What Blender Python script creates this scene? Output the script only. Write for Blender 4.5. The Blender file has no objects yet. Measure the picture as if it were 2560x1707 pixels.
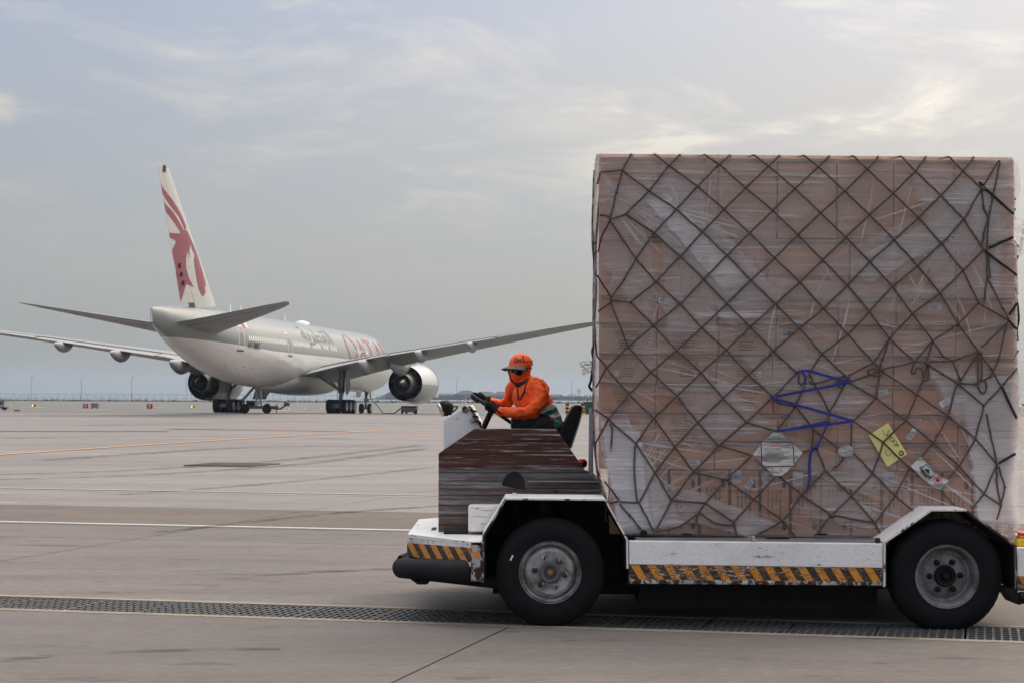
import bpy, bmesh, math, random
from mathutils import Vector, Matrix, Euler
from mathutils.geometry import tessellate_polygon
random.seed(7)
R = math.radians
scn = bpy.context.scene
COL = scn.collection

# ------------------------------------------------------------------ camera
F, CX, Y0, H, ROLL = 4978.0, 1280.0, 988.0, 1.70, 0.0047      # pixels of the 2560 px wide photograph
cam_d = bpy.data.cameras.new('camera')
cam_d.sensor_width = 36.0; cam_d.lens = 70.0
cam_d.shift_y = (Y0-853.5)/2560.0
cam_d.clip_start = 0.1; cam_d.clip_end = 20000
cam_d.dof.use_dof = True; cam_d.dof.focus_distance = 15.4; cam_d.dof.aperture_fstop = 18.0
cam = bpy.data.objects.new('camera', cam_d); COL.objects.link(cam)
cam.matrix_world = Matrix.Translation((0, 0, H)) @ Matrix.Rotation(R(90), 4, 'X') @ Matrix.Rotation(ROLL, 4, 'Z')
scn.camera = cam

# ------------------------------------------------------------------ sky and sun
SUN_EL, SUN_AZ = 47.0, 44.0        # degrees above the horizon, degrees right of the view direction (+Y)
sd = Vector((math.sin(R(SUN_AZ))*math.cos(R(SUN_EL)), math.cos(R(SUN_AZ))*math.cos(R(SUN_EL)), math.sin(R(SUN_EL))))
world = bpy.data.worlds.new('World'); scn.world = world; world.use_nodes = True
wt = world.node_tree; wt.nodes.clear()
def WN(t, **k):
    n = wt.nodes.new(t)
    for a, b in k.items(): setattr(n, a, b)
    return n
def WL(a, b): wt.links.new(a, b)
def wmath(op, a, b=None, c=None):
    n = WN('ShaderNodeMath', operation=op)
    for i, v in enumerate((a, b, c)):
        if v is None: continue
        if isinstance(v, (int, float)): n.inputs[i].default_value = v
        else: WL(v, n.inputs[i])
    return n.outputs[0]
def wmix(f, a, b):
    n = WN('ShaderNodeMix', data_type='RGBA')
    for s, v in ((n.inputs[0], f), (n.inputs[6], a), (n.inputs[7], b)):
        if isinstance(v, (int, float)): s.default_value = v
        elif isinstance(v, tuple): s.default_value = (*v, 1)
        else: WL(v, s)
    return n.outputs[2]
def wramp(v, stops):
    n = WN('ShaderNodeValToRGB'); e = n.color_ramp.elements
    while len(e) < len(stops): e.new(0.5)
    for q, (p, c) in zip(e, stops):
        q.position = p; q.color = (*c, 1) if isinstance(c, tuple) else (c, c, c, 1)
    WL(v, n.inputs[0]); return n.outputs[0]
sky = WN('ShaderNodeTexSky', sky_type='NISHITA', sun_disc=False)
sky.sun_elevation = R(SUN_EL); sky.sun_rotation = R(SUN_AZ); sky.altitude = 10
sky.air_density = 1.0; sky.dust_density = 3.0; sky.ozone_density = 1.0
tc = WN('ShaderNodeTexCoord')
sep = WN('ShaderNodeSeparateXYZ'); WL(tc.outputs['Generated'], sep.inputs[0])
nx, ny, nz = sep.outputs
zc = wmath('MAXIMUM', nz, 0.0)
# thin high cloud, laid out on a flat layer overhead so that it stretches towards the horizon
den = wmath('ADD', zc, 0.10)
px_, py_ = wmath('DIVIDE', nx, den), wmath('DIVIDE', ny, den)
cmb = WN('ShaderNodeCombineXYZ'); WL(px_, cmb.inputs[0]); WL(py_, cmb.inputs[1])
def wnoise(scale, detail, rough, dist, rot, sx, sy, off):
    mp = WN('ShaderNodeMapping'); mp.inputs['Rotation'].default_value = (0, 0, R(rot))
    mp.inputs['Scale'].default_value = (sx, sy, 1); mp.inputs['Location'].default_value = off
    WL(cmb.outputs[0], mp.inputs[0])
    n = WN('ShaderNodeTexNoise'); n.inputs['Scale'].default_value = scale; n.inputs['Detail'].default_value = detail
    n.inputs['Roughness'].default_value = rough; n.inputs['Distortion'].default_value = dist
    WL(mp.outputs[0], n.inputs['Vector']); return n.outputs['Fac']
broad = wnoise(0.55, 4, 0.5, 0.3, 20, 1.0, 0.9, (3.1, 0.4, 0))
wisps = wnoise(2.0, 9, 0.62, 0.5, -20, 1.0, 0.8, (12.4, 9.3, 0))
cl1 = wramp(broad, [(0.38, 0.0), (0.66, 1.0)])
cl2 = wramp(wisps, [(0.49, 0.0), (0.57, 0.3), (0.66, 1.0)])
hz = wramp(zc, [(0.0, 0.0), (0.07, 0.22), (0.13, 1.0)])
cl2 = wmath('MULTIPLY', cl2, hz)
# glow of the veiled sun: brighter and warmer towards it
dot = wmath('ADD', wmath('ADD', wmath('MULTIPLY', nx, sd.x), wmath('MULTIPLY', ny, sd.y)), wmath('MULTIPLY', nz, sd.z))
glow = wmath('POWER', wmath('MAXIMUM', dot, 0.0), 4.0)
cloudc = WN('ShaderNodeVectorMath', operation='SCALE'); cloudc.inputs[0].default_value = (4.9, 4.6, 4.2); WL(wmath('ADD', 1.0, wmath('MULTIPLY', glow, 2.6)), cloudc.inputs['Scale'])   # cloud lit by the sun behind it
base = wmix(0.80, sky.outputs[0], wmix(wramp(zc, [(0.0, 0.0), (0.11, 0.55), (0.2, 1.0)]), (4.35, 4.6, 4.45), (2.25, 2.75, 3.95)))
base = wmix(wmath('MULTIPLY', cl1, 0.45), base, (4.4, 4.35, 4.2))
base = wmix(wmath('MULTIPLY', cl2, 0.74), base, cloudc.outputs[0])
gl = WN('ShaderNodeMix', data_type='RGBA', blend_type='ADD'); gl.inputs[0].default_value = 1.0
WL(base, gl.inputs[6])
gcol = WN('ShaderNodeVectorMath', operation='SCALE'); gcol.inputs[0].default_value = (10.5, 8.4, 5.4); WL(glow, gcol.inputs['Scale'])
WL(gcol.outputs[0], gl.inputs[7])
# an overcast vault is brighter overhead than along the horizon
vault = WN('ShaderNodeVectorMath', operation='SCALE'); WL(gl.outputs[2], vault.inputs[0]); WL(wmath('ADD', 0.84, wmath('MULTIPLY', zc, 2.5)), vault.inputs['Scale'])
bg = WN('ShaderNodeBackground'); bg.inputs['Strength'].default_value = 0.1
WL(vault.outputs[0], bg.inputs['Color'])
wo = WN('ShaderNodeOutputWorld'); WL(bg.outputs[0], wo.inputs['Surface'])

sun_d = bpy.data.lights.new('sun', 'SUN'); sun_d.energy = 1.0; sun_d.angle = R(16); sun_d.color = (1.0, 0.93, 0.83)
sun = bpy.data.objects.new('sun', sun_d); COL.objects.link(sun)
sun.rotation_euler = (-sd).to_track_quat('-Z', 'Y').to_euler(); sun.location = (0, 0, 60)

scn.view_settings.view_transform = 'Standard'; scn.view_settings.look = 'None'
scn.view_settings.exposure = 0.0; scn.view_settings.gamma = 1.0; scn.view_settings.use_curve_mapping = False
scn.cycles.use_denoising = True
world.cycles.sampling_method = 'MANUAL'; world.cycles.sample_map_resolution = 512
scn.cycles.max_bounces = 6; scn.cycles.transparent_max_bounces = 12; scn.cycles.volume_bounces = 0
scn.cycles.caustics_reflective = False; scn.cycles.caustics_refractive = False

# ------------------------------------------------------------------ pixel <-> place
def W(px, py, Y):
    """the point at depth Y that the photograph shows at pixel (px, py)"""
    u, v = px-CX, py-Y0
    u, v = u+v*ROLL, v-u*ROLL
    return Vector((u*Y/F, Y, H-v*Y/F))
def G(px, py, z=0.0):
    u, v = px-CX, py-Y0
    u, v = u+v*ROLL, v-u*ROLL
    Y = (H-z)*F/v
    return Vector((u*Y/F, Y, z))

# ------------------------------------------------------------------ materials
MATS = {}
def _nodes(name):
    m = bpy.data.materials.new(name); m.use_nodes = True
    nt = m.node_tree; nt.nodes.clear()
    return m, nt
class NT:
    def __init__(s, name):
        s.m, s.t = _nodes(name); s.tc = s.n('ShaderNodeTexCoord'); MATS[name] = s.m
    def n(s, t, **k):
        x = s.t.nodes.new(t)
        for a, b in k.items(): setattr(x, a, b)
        return x
    def put(s, sock, v):
        if isinstance(v, (int, float)): sock.default_value = v
        elif isinstance(v, (tuple, list)):
            sock.default_value = (*v, 1) if len(sock.default_value) == 4 and len(v) == 3 else v
        else: s.t.links.new(v, sock)
    def math(s, op, a, b=None, c=None):
        x = s.n('ShaderNodeMath', operation=op)
        for i, v in enumerate((a, b, c)):
            if v is not None: s.put(x.inputs[i], v)
        return x.outputs[0]
    def mix(s, f, a, b, blend='MIX'):
        x = s.n('ShaderNodeMix', data_type='RGBA', blend_type=blend)
        s.put(x.inputs[0], f); s.put(x.inputs[6], a); s.put(x.inputs[7], b); return x.outputs[2]
    def coords(s, scale=(1, 1, 1), rot=(0, 0, 0), loc=(0, 0, 0), which='Object'):
        x = s.n('ShaderNodeMapping'); s.put(x.inputs['Scale'], scale); s.put(x.inputs['Rotation'], [R(q) for q in rot]); s.put(x.inputs['Location'], loc)
        s.t.links.new(s.tc.outputs[which], x.inputs[0]); return x.outputs[0]
    def noise(s, scale, detail=4, rough=0.55, dist=0.0, vec=None):
        x = s.n('ShaderNodeTexNoise'); s.put(x.inputs['Scale'], scale); s.put(x.inputs['Detail'], detail)
        s.put(x.inputs['Roughness'], rough); s.put(x.inputs['Distortion'], dist)
        s.t.links.new(vec if vec is not None else s.tc.outputs['Object'], x.inputs['Vector']); return x.outputs['Fac']
    def ramp(s, v, stops, interp='LINEAR'):
        x = s.n('ShaderNodeValToRGB'); x.color_ramp.interpolation = interp; e = x.color_ramp.elements
        while len(e) < len(stops): e.new(0.5)
        for q, (p, c) in zip(e, stops):
            q.position = p; q.color = (*c, 1) if isinstance(c, tuple) else (c, c, c, 1)
        s.t.links.new(v, x.inputs[0]); return x.outputs[0]
    def xyz(s, which='Object'):
        x = s.n('ShaderNodeSeparateXYZ'); s.t.links.new(s.tc.outputs[which], x.inputs[0]); return x.outputs
    def bump(s, h, strength=0.3, dist=0.02):
        x = s.n('ShaderNodeBump'); s.put(x.inputs['Strength'], strength); s.put(x.inputs['Distance'], dist); s.put(x.inputs['Height'], h)
        return x.outputs[0]
    def pbsdf(s, col, rough=0.5, metal=0.0, normal=None, **k):
        x = s.n('ShaderNodeBsdfPrincipled'); s.put(x.inputs['Base Color'], col); s.put(x.inputs['Roughness'], rough); s.put(x.inputs['Metallic'], metal)
        if normal is not None: s.put(x.inputs['Normal'], normal)
        for a, b in k.items(): s.put(x.inputs[a.replace('_', ' ')], b)
        return x.outputs[0]
    def out(s, sh, vol=None):
        x = s.n('ShaderNodeOutputMaterial')
        if sh is not None: s.t.links.new(sh, x.inputs['Surface'])
        if vol is not None: s.t.links.new(vol, x.inputs['Volume'])
        return s.m
def cmul(c, k): return tuple(min(1.0, v*k) for v in c)
def plain(name, col, rough=0.6, metal=0.0, var=0.15, scale=4.0, stretch=(1, 1, 1), bump=0.0, bscale=30.0, emit=0.0, **k):
    """a base colour with uneven tone and fine relief"""
    s = NT(name); v = s.noise(scale, 5, 0.6, 0.2, s.coords(stretch))
    c = s.mix(s.ramp(v, [(0.3, 0.0), (0.7, 1.0)]), cmul(col, 1-var), cmul(col, 1+var))
    nm = s.bump(s.noise(bscale, 4, 0.6, 0, s.coords(stretch)), bump, 0.01) if bump else None
    k.setdefault('Specular_IOR_Level', 0.5 if max(col) > 0.05 or rough < 0.3 else 0.22)
    if emit: k['Emission_Color'] = col; k['Emission_Strength'] = emit
    return s.out(s.pbsdf(c, rough, metal, nm, **k))
def worn(name, paint, under, amount=0.5, scale=6.0, stretch=(1, 1, 1), rough=0.45, edge=0.03, dirt=(0.25, 0.2, 0.16), dirt_amt=0.35, seed=0.0, dscale=2.5):
    """paint with chips through which another colour shows, and grime"""
    s = NT(name); co = s.coords(stretch, loc=(seed, seed*1.7, seed*0.6))
    a = s.noise(scale, 8, 0.68, 0.4, co)
    chip = s.ramp(a, [(amount, 0.0), (amount+edge, 1.0)])
    d = s.noise(dscale, 6, 0.65, 0.3, co)
    p = s.mix(s.math('MULTIPLY', s.ramp(d, [(0.42, 0.0), (0.72, 1.0)]), dirt_amt), paint, dirt)
    fine = s.noise(scale*9, 4, 0.6, 0, co)
    p = s.mix(s.math('MULTIPLY', s.ramp(fine, [(0.55, 0.0), (0.75, 1.0)]), 0.18), p, dirt)
    u = s.mix(s.noise(scale*5, 4, 0.6, 0, co), cmul(under, 0.5), cmul(under, 1.5))
    nm = s.bump(s.math('SUBTRACT', 1.0, chip), 0.25, 0.004)
    return s.out(s.pbsdf(s.mix(chip, p, u), s.math('ADD', s.math('MULTIPLY', chip, 0.35), rough), 0.0, nm))

# ------------------------------------------------------------------ mesh building
ROOTLOC = {}
class MB:
    def __init__(s): s.v = []; s.f = []; s.mi = []
    def add(s, vs, fs, mi=0):
        o = len(s.v); s.v += [tuple(v) for v in vs]; s.f += [tuple(i+o for i in f) for f in fs]; s.mi += [mi]*len(fs); return s
    def box(s, c, size, rot=None, mi=0):
        hx, hy, hz_ = size[0]/2, size[1]/2, size[2]/2
        vs = [Vector((x*hx, y*hy, z*hz_)) for z in (-1, 1) for y in (-1, 1) for x in (-1, 1)]
        if rot is not None:
            m = rot if isinstance(rot, Matrix) else Euler([R(q) for q in rot]).to_matrix()
            vs = [m @ v for v in vs]
        return s.add([v+Vector(c) for v in vs], [(0, 2, 3, 1), (4, 5, 7, 6), (0, 1, 5, 4), (2, 6, 7, 3), (0, 4, 6, 2), (1, 3, 7, 5)], mi)
    def box2(s, a, b, mi=0):
        return s.box([(a[i]+b[i])/2 for i in range(3)], [abs(b[i]-a[i]) for i in range(3)], None, mi)
    def prism(s, pts, ext, mi=0):
        """closed polygon pts (3-D, planar) pushed along ext"""
        n = len(pts); e = Vector(ext); vs = [Vector(p) for p in pts]+[Vector(p)+e for p in pts]
        tri = tessellate_polygon([[Vector(p) for p in pts]])
        fs = [tuple(t) for t in tri]+[tuple(i+n for i in reversed(t)) for t in tri]+[(i, (i+1) % n, (i+1) % n+n, i+n) for i in range(n)]
        return s.add(vs, fs, mi)
    def poly(s, pts, mi=0):
        tri = tessellate_polygon([[Vector(p) for p in pts]]); return s.add(pts, [tuple(t) for t in tri], mi)
    def tube(s, pts, r, n=8, cap=True, mi=0, closed=False, flat=None, up=None):
        """swept round (or oval: flat = second radius factor) section along pts; r may be a list"""
        P = [Vector(p) for p in pts]; k = len(P); rs = r if isinstance(r, (list, tuple)) else [r]*k
        vs = []; fs = []; ref = Vector(up) if up else None
        for i, p in enumerate(P):
            a = P[i-1] if (i or closed) else p; b = P[(i+1) % k] if (i < k-1 or closed) else p
            t = (b-a).normalized() if (b-a).length > 1e-9 else Vector((0, 0, 1))
            if ref is None: ref = Vector((0, 0, 1)) if abs(t.z) < 0.9 else Vector((1, 0, 0))
            x = ref-t*ref.dot(t)
            if x.length < 1e-6: x = t.orthogonal()
            x.normalize(); y = t.cross(x)
            if not up: ref = x
            fl = flat[i] if isinstance(flat, (list, tuple)) else (flat or 1.0)
            for j in range(n):
                q = 2*math.pi*j/n; vs.append(p+x*math.cos(q)*rs[i]+y*math.sin(q)*rs[i]*fl)
        m = k if closed else k-1
        for i in range(m):
            for j in range(n):
                a = i*n+j; b = i*n+(j+1) % n; c = ((i+1) % k)*n+(j+1) % n; d = ((i+1) % k)*n+j
                fs.append((a, b, c, d))
        if cap and not closed:
            fs.append(tuple(range(n-1, -1, -1))); fs.append(tuple((k-1)*n+j for j in range(n)))
        return s.add(vs, fs, mi)
    def lathe(s, prof, c, axis, n=32, mi=0, close=False, cap=False):
        """profile [(distance along axis, radius)] turned round an axis through c"""
        ax = Vector(axis).normalized(); x = ax.orthogonal().normalized(); y = ax.cross(x); c = Vector(c); k = len(prof)
        vs = [c+ax*a+(x*math.cos(2*math.pi*j/n)+y*math.sin(2*math.pi*j/n))*r for a, r in prof for j in range(n)]
        fs = []
        for i in range(k if close else k-1):
            for j in range(n):
                i2 = (i+1) % k
                fs.append((i*n+j, i*n+(j+1) % n, i2*n+(j+1) % n, i2*n+j))
        if cap:
            if prof[0][1] > 1e-6: fs.append(tuple(range(n-1, -1, -1)))
            if prof[-1][1] > 1e-6: fs.append(tuple((k-1)*n+j for j in range(n)))
        return s.add(vs, fs, mi)
    def loft(s, rings, cap=True, mi=0):
        n = len(rings[0]); vs = [v for r in rings for v in r]; fs = []
        for i in range(len(rings)-1):
            for j in range(n): fs.append((i*n+j, i*n+(j+1) % n, (i+1)*n+(j+1) % n, (i+1)*n+j))
        if cap: fs.append(tuple(range(n-1, -1, -1))); fs.append(tuple((len(rings)-1)*n+j for j in range(n)))
        return s.add(vs, fs, mi)
    def grid(s, fn, nu, nv, mi=0):
        vs = [fn(i/nu, j/nv) for j in range(nv+1) for i in range(nu+1)]
        fs = [(j*(nu+1)+i, j*(nu+1)+i+1, (j+1)*(nu+1)+i+1, (j+1)*(nu+1)+i) for j in range(nv) for i in range(nu)]
        return s.add(vs, fs, mi)
    def mesh(s, name, mats, off=Vector((0, 0, 0)), smooth=None):
        me = bpy.data.meshes.new(name)
        me.from_pydata([(v[0]-off[0], v[1]-off[1], v[2]-off[2]) for v in s.v], [], s.f)
        ms = mats if isinstance(mats, (list, tuple)) else [mats]
        for m in ms: me.materials.append(MATS[m] if isinstance(m, str) else m)
        if len(ms) > 1: me.polygons.foreach_set('material_index', s.mi)
        bm = bmesh.new(); bm.from_mesh(me); bmesh.ops.recalc_face_normals(bm, faces=bm.faces); bm.to_mesh(me); bm.free()
        if smooth is not None:
            me.polygons.foreach_set('use_smooth', [True]*len(me.polygons)); me.set_sharp_from_angle(angle=R(smooth))
        me.update(); return me
    def build(s, name, mats, parent=None, smooth=None, bevel=0.0, local=False, keep=False):
        off = Vector((0, 0, 0))
        if parent is not None and not local: off = ROOTLOC.get(parent.name, Vector((0, 0, 0)))
        o = bpy.data.objects.new(name, s.mesh(name, mats, off, smooth)); COL.objects.link(o)
        if parent is not None: o.parent = parent; ROOTLOC[o.name] = off
        if bevel:
            b = o.modifiers.new('bevel', 'BEVEL'); b.width = bevel; b.segments = 2; b.limit_method = 'ANGLE'; b.angle_limit = R(40)
        return o
def thing(name, label, cat, loc=(0, 0, 0), group=None, rot=None):
    o = bpy.data.objects.new(name, None); COL.objects.link(o); o.location = loc; o.empty_display_size = 0.2
    if rot: o.rotation_euler = rot
    o['label'] = label; o['category'] = cat
    if group: o['group'] = group
    ROOTLOC[o.name] = Vector(loc); return o
def tag(o, label, cat, group=None):
    o['label'] = label; o['category'] = cat
    if group: o['group'] = group
    return o
def struct(o, kind='structure', label=None):
    o['kind'] = kind
    if label: o['label'] = label
    return o
def settle(o, loc):
    """move the origin of a one-mesh thing to loc without moving its geometry"""
    loc = Vector(loc); o.data.transform(Matrix.Translation(-loc)); o.location = loc; return o
def share(name, mesh, parent, loc, rot=None, scale=None):
    o = bpy.data.objects.new(name, mesh); COL.objects.link(o); o.parent = parent
    o.location = Vector(loc)-(ROOTLOC.get(parent.name, Vector((0, 0, 0))) if parent else Vector((0, 0, 0)))
    if rot: o.rotation_euler = rot
    if scale: o.scale = scale
    return o
def text_geo(txt, size, align='CENTER', bold=0.0, squeeze=1.0):
    c = bpy.data.curves.new('text', 'FONT'); c.body = txt; c.size = size; c.align_x = align; c.align_y = 'CENTER'; c.resolution_u = 4
    c.offset = bold
    o = bpy.data.objects.new('text', c); COL.objects.link(o)
    dg = bpy.context.evaluated_depsgraph_get(); e = o.evaluated_get(dg); me = e.to_mesh()
    vs = [(v.co.x*squeeze, v.co.y) for v in me.vertices]; fs = [tuple(p.vertices) for p in me.polygons]
    e.to_mesh_clear(); bpy.data.objects.remove(o); bpy.data.curves.remove(c)
    return vs, fs
def conform(vs2, fs, fn, step):
    """cut a flat figure into cells no larger than step, then wrap it with fn(u, v) -> place"""
    bm = bmesh.new(); bv = [bm.verts.new((x, y, 0)) for x, y in vs2]
    for f in fs:
        try: bm.faces.new([bv[i] for i in f])
        except ValueError: pass
    for ax in (0, 1):
        lo = min(v.co[ax] for v in bm.verts); hi = max(v.co[ax] for v in bm.verts); k = math.floor(lo/step)+1
        while k*step < hi:
            co = [0, 0, 0]; no = [0, 0, 0]; co[ax] = k*step; no[ax] = 1
            bmesh.ops.bisect_plane(bm, geom=bm.verts[:]+bm.edges[:]+bm.faces[:], plane_co=co, plane_no=no); k += 1
    bm.verts.index_update()
    out = [fn(v.co.x, v.co.y) for v in bm.verts], [tuple(v.index for v in f.verts) for f in bm.faces]
    bm.free(); return out
def lerp(a, b, t): return a+(b-a)*t
def spline(pts, n=6):
    """Catmull-Rom through pts"""
    P = [Vector(p) for p in pts]; out = []
    for i in range(len(P)-1):
        p0 = P[max(i-1, 0)]; p1 = P[i]; p2 = P[i+1]; p3 = P[min(i+2, len(P)-1)]
        for k in range(n):
            t = k/n
            out.append(0.5*((2*p1)+(p2-p0)*t+(2*p0-5*p1+4*p2-p3)*t*t+(3*p1-p0-3*p2+p3)*t**3))
    out.append(P[-1]); return out
# ------------------------------------------------------------------ materials of the setting
TH = R(13.5); E1 = Vector((math.cos(TH), -math.sin(TH), 0)); E2 = Vector((math.sin(TH), math.cos(TH), 0))
def E(a, b, z=0.0): return E1*a+E2*b+Vector((0, 0, z))
def concrete(name, col, warm, streak=0.5, far=False):
    s = NT(name); rot = (0, 0, math.degrees(TH)); wc = 'Object'
    big = s.noise(0.16, 4, 0.55, 0.4, s.coords((1, 1, 1), rot, which=wc))
    band = s.noise(0.20 if far else 0.9, 7, 0.62, 1.4 if far else 0.3, s.coords((0.30, 1.0, 1) if far else (0.16, 1.0, 1), (0, 0, 2.0) if far else rot, which=wc))
    fine = s.noise(9.0, 5, 0.65, 0.0, s.coords((0.22, 1, 1), rot, which=wc))
    grit = s.noise(160.0, 2, 0.5, 0.0, s.coords((0.5, 1, 1), rot, which=wc))
    sp = s.noise(4.2, 3, 0.55, 0.2, s.coords((0.25, 1.0, 1), rot, loc=(3, 8, 0), which=wc))
    mot = s.noise(26.0, 4, 0.7, 0.2, s.coords((0.35, 1, 1), rot, loc=(1, 5, 0), which=wc)); blot = s.noise(1.3, 6, 0.7, 0.6, s.coords((0.5, 1, 1), rot, loc=(4, 4, 0), which=wc))
    oi = s.n('ShaderNodeObjectInfo')
    mid = s.noise(0.45, 5, 0.6, 0.5, s.coords((0.35, 1, 1), rot, loc=(9, 2, 0), which=wc))
    c = s.mix(s.ramp(big, [(0.3, 0.0), (0.7, 1.0)]), cmul(col, 0.80), cmul(warm, 1.14))
    c = s.mix(s.math('MULTIPLY', s.ramp(mid, [(0.42, 0.0), (0.66, 1.0)]), 0.55*(0.5+streak)), c, cmul(warm, 0.66))
    c = s.mix(s.math('MULTIPLY', s.ramp(band, [(0.40, 0.0), (0.66, 1.0)]), streak), c, cmul(col, 0.56))
    c = s.mix(s.math('MULTIPLY', s.ramp(fine, [(0.42, 0.0), (0.70, 1.0)]), 0.55), c, cmul(col, 0.62))
    c = s.mix(s.math('MULTIPLY', s.ramp(grit, [(0.4, 0.0), (0.75, 1.0)]), 0.42), c, cmul(col, 1.45))
    c = s.mix(s.math('MULTIPLY', s.ramp(mot, [(0.40, 0.0), (0.68, 1.0)]), 0.50), c, cmul(col, 0.60))
    c = s.mix(s.math('MULTIPLY', s.ramp(s.math('SUBTRACT', 1.0, mot), [(0.52, 0.0), (0.68, 1.0)]), 0.40), c, cmul(warm, 1.45))
    c = s.mix(s.math('MULTIPLY', s.ramp(blot, [(0.52, 0.0), (0.66, 1.0)]), 0.45), c, cmul(warm, 0.60))
    c = s.mix(s.math('MULTIPLY', s.ramp(sp, [(0.625, 0.0), (0.66, 1.0)]), 0.55), c, cmul(col, 0.36))
    c = s.mix(s.math('MULTIPLY', oi.outputs['Random'], 0.28), c, cmul(col, 0.70))
    rg = s.math('ADD', s.math('MULTIPLY', band, 0.34), 0.44)
    return s.out(s.pbsdf(c, rg, 0, s.bump(s.math('ADD', grit, fine), 0.35, 0.004), Specular_IOR_Level=0.16 if far else 0.05))
concrete('concrete', (0.182, 0.166, 0.157), (0.196, 0.172, 0.156))
concrete('concrete_lane', (0.165, 0.141, 0.123), (0.176, 0.15, 0.131), 0.35)
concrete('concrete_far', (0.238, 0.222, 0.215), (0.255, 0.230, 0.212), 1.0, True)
concrete('kerb_concrete', (0.30, 0.255, 0.21), (0.32, 0.27, 0.215), 0.3)
concrete('asphalt', (0.175, 0.182, 0.166), (0.188, 0.188, 0.17), 0.3)
plain('sealant', (0.02, 0.018, 0.017), 0.7, var=0.4)
plain('dark_line', (0.09, 0.088, 0.086), 0.7, var=0.3, scale=0.8)
plain('cast_iron', (0.085, 0.083, 0.079), 0.55, 0.15, var=0.35, scale=14, bump=0.4, bscale=90)
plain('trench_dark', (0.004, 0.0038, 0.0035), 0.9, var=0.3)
def road_paint(name, col):
    s = NT(name); co = s.coords((0.5, 1, 1), (0, 0, math.degrees(TH)))
    w = s.ramp(s.noise(7, 6, 0.7, 0.2, co), [(0.5, 0.0), (0.68, 1.0)])
    return s.out(s.pbsdf(s.mix(s.math('MULTIPLY', w, 0.6), col, cmul(col, 0.4)), 0.55))
road_paint('white_line', (0.40, 0.405, 0.41)); road_paint('orange_line', (0.72, 0.29, 0.06)); road_paint('yellow_line', (0.60, 0.42, 0.17))

# ------------------------------------------------------------------ ground
PROFILE = [(183, 0.0), (218, -0.30), (300, -0.6), (700, -1.7), (1010, -1.7)]
def gz(Y):
    if Y <= 183: return 0.0
    for (a, za), (b, zb) in zip(PROFILE, PROFILE[1:]):
        if Y <= b: return lerp(za, zb, (Y-a)/(b-a))
    return -1.7
def GF(px, py, dz=0.0):
    lo, hi = 5.0, 1000.0
    for _ in range(60):
        Y = (lo+hi)/2; u = px-CX; v = (H-gz(Y))/Y*F+u*ROLL
        if v > py-Y0: lo = Y
        else: hi = Y
    p = W(px, py, Y); p.z = gz(Y)+dz; return p
DF, DB = 14.25, 15.34                       # trench drain, outer edges across the drain
def on_line(b, X): return (b-X*E2.x)/E2.y
BZ = -0.012
g = MB()
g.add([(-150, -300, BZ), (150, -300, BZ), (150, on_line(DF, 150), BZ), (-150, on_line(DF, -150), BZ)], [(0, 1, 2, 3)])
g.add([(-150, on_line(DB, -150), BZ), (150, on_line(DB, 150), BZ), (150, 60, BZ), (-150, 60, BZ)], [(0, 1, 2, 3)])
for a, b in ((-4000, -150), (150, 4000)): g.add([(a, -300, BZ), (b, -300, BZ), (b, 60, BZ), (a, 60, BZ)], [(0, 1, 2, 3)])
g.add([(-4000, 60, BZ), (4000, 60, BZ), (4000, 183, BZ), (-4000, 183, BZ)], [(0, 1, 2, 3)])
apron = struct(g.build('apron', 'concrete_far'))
g = MB(); ys = [p[0] for p in PROFILE]
for a, b in zip(ys, ys[1:]):
    g.add([(-4000, a, gz(a)+BZ), (4000, a, gz(a)+BZ), (4000, b, gz(b)+BZ), (-4000, b, gz(b)+BZ)], [(0, 1, 2, 3)])
taxiway = struct(g.build('taxiway', 'asphalt'))
# cast slabs of the near apron, each its own piece, with sealed joints between
seal = MB()
cols = [-3.43+6.3*k for k in range(-4, 5)]
rows = [1.85, 8.05, 14.25-0.0, None, 15.34, 21.6, 27.75, 33.95, 40.1, 46.2]
def slab(a0, a1, b0, b1, m):
    j = 0.010
    q = [E(a0+j, b0+j), E(a1-j, b0+j), E(a1-j, b1-j), E(a0+j, b1-j)]
    MB().prism([(p.x, p.y, -0.0115) for p in q], (0, 0, 0.0115)).build('slab', m, apron)
for b0, b1 in zip(rows, rows[1:]):
    if b0 is None or b1 is None: continue
    for a0, a1 in zip(cols, cols[1:]):
        if b0 == 21.6:
            slab(a0, a1, b0, 24.0, 'concrete'); slab(a0, a1, 24.0, b1, 'concrete_lane')
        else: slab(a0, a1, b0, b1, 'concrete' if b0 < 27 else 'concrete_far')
for a in cols:
    for b0, b1 in ((1.85, DF), (DB, 46.2)):
        seal.add([E(a-0.012, b0, -0.004), E(a+0.012, b0, -0.004), E(a+0.012, b1, -0.004), E(a-0.012, b1, -0.004)], [(0, 1, 2, 3)])
for b in (8.05, 21.6, 27.75, 33.95, 40.1):
    seal.add([E(cols[0], b-0.012, -0.0045), E(cols[-1], b-0.012, -0.0045), E(cols[-1], b+0.012, -0.0045), E(cols[0], b+0.012, -0.0045)], [(0, 1, 2, 3)])
seal.build('joint_sealant', 'sealant', apron)
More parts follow.
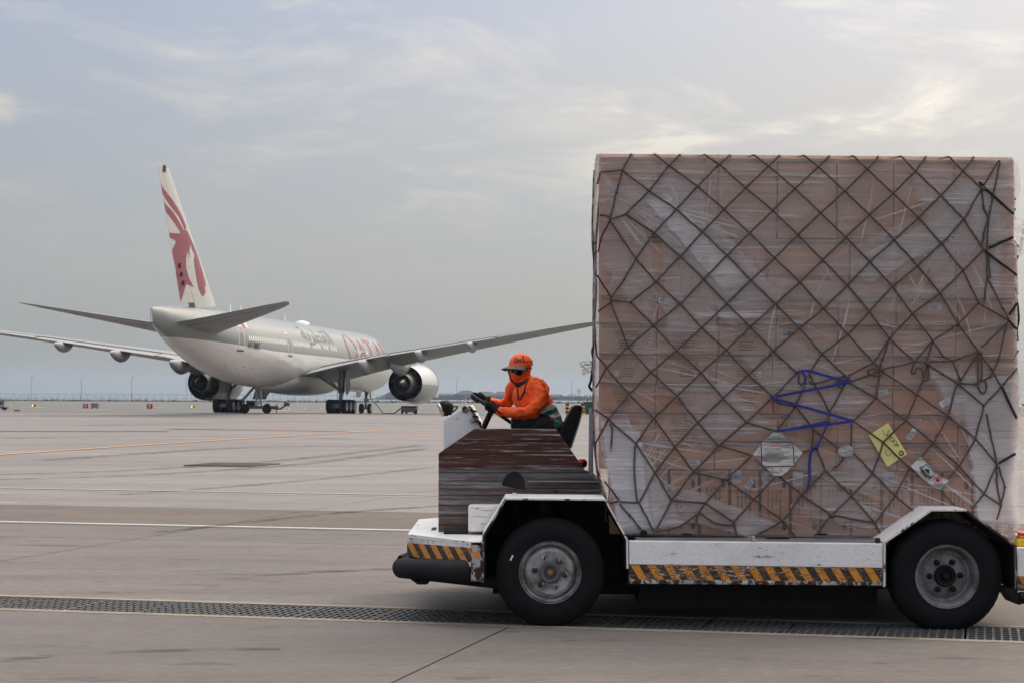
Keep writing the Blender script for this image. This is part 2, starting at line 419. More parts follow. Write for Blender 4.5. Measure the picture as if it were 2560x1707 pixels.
# trench drain: channel, edge strips and one cast grating after another
tr = MB(); A0, A1 = -60, 60
g0, g1 = DF+0.13, DB-0.12
tr.add([E(A0, g0, -0.03), E(A1, g0, -0.03), E(A1, g0, -0.55), E(A0, g0, -0.55), E(A0, g1, -0.55), E(A1, g1, -0.55), E(A1, g1, -0.03), E(A0, g1, -0.03)],
       [(0, 1, 2, 3), (3, 2, 5, 4), (4, 5, 6, 7)])
drain = struct(tr.build('drain_channel', 'trench_dark'))
for b0, b1 in ((DF+0.004, g0), (g1, DB-0.004)):
    m = MB()
    m.prism([E(A0, b0, -0.05), E(A1, b0, -0.05), E(A1, b1, -0.05), E(A0, b1, -0.05)], (0, 0, 0.052)); m.build('edge_strip', 'kerb_concrete', drain)
gm = MB(); GL, GW = 0.62, g1-g0-0.012
rotm = Matrix.Rotation(-TH, 3, 'Z')
def gbox(a, b, la, lb, h=0.035): gm.box(E(a, b, -h/2-0.003), (la, lb, h), rotm)
nb = 10; nr = 6
for i in range(nb+1): gbox(-GL/2+0.012+(GL-0.024)*i/nb, 0, 0.017, GW)
for j in range(nr+1): gbox(0, -GW/2+0.014+(GW-0.028)*j/nr, GL-0.012, 0.022, 0.030)
gmesh = gm.mesh('grate', 'cast_iron')
rr = random.Random(4)
for k in range(-14, 22):
    a = k*0.63-3.0
    o = share('grate', gmesh, drain, E(a, (g0+g1)/2, rr.uniform(-0.006, 0.001)), (0, 0, rr.uniform(-0.004, 0.004)))
# square inlet grating farther out
ic = G(582, 1162); m = MB()
a0 = ic.dot(E1); b0 = ic.dot(E2)
inlet = struct(MB().prism([E(a0-1.15, b0-1.25, 0.0005), E(a0+1.15, b0-1.25, 0.0005), E(a0+1.15, b0+1.25, 0.0005), E(a0-1.15, b0+1.25, 0.0005)], (0, 0, 0.004)).build('inlet_surround', 'kerb_concrete'))
m.prism([E(a0-0.85, b0-0.95, 0.005), E(a0+0.85, b0-0.95, 0.005), E(a0+0.85, b0+0.95, 0.005), E(a0-0.85, b0+0.95, 0.005)], (0, 0, 0.004)); m.build('inlet_shade', 'trench_dark', inlet)  # flat dark sheet, shade of the inlet hole put in as colour
m = MB()
for i in range(18): m.box(E(a0-0.85+1.7*i/17, b0, 0.02), (0.03, 1.9, 0.02), rotm)
for i in range(6): m.box(E(a0, b0-0.95+1.9*i/5, 0.019), (1.7, 0.04, 0.02), rotm)
m.build('inlet_grate', 'cast_iron', inlet)

# painted lines
def strip(name, pts, w, mat, z=0.004, parent=None):
    m = MB()
    for p, q in zip(pts, pts[1:]):
        d = (q-p); d.z = 0; d.normalize(); n = Vector((-d.y, d.x, 0))*w/2; up = Vector((0, 0, z))
        m.add([p-n+up, q-n+up, q+n+up, p+n+up], [(0, 1, 2, 3)])
    return m.build(name, mat, parent or apron)
strip('white_line', [E(-40, 24.05), E(60, 24.05)], 0.20, 'white_line')
strip('dark_line', [E(-40, 23.83), E(60, 23.83)], 0.10, 'dark_line', 0.003)
for b in (32.0, 32.62): strip('white_line', [E(-60, b), E(60, b)], 0.13, 'white_line')
strip('dark_line', [E(-60, 32.31), E(60, 32.31)], 0.30, 'dark_line', 0.003)
strip('white_line', [E(-30, 28.4), G(45, 1257)], 0.12, 'white_line')
def gl(pts, w, name, mat, z=0.006): return strip(name, [GF(*p) for p in pts], w, mat, z, taxiway if pts[0][1] < 1030 else apron)
gl([(-200, 1148.5), (0, 1135.5), (400, 1108.5), (800, 1083.5), (1000, 1072)], 0.20, 'orange_line', 'orange_line')
gl([(560, 1073.5), (820, 1076.5), (1110, 1081)], 0.35, 'orange_line', 'orange_line', 0.007)
gl([(430, 1071), (620, 1073.0), (860, 1076)], 1.5, 'dark_line', 'dark_line', 0.003)  # broad dark band across the apron
gl([(-300, 1076), (200, 1077), (420, 1077)], 1.6, 'dark_line', 'dark_line', 0.003)
gl([(-200, 1010), (760, 1013.5), (1500, 1017.0)], 3.0, 'dark_line', 'dark_line')
gl([(-200, 1020), (760, 1022.5), (1500, 1027.0)], 1.6, 'dark_line', 'dark_line')
for a, b in (((48, 1016.2), (112, 1018.5)), ((205, 1024.6), (268, 1022.6)), ((318, 1007.2), (410, 1007.6)), ((355, 1018), (410, 1017)), ((690, 1026), (745, 1023.5)), ((1020, 1013), (1090, 1011)), ((880, 1018), (990, 1020)), ((1095, 1021), (1160, 1019))):
    gl([a, b], 0.8, 'yellow_line', 'yellow_line', 0.008)

s = NT('tyre_mark'); al = s.ramp(s.noise(3.5, 6, 0.7, 0.4, s.coords((0.35, 1, 1), (0, 0, math.degrees(TH)))), [(0.42, 0.0), (0.66, 0.55)])
s.out(s.pbsdf((0.05, 0.045, 0.043), 0.8, 0, None, Alpha=al, Specular_IOR_Level=0.05))
def mark(pts, w): strip('tyre_mark', [Vector((p.x, p.y, 0)) for p in spline([G(*p) for p in pts], 8)], w, 'tyre_mark', 0.0055)
for pts, w in (([(560, 1449), (700, 1436), (860, 1426), (1010, 1422)], 0.22), ([(-100, 1188), (300, 1176), (700, 1150), (1050, 1112)], 0.5), ([(-100, 1200), (320, 1188), (740, 1160), (1060, 1120)], 0.5), ([(300, 1236), (700, 1206), (1080, 1168)], 0.3), ([(1100, 1264), (820, 1284), (400, 1330)], 0.25), ([(900, 1096), (500, 1090), (0, 1094)], 0.9), ([(950, 1112), (600, 1118), (100, 1150)], 0.7), ([(0, 1650), (300, 1630), (700, 1622)], 0.14), ([(200, 1062), (700, 1056), (1100, 1060)], 1.6)): mark(pts, w)
# ------------------------------------------------------------------ sea, far shore
s = NT('sea_water'); nm = s.bump(s.noise(0.25, 5, 0.6, 0.2, s.coords((1, 0.35, 1))), 0.25, 0.4)
s.out(s.pbsdf((0.06, 0.09, 0.10), 0.25, 0, nm))
struct(MB().add([(-6300, 1010, -4.0), (6300, 1010, -4.0), (6300, 5900, -4.0), (-6300, 5900, -4.0)], [(0, 1, 2, 3)]).build('sea', 'sea_water'))
plain('shore_earth', (0.05, 0.05, 0.048), 0.9, var=0.3, scale=0.01)
plain('far_wall', (0.05, 0.05, 0.052), 0.8, var=0.2, scale=0.03)
plain('far_roof', (0.03, 0.031, 0.034), 0.7, var=0.2, scale=0.03)
plain('far_glass', (0.03, 0.04, 0.05), 0.2, var=0.2)
plain('far_leaf', (0.025, 0.032, 0.022), 0.8, var=0.4, scale=0.05)
YB = 2500.0
def fp(px, py, Y=YB): return W(px, py, Y)
m = MB(); pts = [(880, 1000), (905, 997), (930, 995), (1000, 993), (1100, 992), (1200, 991.5), (1300, 992), (1400, 993), (1485, 994), (1600, 994), (1800, 997), (1900, 1000)]
m.prism([fp(880, 1006)]+[fp(*p) for p in pts]+[fp(1900, 1006)], (0, 260, 0)); struct(m.build('far_shore', 'shore_earth'))
m = MB(); hp = spline([fp(915, 1000), fp(940, 993), fp(954, 988), (fp(964, 983)), fp(977, 977), fp(986, 980), fp(1004, 984), fp(1030, 986), fp(1060, 990), fp(1085, 998)], 5)
m.loft([[Vector((p.x*k+q, p.y+d, lerp(-5, p.z, h))) for p in hp]+[Vector((hp[-1].x, hp[-1].y+d, -6)), Vector((hp[0].x, hp[0].y+d, -6))] for d, h, k, q in ((-8, 0.2, 1, 0), (0, 0.95, 1, 0), (60, 1.0, 1, 0), (200, 0.2, 1, 0))])
struct(m.build('hill', 'far_leaf', smooth=50))
def far_building(x0, x1, ytop, slope, label, eave=None, n=6):
    """long low hall with a hipped roof"""
    loc = fp((x0+x1)/2, 1003); t = thing('far_building', label, 'building', loc, 'low halls on the far shore')
    ye = eave or ytop+7; D = 70
    a, b = fp(x0, ye), fp(x1, ye); z0 = -5.0
    MB().box2((a.x, a.y, z0), (b.x, a.y+D, a.z)).build('wall', 'far_wall', t)
    r = [Vector((a.x-2, a.y-2, a.z+0.02)), Vector((b.x+2, a.y-2, a.z+0.02)), Vector((b.x+2, a.y+D+2, a.z+0.02)), Vector((a.x-2, a.y+D+2, a.z+0.02))]
    tp = fp(x0+slope, ytop); tq = fp(x1-slope, ytop)
    r += [Vector((tp.x, a.y+14, tp.z)), Vector((tq.x, a.y+14, tp.z)), Vector((tq.x, a.y+D-14, tp.z)), Vector((tp.x, a.y+D-14, tp.z))]
    MB().add(r, [(0, 1, 2, 3), (4, 5, 6, 7), (0, 1, 5, 4), (1, 2, 6, 5), (2, 3, 7, 6), (3, 0, 4, 7)]).build('roof', 'far_roof', t)
    for i in range(n):
        x = lerp(a.x, b.x, (i+0.5)/n); w = (b.x-a.x)/n*0.5
        MB().box((x, a.y-0.2, lerp(z0, a.z, 0.62)), (w, 0.4, (a.z-z0)*0.28)).build('window', 'far_glass', t)
    return t
far_building(1096, 1136, 982.6, 3, 'low hazy blue hall on the far shore right behind the white engine', 987)
far_building(1139, 1190, 975, 16, 'tallest hazy hall on the far shore, with high trapezoid roof', 985)
far_building(1188, 1240, 978, 12, 'hazy hall on the far shore left of the driver with wide flat roof', 987)
far_building(1232, 1276, 978, 11, "hazy hall on the far shore close to the driver's chest", 987, 5)
far_building(1372, 1408, 984.4, 8, 'hazy hall on the far shore just right of the driver', 990, 4)
# far tree belt right of the driver
m = MB(); rr = random.Random(3)
for i in range(620):
    px = rr.uniform(1400, 1495); top = 990-2.0*math.sin(px*0.31)-1.2*math.sin(px*0.83+1)
    p = fp(px, rr.uniform(top, 1001), YB-20+rr.uniform(-12, 12)); q = rr.uniform(0.5, 1.5)
    rot = Euler((rr.uniform(0, 6), rr.uniform(0, 6), rr.uniform(0, 6))).to_matrix()
    m.add([p+rot @ Vector(v)*q for v in ((-1, -0.6, 0), (1, -0.6, 0.2), (0.8, 0.8, 0), (-0.9, 0.7, 0.3))], [(0, 1, 2, 3)])
struct(m.build('far_trees', 'far_leaf'), 'stuff', 'belt of hazy trees on the far shore beside the cargo')
for (px, hh), nth in zip(((1424, 985), (1432, 984.5), (1438, 986), (1468, 986), (1474, 986.5)), ('leftmost', 'second from left', 'middle', 'second from right', 'rightmost')):
    b = fp(px, 1001, YB-30); tp = fp(px, hh, YB-30); t = thing('palm_tree', f'hazy palm tree above the far tree belt, {nth} of the five palms', 'tree', b, 'palms of the far tree belt')
    MB().tube([b, lerp(b, tp, 0.5)+Vector((0.1, 0, 0)), tp], [0.35, 0.28, 0.22], 6).build('trunk', 'far_leaf', t)
    m = MB()
    for k in range(11):
        a = k*2*math.pi/11; d = Vector((math.cos(a), math.sin(a), 0)); n = Vector((-d.y, d.x, 0))*0.25
        pp = [tp, tp+d*1.2+Vector((0, 0, 0.5)), tp+d*2.2+Vector((0, 0, -0.2))]
        m.add([pp[0]-n, pp[0]+n, pp[1]+n, pp[1]-n, pp[2]+n*0.3, pp[2]-n*0.3], [(0, 1, 2, 3), (3, 2, 4, 5)])
    m.build('crown', 'far_leaf', t)

# ------------------------------------------------------------------ shore rocks, fence, lamp posts
plain('rock', (0.16, 0.145, 0.13), 0.9, var=0.5, scale=0.7)
plain('galvanised', (0.16, 0.165, 0.17), 0.5, 0.3, var=0.2)
m = MB(); rr = random.Random(11)
ico = [(0, 0, 1), (0.89, 0, 0.45), (0.28, 0.85, 0.45), (-0.72, 0.53, 0.45), (-0.72, -0.53, 0.45), (0.28, -0.85, 0.45), (0.72, 0.53, -0.45), (-0.28, 0.85, -0.45), (-0.89, 0, -0.45), (-0.28, -0.85, -0.45), (0.72, -0.53, -0.45), (0, 0, -1)]
icf = [(0, 1, 2), (0, 2, 3), (0, 3, 4), (0, 4, 5), (0, 5, 1), (1, 6, 2), (2, 7, 3), (3, 8, 4), (4, 9, 5), (5, 10, 1), (2, 6, 7), (3, 7, 8), (4, 8, 9), (5, 9, 10), (1, 10, 6), (6, 11, 7), (7, 11, 8), (8, 11, 9), (9, 11, 10), (10, 11, 6)]
m.prism([(-400, 880.2, -1.75), (-400, 882.2, -1.75), (-400, 881.6, -1.05), (-400, 880.6, -1.15)], (800, 0, 0))
for i in range(2200):
    r = rr.uniform(0.25, 0.62); c = Vector((rr.uniform(-320, 320), 880+rr.uniform(-1, 2.4), -1.7+rr.uniform(0, 0.75)))
    rot = Euler((rr.uniform(0, 6), rr.uniform(0, 6), rr.uniform(0, 6))).to_matrix()
    m.add([c+rot @ Vector((v[0]*r*rr.uniform(0.7, 1.25), v[1]*r*rr.uniform(0.7, 1.25), v[2]*r*0.75)) for v in ico], icf)
struct(m.build('rock_berm', 'rock'), 'stuff', 'low bank of grey rocks along the shore below the fence')
fy = 890.0; fx0 = W(-40, 1000, fy).x; dx = 3.31; nf = 98
fence = thing('perimeter_fence', 'tall thin wire fence on posts along the shore behind the rocks', 'fence', (fx0, fy, -1.7))
pm = MB().tube([(0, 0, 0), (0, 0, 3.0), (0.0, -0.25, 3.35)], 0.075, 6).mesh('post', 'galvanised')
for i in range(nf): share('post', pm, fence, (fx0+i*dx, fy, -1.7))
for z in (0.15, 1.5, 2.95): MB().tube([(fx0, fy, -1.7+z), (fx0+(nf-1)*dx, fy, -1.7+z)], 0.03, 4).build('rail_wire', 'galvanised', fence)
for z, yy in ((3.1, -0.1), (3.33, -0.24)): MB().tube([(fx0, fy+yy, -1.7+z), (fx0+(nf-1)*dx, fy+yy, -1.7+z)], 0.022, 4).build('barbed_wire', 'galvanised', fence)
m = MB(); k = 0
while k*1.1 < (nf-1)*dx:          # chain links, drawn coarse: the mesh itself is finer than the picture can show
    x = fx0+k*1.1; m.tube([(x, fy, -1.55), (x+1.4, fy, 1.2)], 0.010, 3, False); m.tube([(x+1.4, fy, -1.55), (x, fy, 1.2)], 0.010, 3, False); k += 1
w = m.build('wire_mesh', 'galvanised', fence); w['kind'] = 'stuff'
names = {78: 'leftmost lamp post on the shore, left of all the red signs', 203: 'lamp post on the shore rising just above the slatted crate', 329: 'lamp post on the shore between the two red signs', 466: 'lamp post on the shore just left of the far engine', 735: 'lamp post partly hidden under the belly of the aircraft', 1141: 'lamp post on the shore between the near engine and the driver', 1429: 'lamp post on the shore between driver and cargo load'}
for px, lab in names.items():
    b = W(px, 1000, 905); b.z = -1.7; tp = b+Vector((0, 0, 10.6)); t = thing('lamp_post', lab, 'lamp post', b, 'lamp posts along the shore')
    MB().tube([b, b+Vector((0, 0, 1.2)), tp], [0.13, 0.11, 0.07], 8).build('pole', 'galvanised', t)
    MB().tube([tp-Vector((0, 0, 0.1)), tp+Vector((0.35, 0, 0.25)), tp+Vector((0.9, 0, 0.32))], 0.05, 6).build('arm', 'galvanised', t)
    MB().box(tp+Vector((1.1, 0, 0.33)), (0.75, 0.34, 0.2), (0, -8, 0)).build('lamp_head', 'galvanised', t, bevel=0.05)
b = W(1447, 1000, 1100); b.z = -2; t = thing('radio_mast', 'thin mast with a head of antennas behind the fence beside the cargo', 'mast', b)
tp = W(1447, 971, 1100); MB().tube([b, tp], [0.3, 0.15], 8).build('pole', 'galvanised', t)
m = MB(); m.lathe([(0, 0.2), (0.1, 0.75), (0.35, 0.75), (0.5, 0.2)], tp-Vector((0, 0, 0.7)), (0, 0, 1), 10)
for k in range(4): m.box(tp+Vector((0.9*math.cos(k*1.57), 0.9*math.sin(k*1.57), -1.4)), (0.25, 0.25, 1.3))
m.build('antenna', 'galvanised', t)
plain('red_paint', (0.50, 0.02, 0.03), 0.5); plain('white_paint', (0.75, 0.74, 0.72), 0.5, var=0.08)
b = W(1164, 1008, 870); b.z = -1.7; t = thing('marker_pole', 'red and white banded marker pole on the shore left of the driver', 'marker pole', b)
for k in range(5): MB().tube([b+Vector((0, 0, 0.8+k*0.62)), b+Vector((0, 0, 0.8+(k+1)*0.62-0.002))], 0.16, 8).build('band', 'red_paint' if k % 2 == 0 else 'white_paint', t)
MB().box(b+Vector((0, 0, 0.4)), (0.7, 0.5, 0.8)).build('base_box', 'white_paint', t, bevel=0.03)

# ------------------------------------------------------------------ airfield furniture
plain('sign_red', (0.46, 0.012, 0.03), 0.45, var=0.06); plain('black_metal', (0.02, 0.02, 0.021), 0.5, var=0.3)
plain('grey_metal', (0.30, 0.31, 0.32), 0.45, 0.3, var=0.15); plain('dark_grey', (0.09, 0.09, 0.095), 0.55, var=0.3)
plain('amber_lamp', (1.0, 0.42, 0.06), 0.3, emit=6.0); plain('red_lamp', (1.0, 0.13, 0.07), 0.3, emit=1.6); plain('yellow_paint', (0.72, 0.46, 0.03), 0.5, var=0.15)
plain('orange_paint', (0.70, 0.25, 0.03), 0.5, var=0.15); plain('black_paint', (0.018, 0.018, 0.018), 0.5, var=0.3); plain('green_paint', (0.01, 0.075, 0.055), 0.5, var=0.2)
def sign(x0, x1, y0, y1, txt, label):
    b = GF((x0+x1)/2, y1+1.5); Y = b.y; p, q = W(x0, y0, Y), W(x1, y1, Y); t = thing('taxiway_sign', label, 'sign', b, 'red taxiway signs')
    MB().box2((p.x, Y-0.12, q.z), (q.x, Y+0.12, p.z)).build('panel', 'sign_red', t, bevel=0.02)
    for x in (lerp(p.x, q.x, 0.2), lerp(p.x, q.x, 0.8)): MB().box2((x-0.04, Y-0.05, b.z), (x+0.04, Y+0.05, q.z)).build('leg', 'grey_metal', t)
    vs, fs = text_geo(txt, (p.z-q.z)*0.85, bold=0.01); c = (p+q)/2
    MB().add([(c.x+v[0], Y-0.126, c.z+v[1]) for v in vs], fs).build('lettering', 'white_paint', t)
    if txt == 'o': MB().lathe([(0, 0.01), (0.001, 0.012)], (c.x, Y-0.13, c.z), (0, 1, 0), 6)
sign(208, 220.5, 1008, 1019, '0', 'small square red sign beside the grey slatted crate')
sign(367, 381.5, 1009, 1020.5, '0', 'small square red sign standing alone on the taxiway edge')
b = GF(237, 1020.5); t = thing('slatted_crate', 'grey slatted crate with a red end plate beside a red sign', 'crate', b); p, q = W(227, 1006.5, b.y), W(243.5, 1019, b.y)
MB().box2((p.x, b.y, q.z+0.05), (q.x, b.y+0.9, p.z-0.05)).build('body', 'dark_grey', t)
for k in range(8):
    x = lerp(p.x, q.x, (k+0.5)/8); MB().box2((x-0.045, b.y-0.05, q.z), (x+0.045, b.y-0.003, p.z)).build('slat', 'grey_metal', t)
MB().box2((q.x+0.003, b.y, q.z+0.4), (q.x+0.16, b.y+0.3, q.z+0.62)).build('end_plate', 'red_paint', t)
for k in (0.1, 0.9): MB().box2((lerp(p.x, q.x, k)-0.05, b.y, b.z), (lerp(p.x, q.x, k)+0.05, b.y+0.8, q.z+0.05)).build('foot', 'dark_grey', t)
def guard_light(px, py, right, label):
    b = GF(px, 1018.5); c = W(px, py, b.y); t = thing('guard_light', label, 'runway light', b, 'amber runway guard lights')
    MB().box(c, (0.62, 0.22, 0.30)).build('housing', 'black_metal', t, bevel=0.02)
    for k in (-1, 1):
        MB().lathe([(0, 0.0), (0.0, 0.10), (0.02, 0.085), (0.03, 0.0)], c+Vector((k*0.15, -0.113, 0)), (0, -1, 0), 14).build('lamp', 'amber_lamp' if k == right else 'red_paint', t)
    MB().tube([b, c-Vector((0, 0, 0.14))], 0.05, 8).build('post', 'orange_paint', t)
guard_light(84.5, 1012.5, -1, 'low black light with glowing amber lens at far left of the taxiway')
guard_light(482, 1015, -1, 'low black light with glowing amber lens left of the far landing gear')
def cone_light(px, py, label):
    b = GF(px, py+1.2); t = thing('taxiway_light', label, 'taxiway light', b, 'red taxiway edge lights')
    MB().lathe([(0, 0.1), (0.03, 0.1), (0.04, 0.04), (0.16, 0.04)], b, (0, 0, 1), 10).build('base', 'yellow_paint', t)
    MB().lathe([(0.161, 0.055), (0.20, 0.062), (0.25, 0.05), (0.28, 0.0)], b, (0, 0, 1), 12).build('globe', 'red_lamp', t, smooth=60)
for x, y, w in ((27, 1015, 'at the far left near the equipment trailer'), (640.6, 1022, 'seen below the chassis of the work stairs'), (722, 1022, "just right of the work stairs' hitch"), (763, 1022, 'midway between work stairs and near landing gear'), (804, 1022, 'just left of the near main wheels'), (969, 1022, 'just left of the power unit'), (1053, 1022.5, 'just right of the power unit'), (1095, 1022.5, "just left of the transporter's headlamp")): cone_light(x, y, 'small glowing red taxiway light '+w)
b = GF(42, 1026.3); o = MB().prism([b+Vector((-0.35, 0, 0)), b+Vector((0.35, 0, 0)), b+Vector((0.28, 0, 0.14)), b+Vector((-0.28, 0, 0.14))], (0, 0.25, 0)).build('wheel_chock', 'black_metal')
settle(tag(o, 'small black wheel chock lying on the taxiway at far left', 'wheel chock'), b)
# trailer cut by the left edge of the picture
b = GF(0, 1024); Y = b.y; t = thing('equipment_trailer', 'dark equipment trailer cut by the left edge of the picture', 'trailer', b)
p, q = W(-34, 999, Y), W(10, 1017, Y)
MB().box2((p.x, Y, q.z), (q.x, Y+1.2, p.z-0.12)).build('cabinet', 'grey_metal', t, bevel=0.02)
MB().box2((p.x-0.05, Y-0.05, p.z-0.12), (q.x+0.05, Y+1.25, p.z)).build('lid', 'dark_grey', t, bevel=0.02)
for k in range(3): MB().box2((q.x-0.75+k*0.22, Y-0.03, p.z-0.55), (q.x-0.6+k*0.22, Y-0.003, p.z-0.22)).build('louvre', 'black_metal', t)
MB().box2((p.x-0.1, Y+0.05, q.z-0.14), (q.x+0.32, Y+1.15, q.z-0.003)).build('chassis', 'black_metal', t)
for x in (q.x-0.1, p.x+0.3):
    for y in (Y+0.05, Y+1.0): MB().lathe([(0, 0.05), (0, 0.17), (0.03, 0.19), (0.13, 0.19), (0.16, 0.17), (0.16, 0.05)], (x, y, b.z+0.19), (0, 1, 0), 16, cap=True).build('wheel', 'black_metal', t)
# banded bollards and the green cabinet
def bollard(px, label):
    b = GF(px, 1035.5); t = thing('bollard', label, 'bollard', b, 'yellow and black banded bollards'); r = 0.165
    for k in range(6): MB().tube([b+Vector((0, 0, k*0.165)), b+Vector((0, 0, (k+1)*0.165-0.001))], r, 16).build('band', ('yellow_paint', 'black_paint')[k % 2], t, smooth=40)
bollard(1418.5, "yellow and black banded bollard between the driver's seat and his back")
bollard(1457, 'yellow and black banded bollard against the green cabinet')
b = GF(1490, 1035.0); Y = b.y+0.5; t = thing('green_cabinet', 'dark green service cabinet with striped base behind the grey post', 'cabinet', b)
p, q = W(1460, 1004.5, Y), W(1530, 1032, Y)
MB().box2((p.x, Y, b.z+0.2), (q.x, Y+1.2, p.z)).build('body', 'green_paint', t, bevel=0.03)
MB().box2((p.x-0.06, Y-0.06, p.z), (q.x+0.06, Y+1.26, p.z+0.06)).build('lid', 'green_paint', t, bevel=0.02)
for k in range(12): MB().box2((lerp(p.x, q.x, k/12), Y-0.02, b.z), (lerp(p.x, q.x, (k+1)/12)-0.002, Y+1.2, b.z+0.198)).build('base_block', ('orange_paint', 'black_paint')[k % 2], t)
MB().tube([Vector((p.x+0.35, Y+0.2, p.z+0.06)), Vector((p.x+0.38, Y+0.2, p.z+0.3))], 0.05, 6).build('vent', 'green_paint', t)
MB().box2((p.x+1.0, Y-0.02, b.z+0.55), (p.x+1.2, Y-0.003, b.z+0.75)).build('plate', 'yellow_line', t)
# ------------------------------------------------------------------ airliner (own frame: x right wing, y forward, z up, origin under the main gear)
AP = Vector((-21.44, 187.9, gz(187.9)+BZ)); AYAW, APITCH = R(9.9), 0.0087
ac = thing('airliner', 'parked white and grey airliner with red antelope emblem on its tail fin', 'aircraft', AP, rot=(-APITCH, 0, -AYAW))
AM = Matrix.Translation(AP) @ Euler((-APITCH, 0, -AYAW)).to_matrix().to_4x4(); AI = AM.inverted()
def S(st): return 37.1-st                    # station from the nose -> y
def ray_local(px, py, xplane):
    """where the sight line of a pixel meets the plane x = xplane of the aircraft"""
    o = AI @ Vector((0, 0, H)); d = (AI @ W(px, py, 10.0))-o
    k = (xplane-o.x)/d.x; return o+d*k
def airpaint(name, grey_above, w0=(0.70, 0.685, 0.67), w1=(0.80, 0.79, 0.78)):
    s = NT(name); x, y, z = s.xyz()
    n = s.noise(0.35, 5, 0.6, 0.3, s.coords((1, 0.5, 1)))
    st = s.noise(1.2, 5, 0.65, 0.2, s.coords((1, 0.25, 3)))
    tail = s.math('MULTIPLY', s.math('MAXIMUM', s.math('SUBTRACT', -14.0, y), 0.0), 0.028)
    msk = s.ramp(s.math('SUBTRACT', z, s.math('ADD', tail, grey_above)), [(0.0, 0.0), (0.03, 1.0)])
    white = s.mix(n, w0, w1); grey = s.mix(n, (0.165, 0.186, 0.178), (0.205, 0.222, 0.21))
    c = s.mix(msk, white, grey)
    c = s.mix(s.math('MULTIPLY', s.ramp(st, [(0.5, 0.0), (0.8, 1.0)]), 0.22), c, (0.22, 0.20, 0.18))
    fr = s.math('FRACT', s.math('MULTIPLY', y, 0.42)); ln = s.ramp(fr, [(0.0, 1.0), (0.012, 0.0)])
    c = s.mix(s.math('MULTIPLY', ln, 0.20), c, (0.18, 0.18, 0.18))
    return s.out(s.pbsdf(c, 0.22, 0, s.bump(s.noise(0.9, 2, 0.4), 0.05, 0.05), Coat_Weight=0.4, Coat_Roughness=0.08))
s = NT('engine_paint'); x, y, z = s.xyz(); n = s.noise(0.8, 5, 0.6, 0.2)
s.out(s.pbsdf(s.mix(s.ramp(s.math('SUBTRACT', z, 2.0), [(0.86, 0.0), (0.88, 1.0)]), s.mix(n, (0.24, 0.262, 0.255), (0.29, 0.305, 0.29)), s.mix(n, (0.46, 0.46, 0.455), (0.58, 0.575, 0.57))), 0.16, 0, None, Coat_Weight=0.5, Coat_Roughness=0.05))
airpaint('fuselage_paint', 5.38); airpaint('fin_paint', 50.0, (0.47, 0.46, 0.43), (0.56, 0.55, 0.52)); airpaint('belly_paint', 50.0)
plain('wing_grey', (0.23, 0.235, 0.24), 0.38, 0.15, var=0.16, scale=0.6, stretch=(0.4, 2, 1))
plain('flap_grey', (0.27, 0.275, 0.28), 0.38, 0.1, var=0.14, scale=0.7)
plain('bare_metal', (0.52, 0.50, 0.48), 0.28, 0.85, var=0.15)
plain('core_metal', (0.20, 0.19, 0.18), 0.35, 0.8, var=0.25, scale=2)
plain('hot_metal', (0.09, 0.082, 0.075), 0.42, 0.8, var=0.3, scale=2)
plain('nozzle_black', (0.012, 0.012, 0.013), 0.55, var=0.3)
plain('gear_grey', (0.24, 0.245, 0.25), 0.45, 0.2, var=0.3, scale=3)
plain('aircraft_tyre', (0.016, 0.016, 0.017), 0.8, var=0.3)
plain('hub_grey', (0.45, 0.45, 0.45), 0.4, 0.2, var=0.2)
plain('maroon', (0.255, 0.045, 0.07), 0.35, var=0.12, scale=0.8); plain('brand_red', (0.27, 0.055, 0.085), 0.35, var=0.1)
plain('brand_grey', (0.14, 0.15, 0.16), 0.4); plain('window_shade', (0.88, 0.85, 0.74), 0.25, var=0.1); plain('ink', (0.03, 0.03, 0.032), 0.5)
plain('door_line', (0.72, 0.73, 0.72), 0.35, var=0.05); plain('flag_maroon', (0.28, 0.02, 0.06), 0.4)
# fuselage: station, bottom, top, half width
FS = [(0, 4.36, 4.46, 0.05), (0.5, 3.6, 5.2, 0.8), (1.5, 3.05, 6.1, 1.5), (3, 2.65, 7.1, 2.2), (5, 2.42, 8.0, 2.75), (7.5, 2.32, 8.45, 3.02), (10, 2.3, 8.58, 3.1), (20, 2.3, 8.6, 3.1), (34, 2.3, 8.6, 3.1),
      (45, 2.3, 8.6, 3.1), (50, 2.42, 8.6, 3.08), (55, 2.85, 8.6, 2.95), (60, 3.6, 8.58, 2.62), (65, 4.7, 8.48, 2.02), (69, 5.75, 8.34, 1.3), (71.5, 6.42, 8.2, 0.70), (72.6, 6.75, 8.11, 0.30), (73.1, 6.87, 8.08, 0.05)]
def fus(st):
    st = max(0.0, min(73.1, st))
    for i in range(len(FS)-1):
        if st <= FS[i+1][0]:
            a, b = FS[i], FS[i+1]; p0 = FS[max(i-1, 0)]; p3 = FS[min(i+2, len(FS)-1)]; t = (st-a[0])/(b[0]-a[0]); out = []
            for k in (1, 2, 3):
                ma = (b[k]-p0[k])/max(b[0]-p0[0], 1e-3)*(b[0]-a[0]); mb = (p3[k]-a[k])/max(p3[0]-a[0], 1e-3)*(b[0]-a[0])
                out.append((2*t**3-3*t*t+1)*a[k]+(t**3-2*t*t+t)*ma+(-2*t**3+3*t*t)*b[k]+(t**3-t*t)*mb)
            return out
    return FS[-1][1:]
def skin(st, q, off=0.0):
    """surface point at station st and angle q above the horizontal, right-hand side"""
    lo, hi, hw = fus(st); zc_, hh = (lo+hi)/2, (hi-lo)/2
    return Vector(((hw+off)*math.cos(q), S(st), zc_+(hh+off)*math.sin(q)))
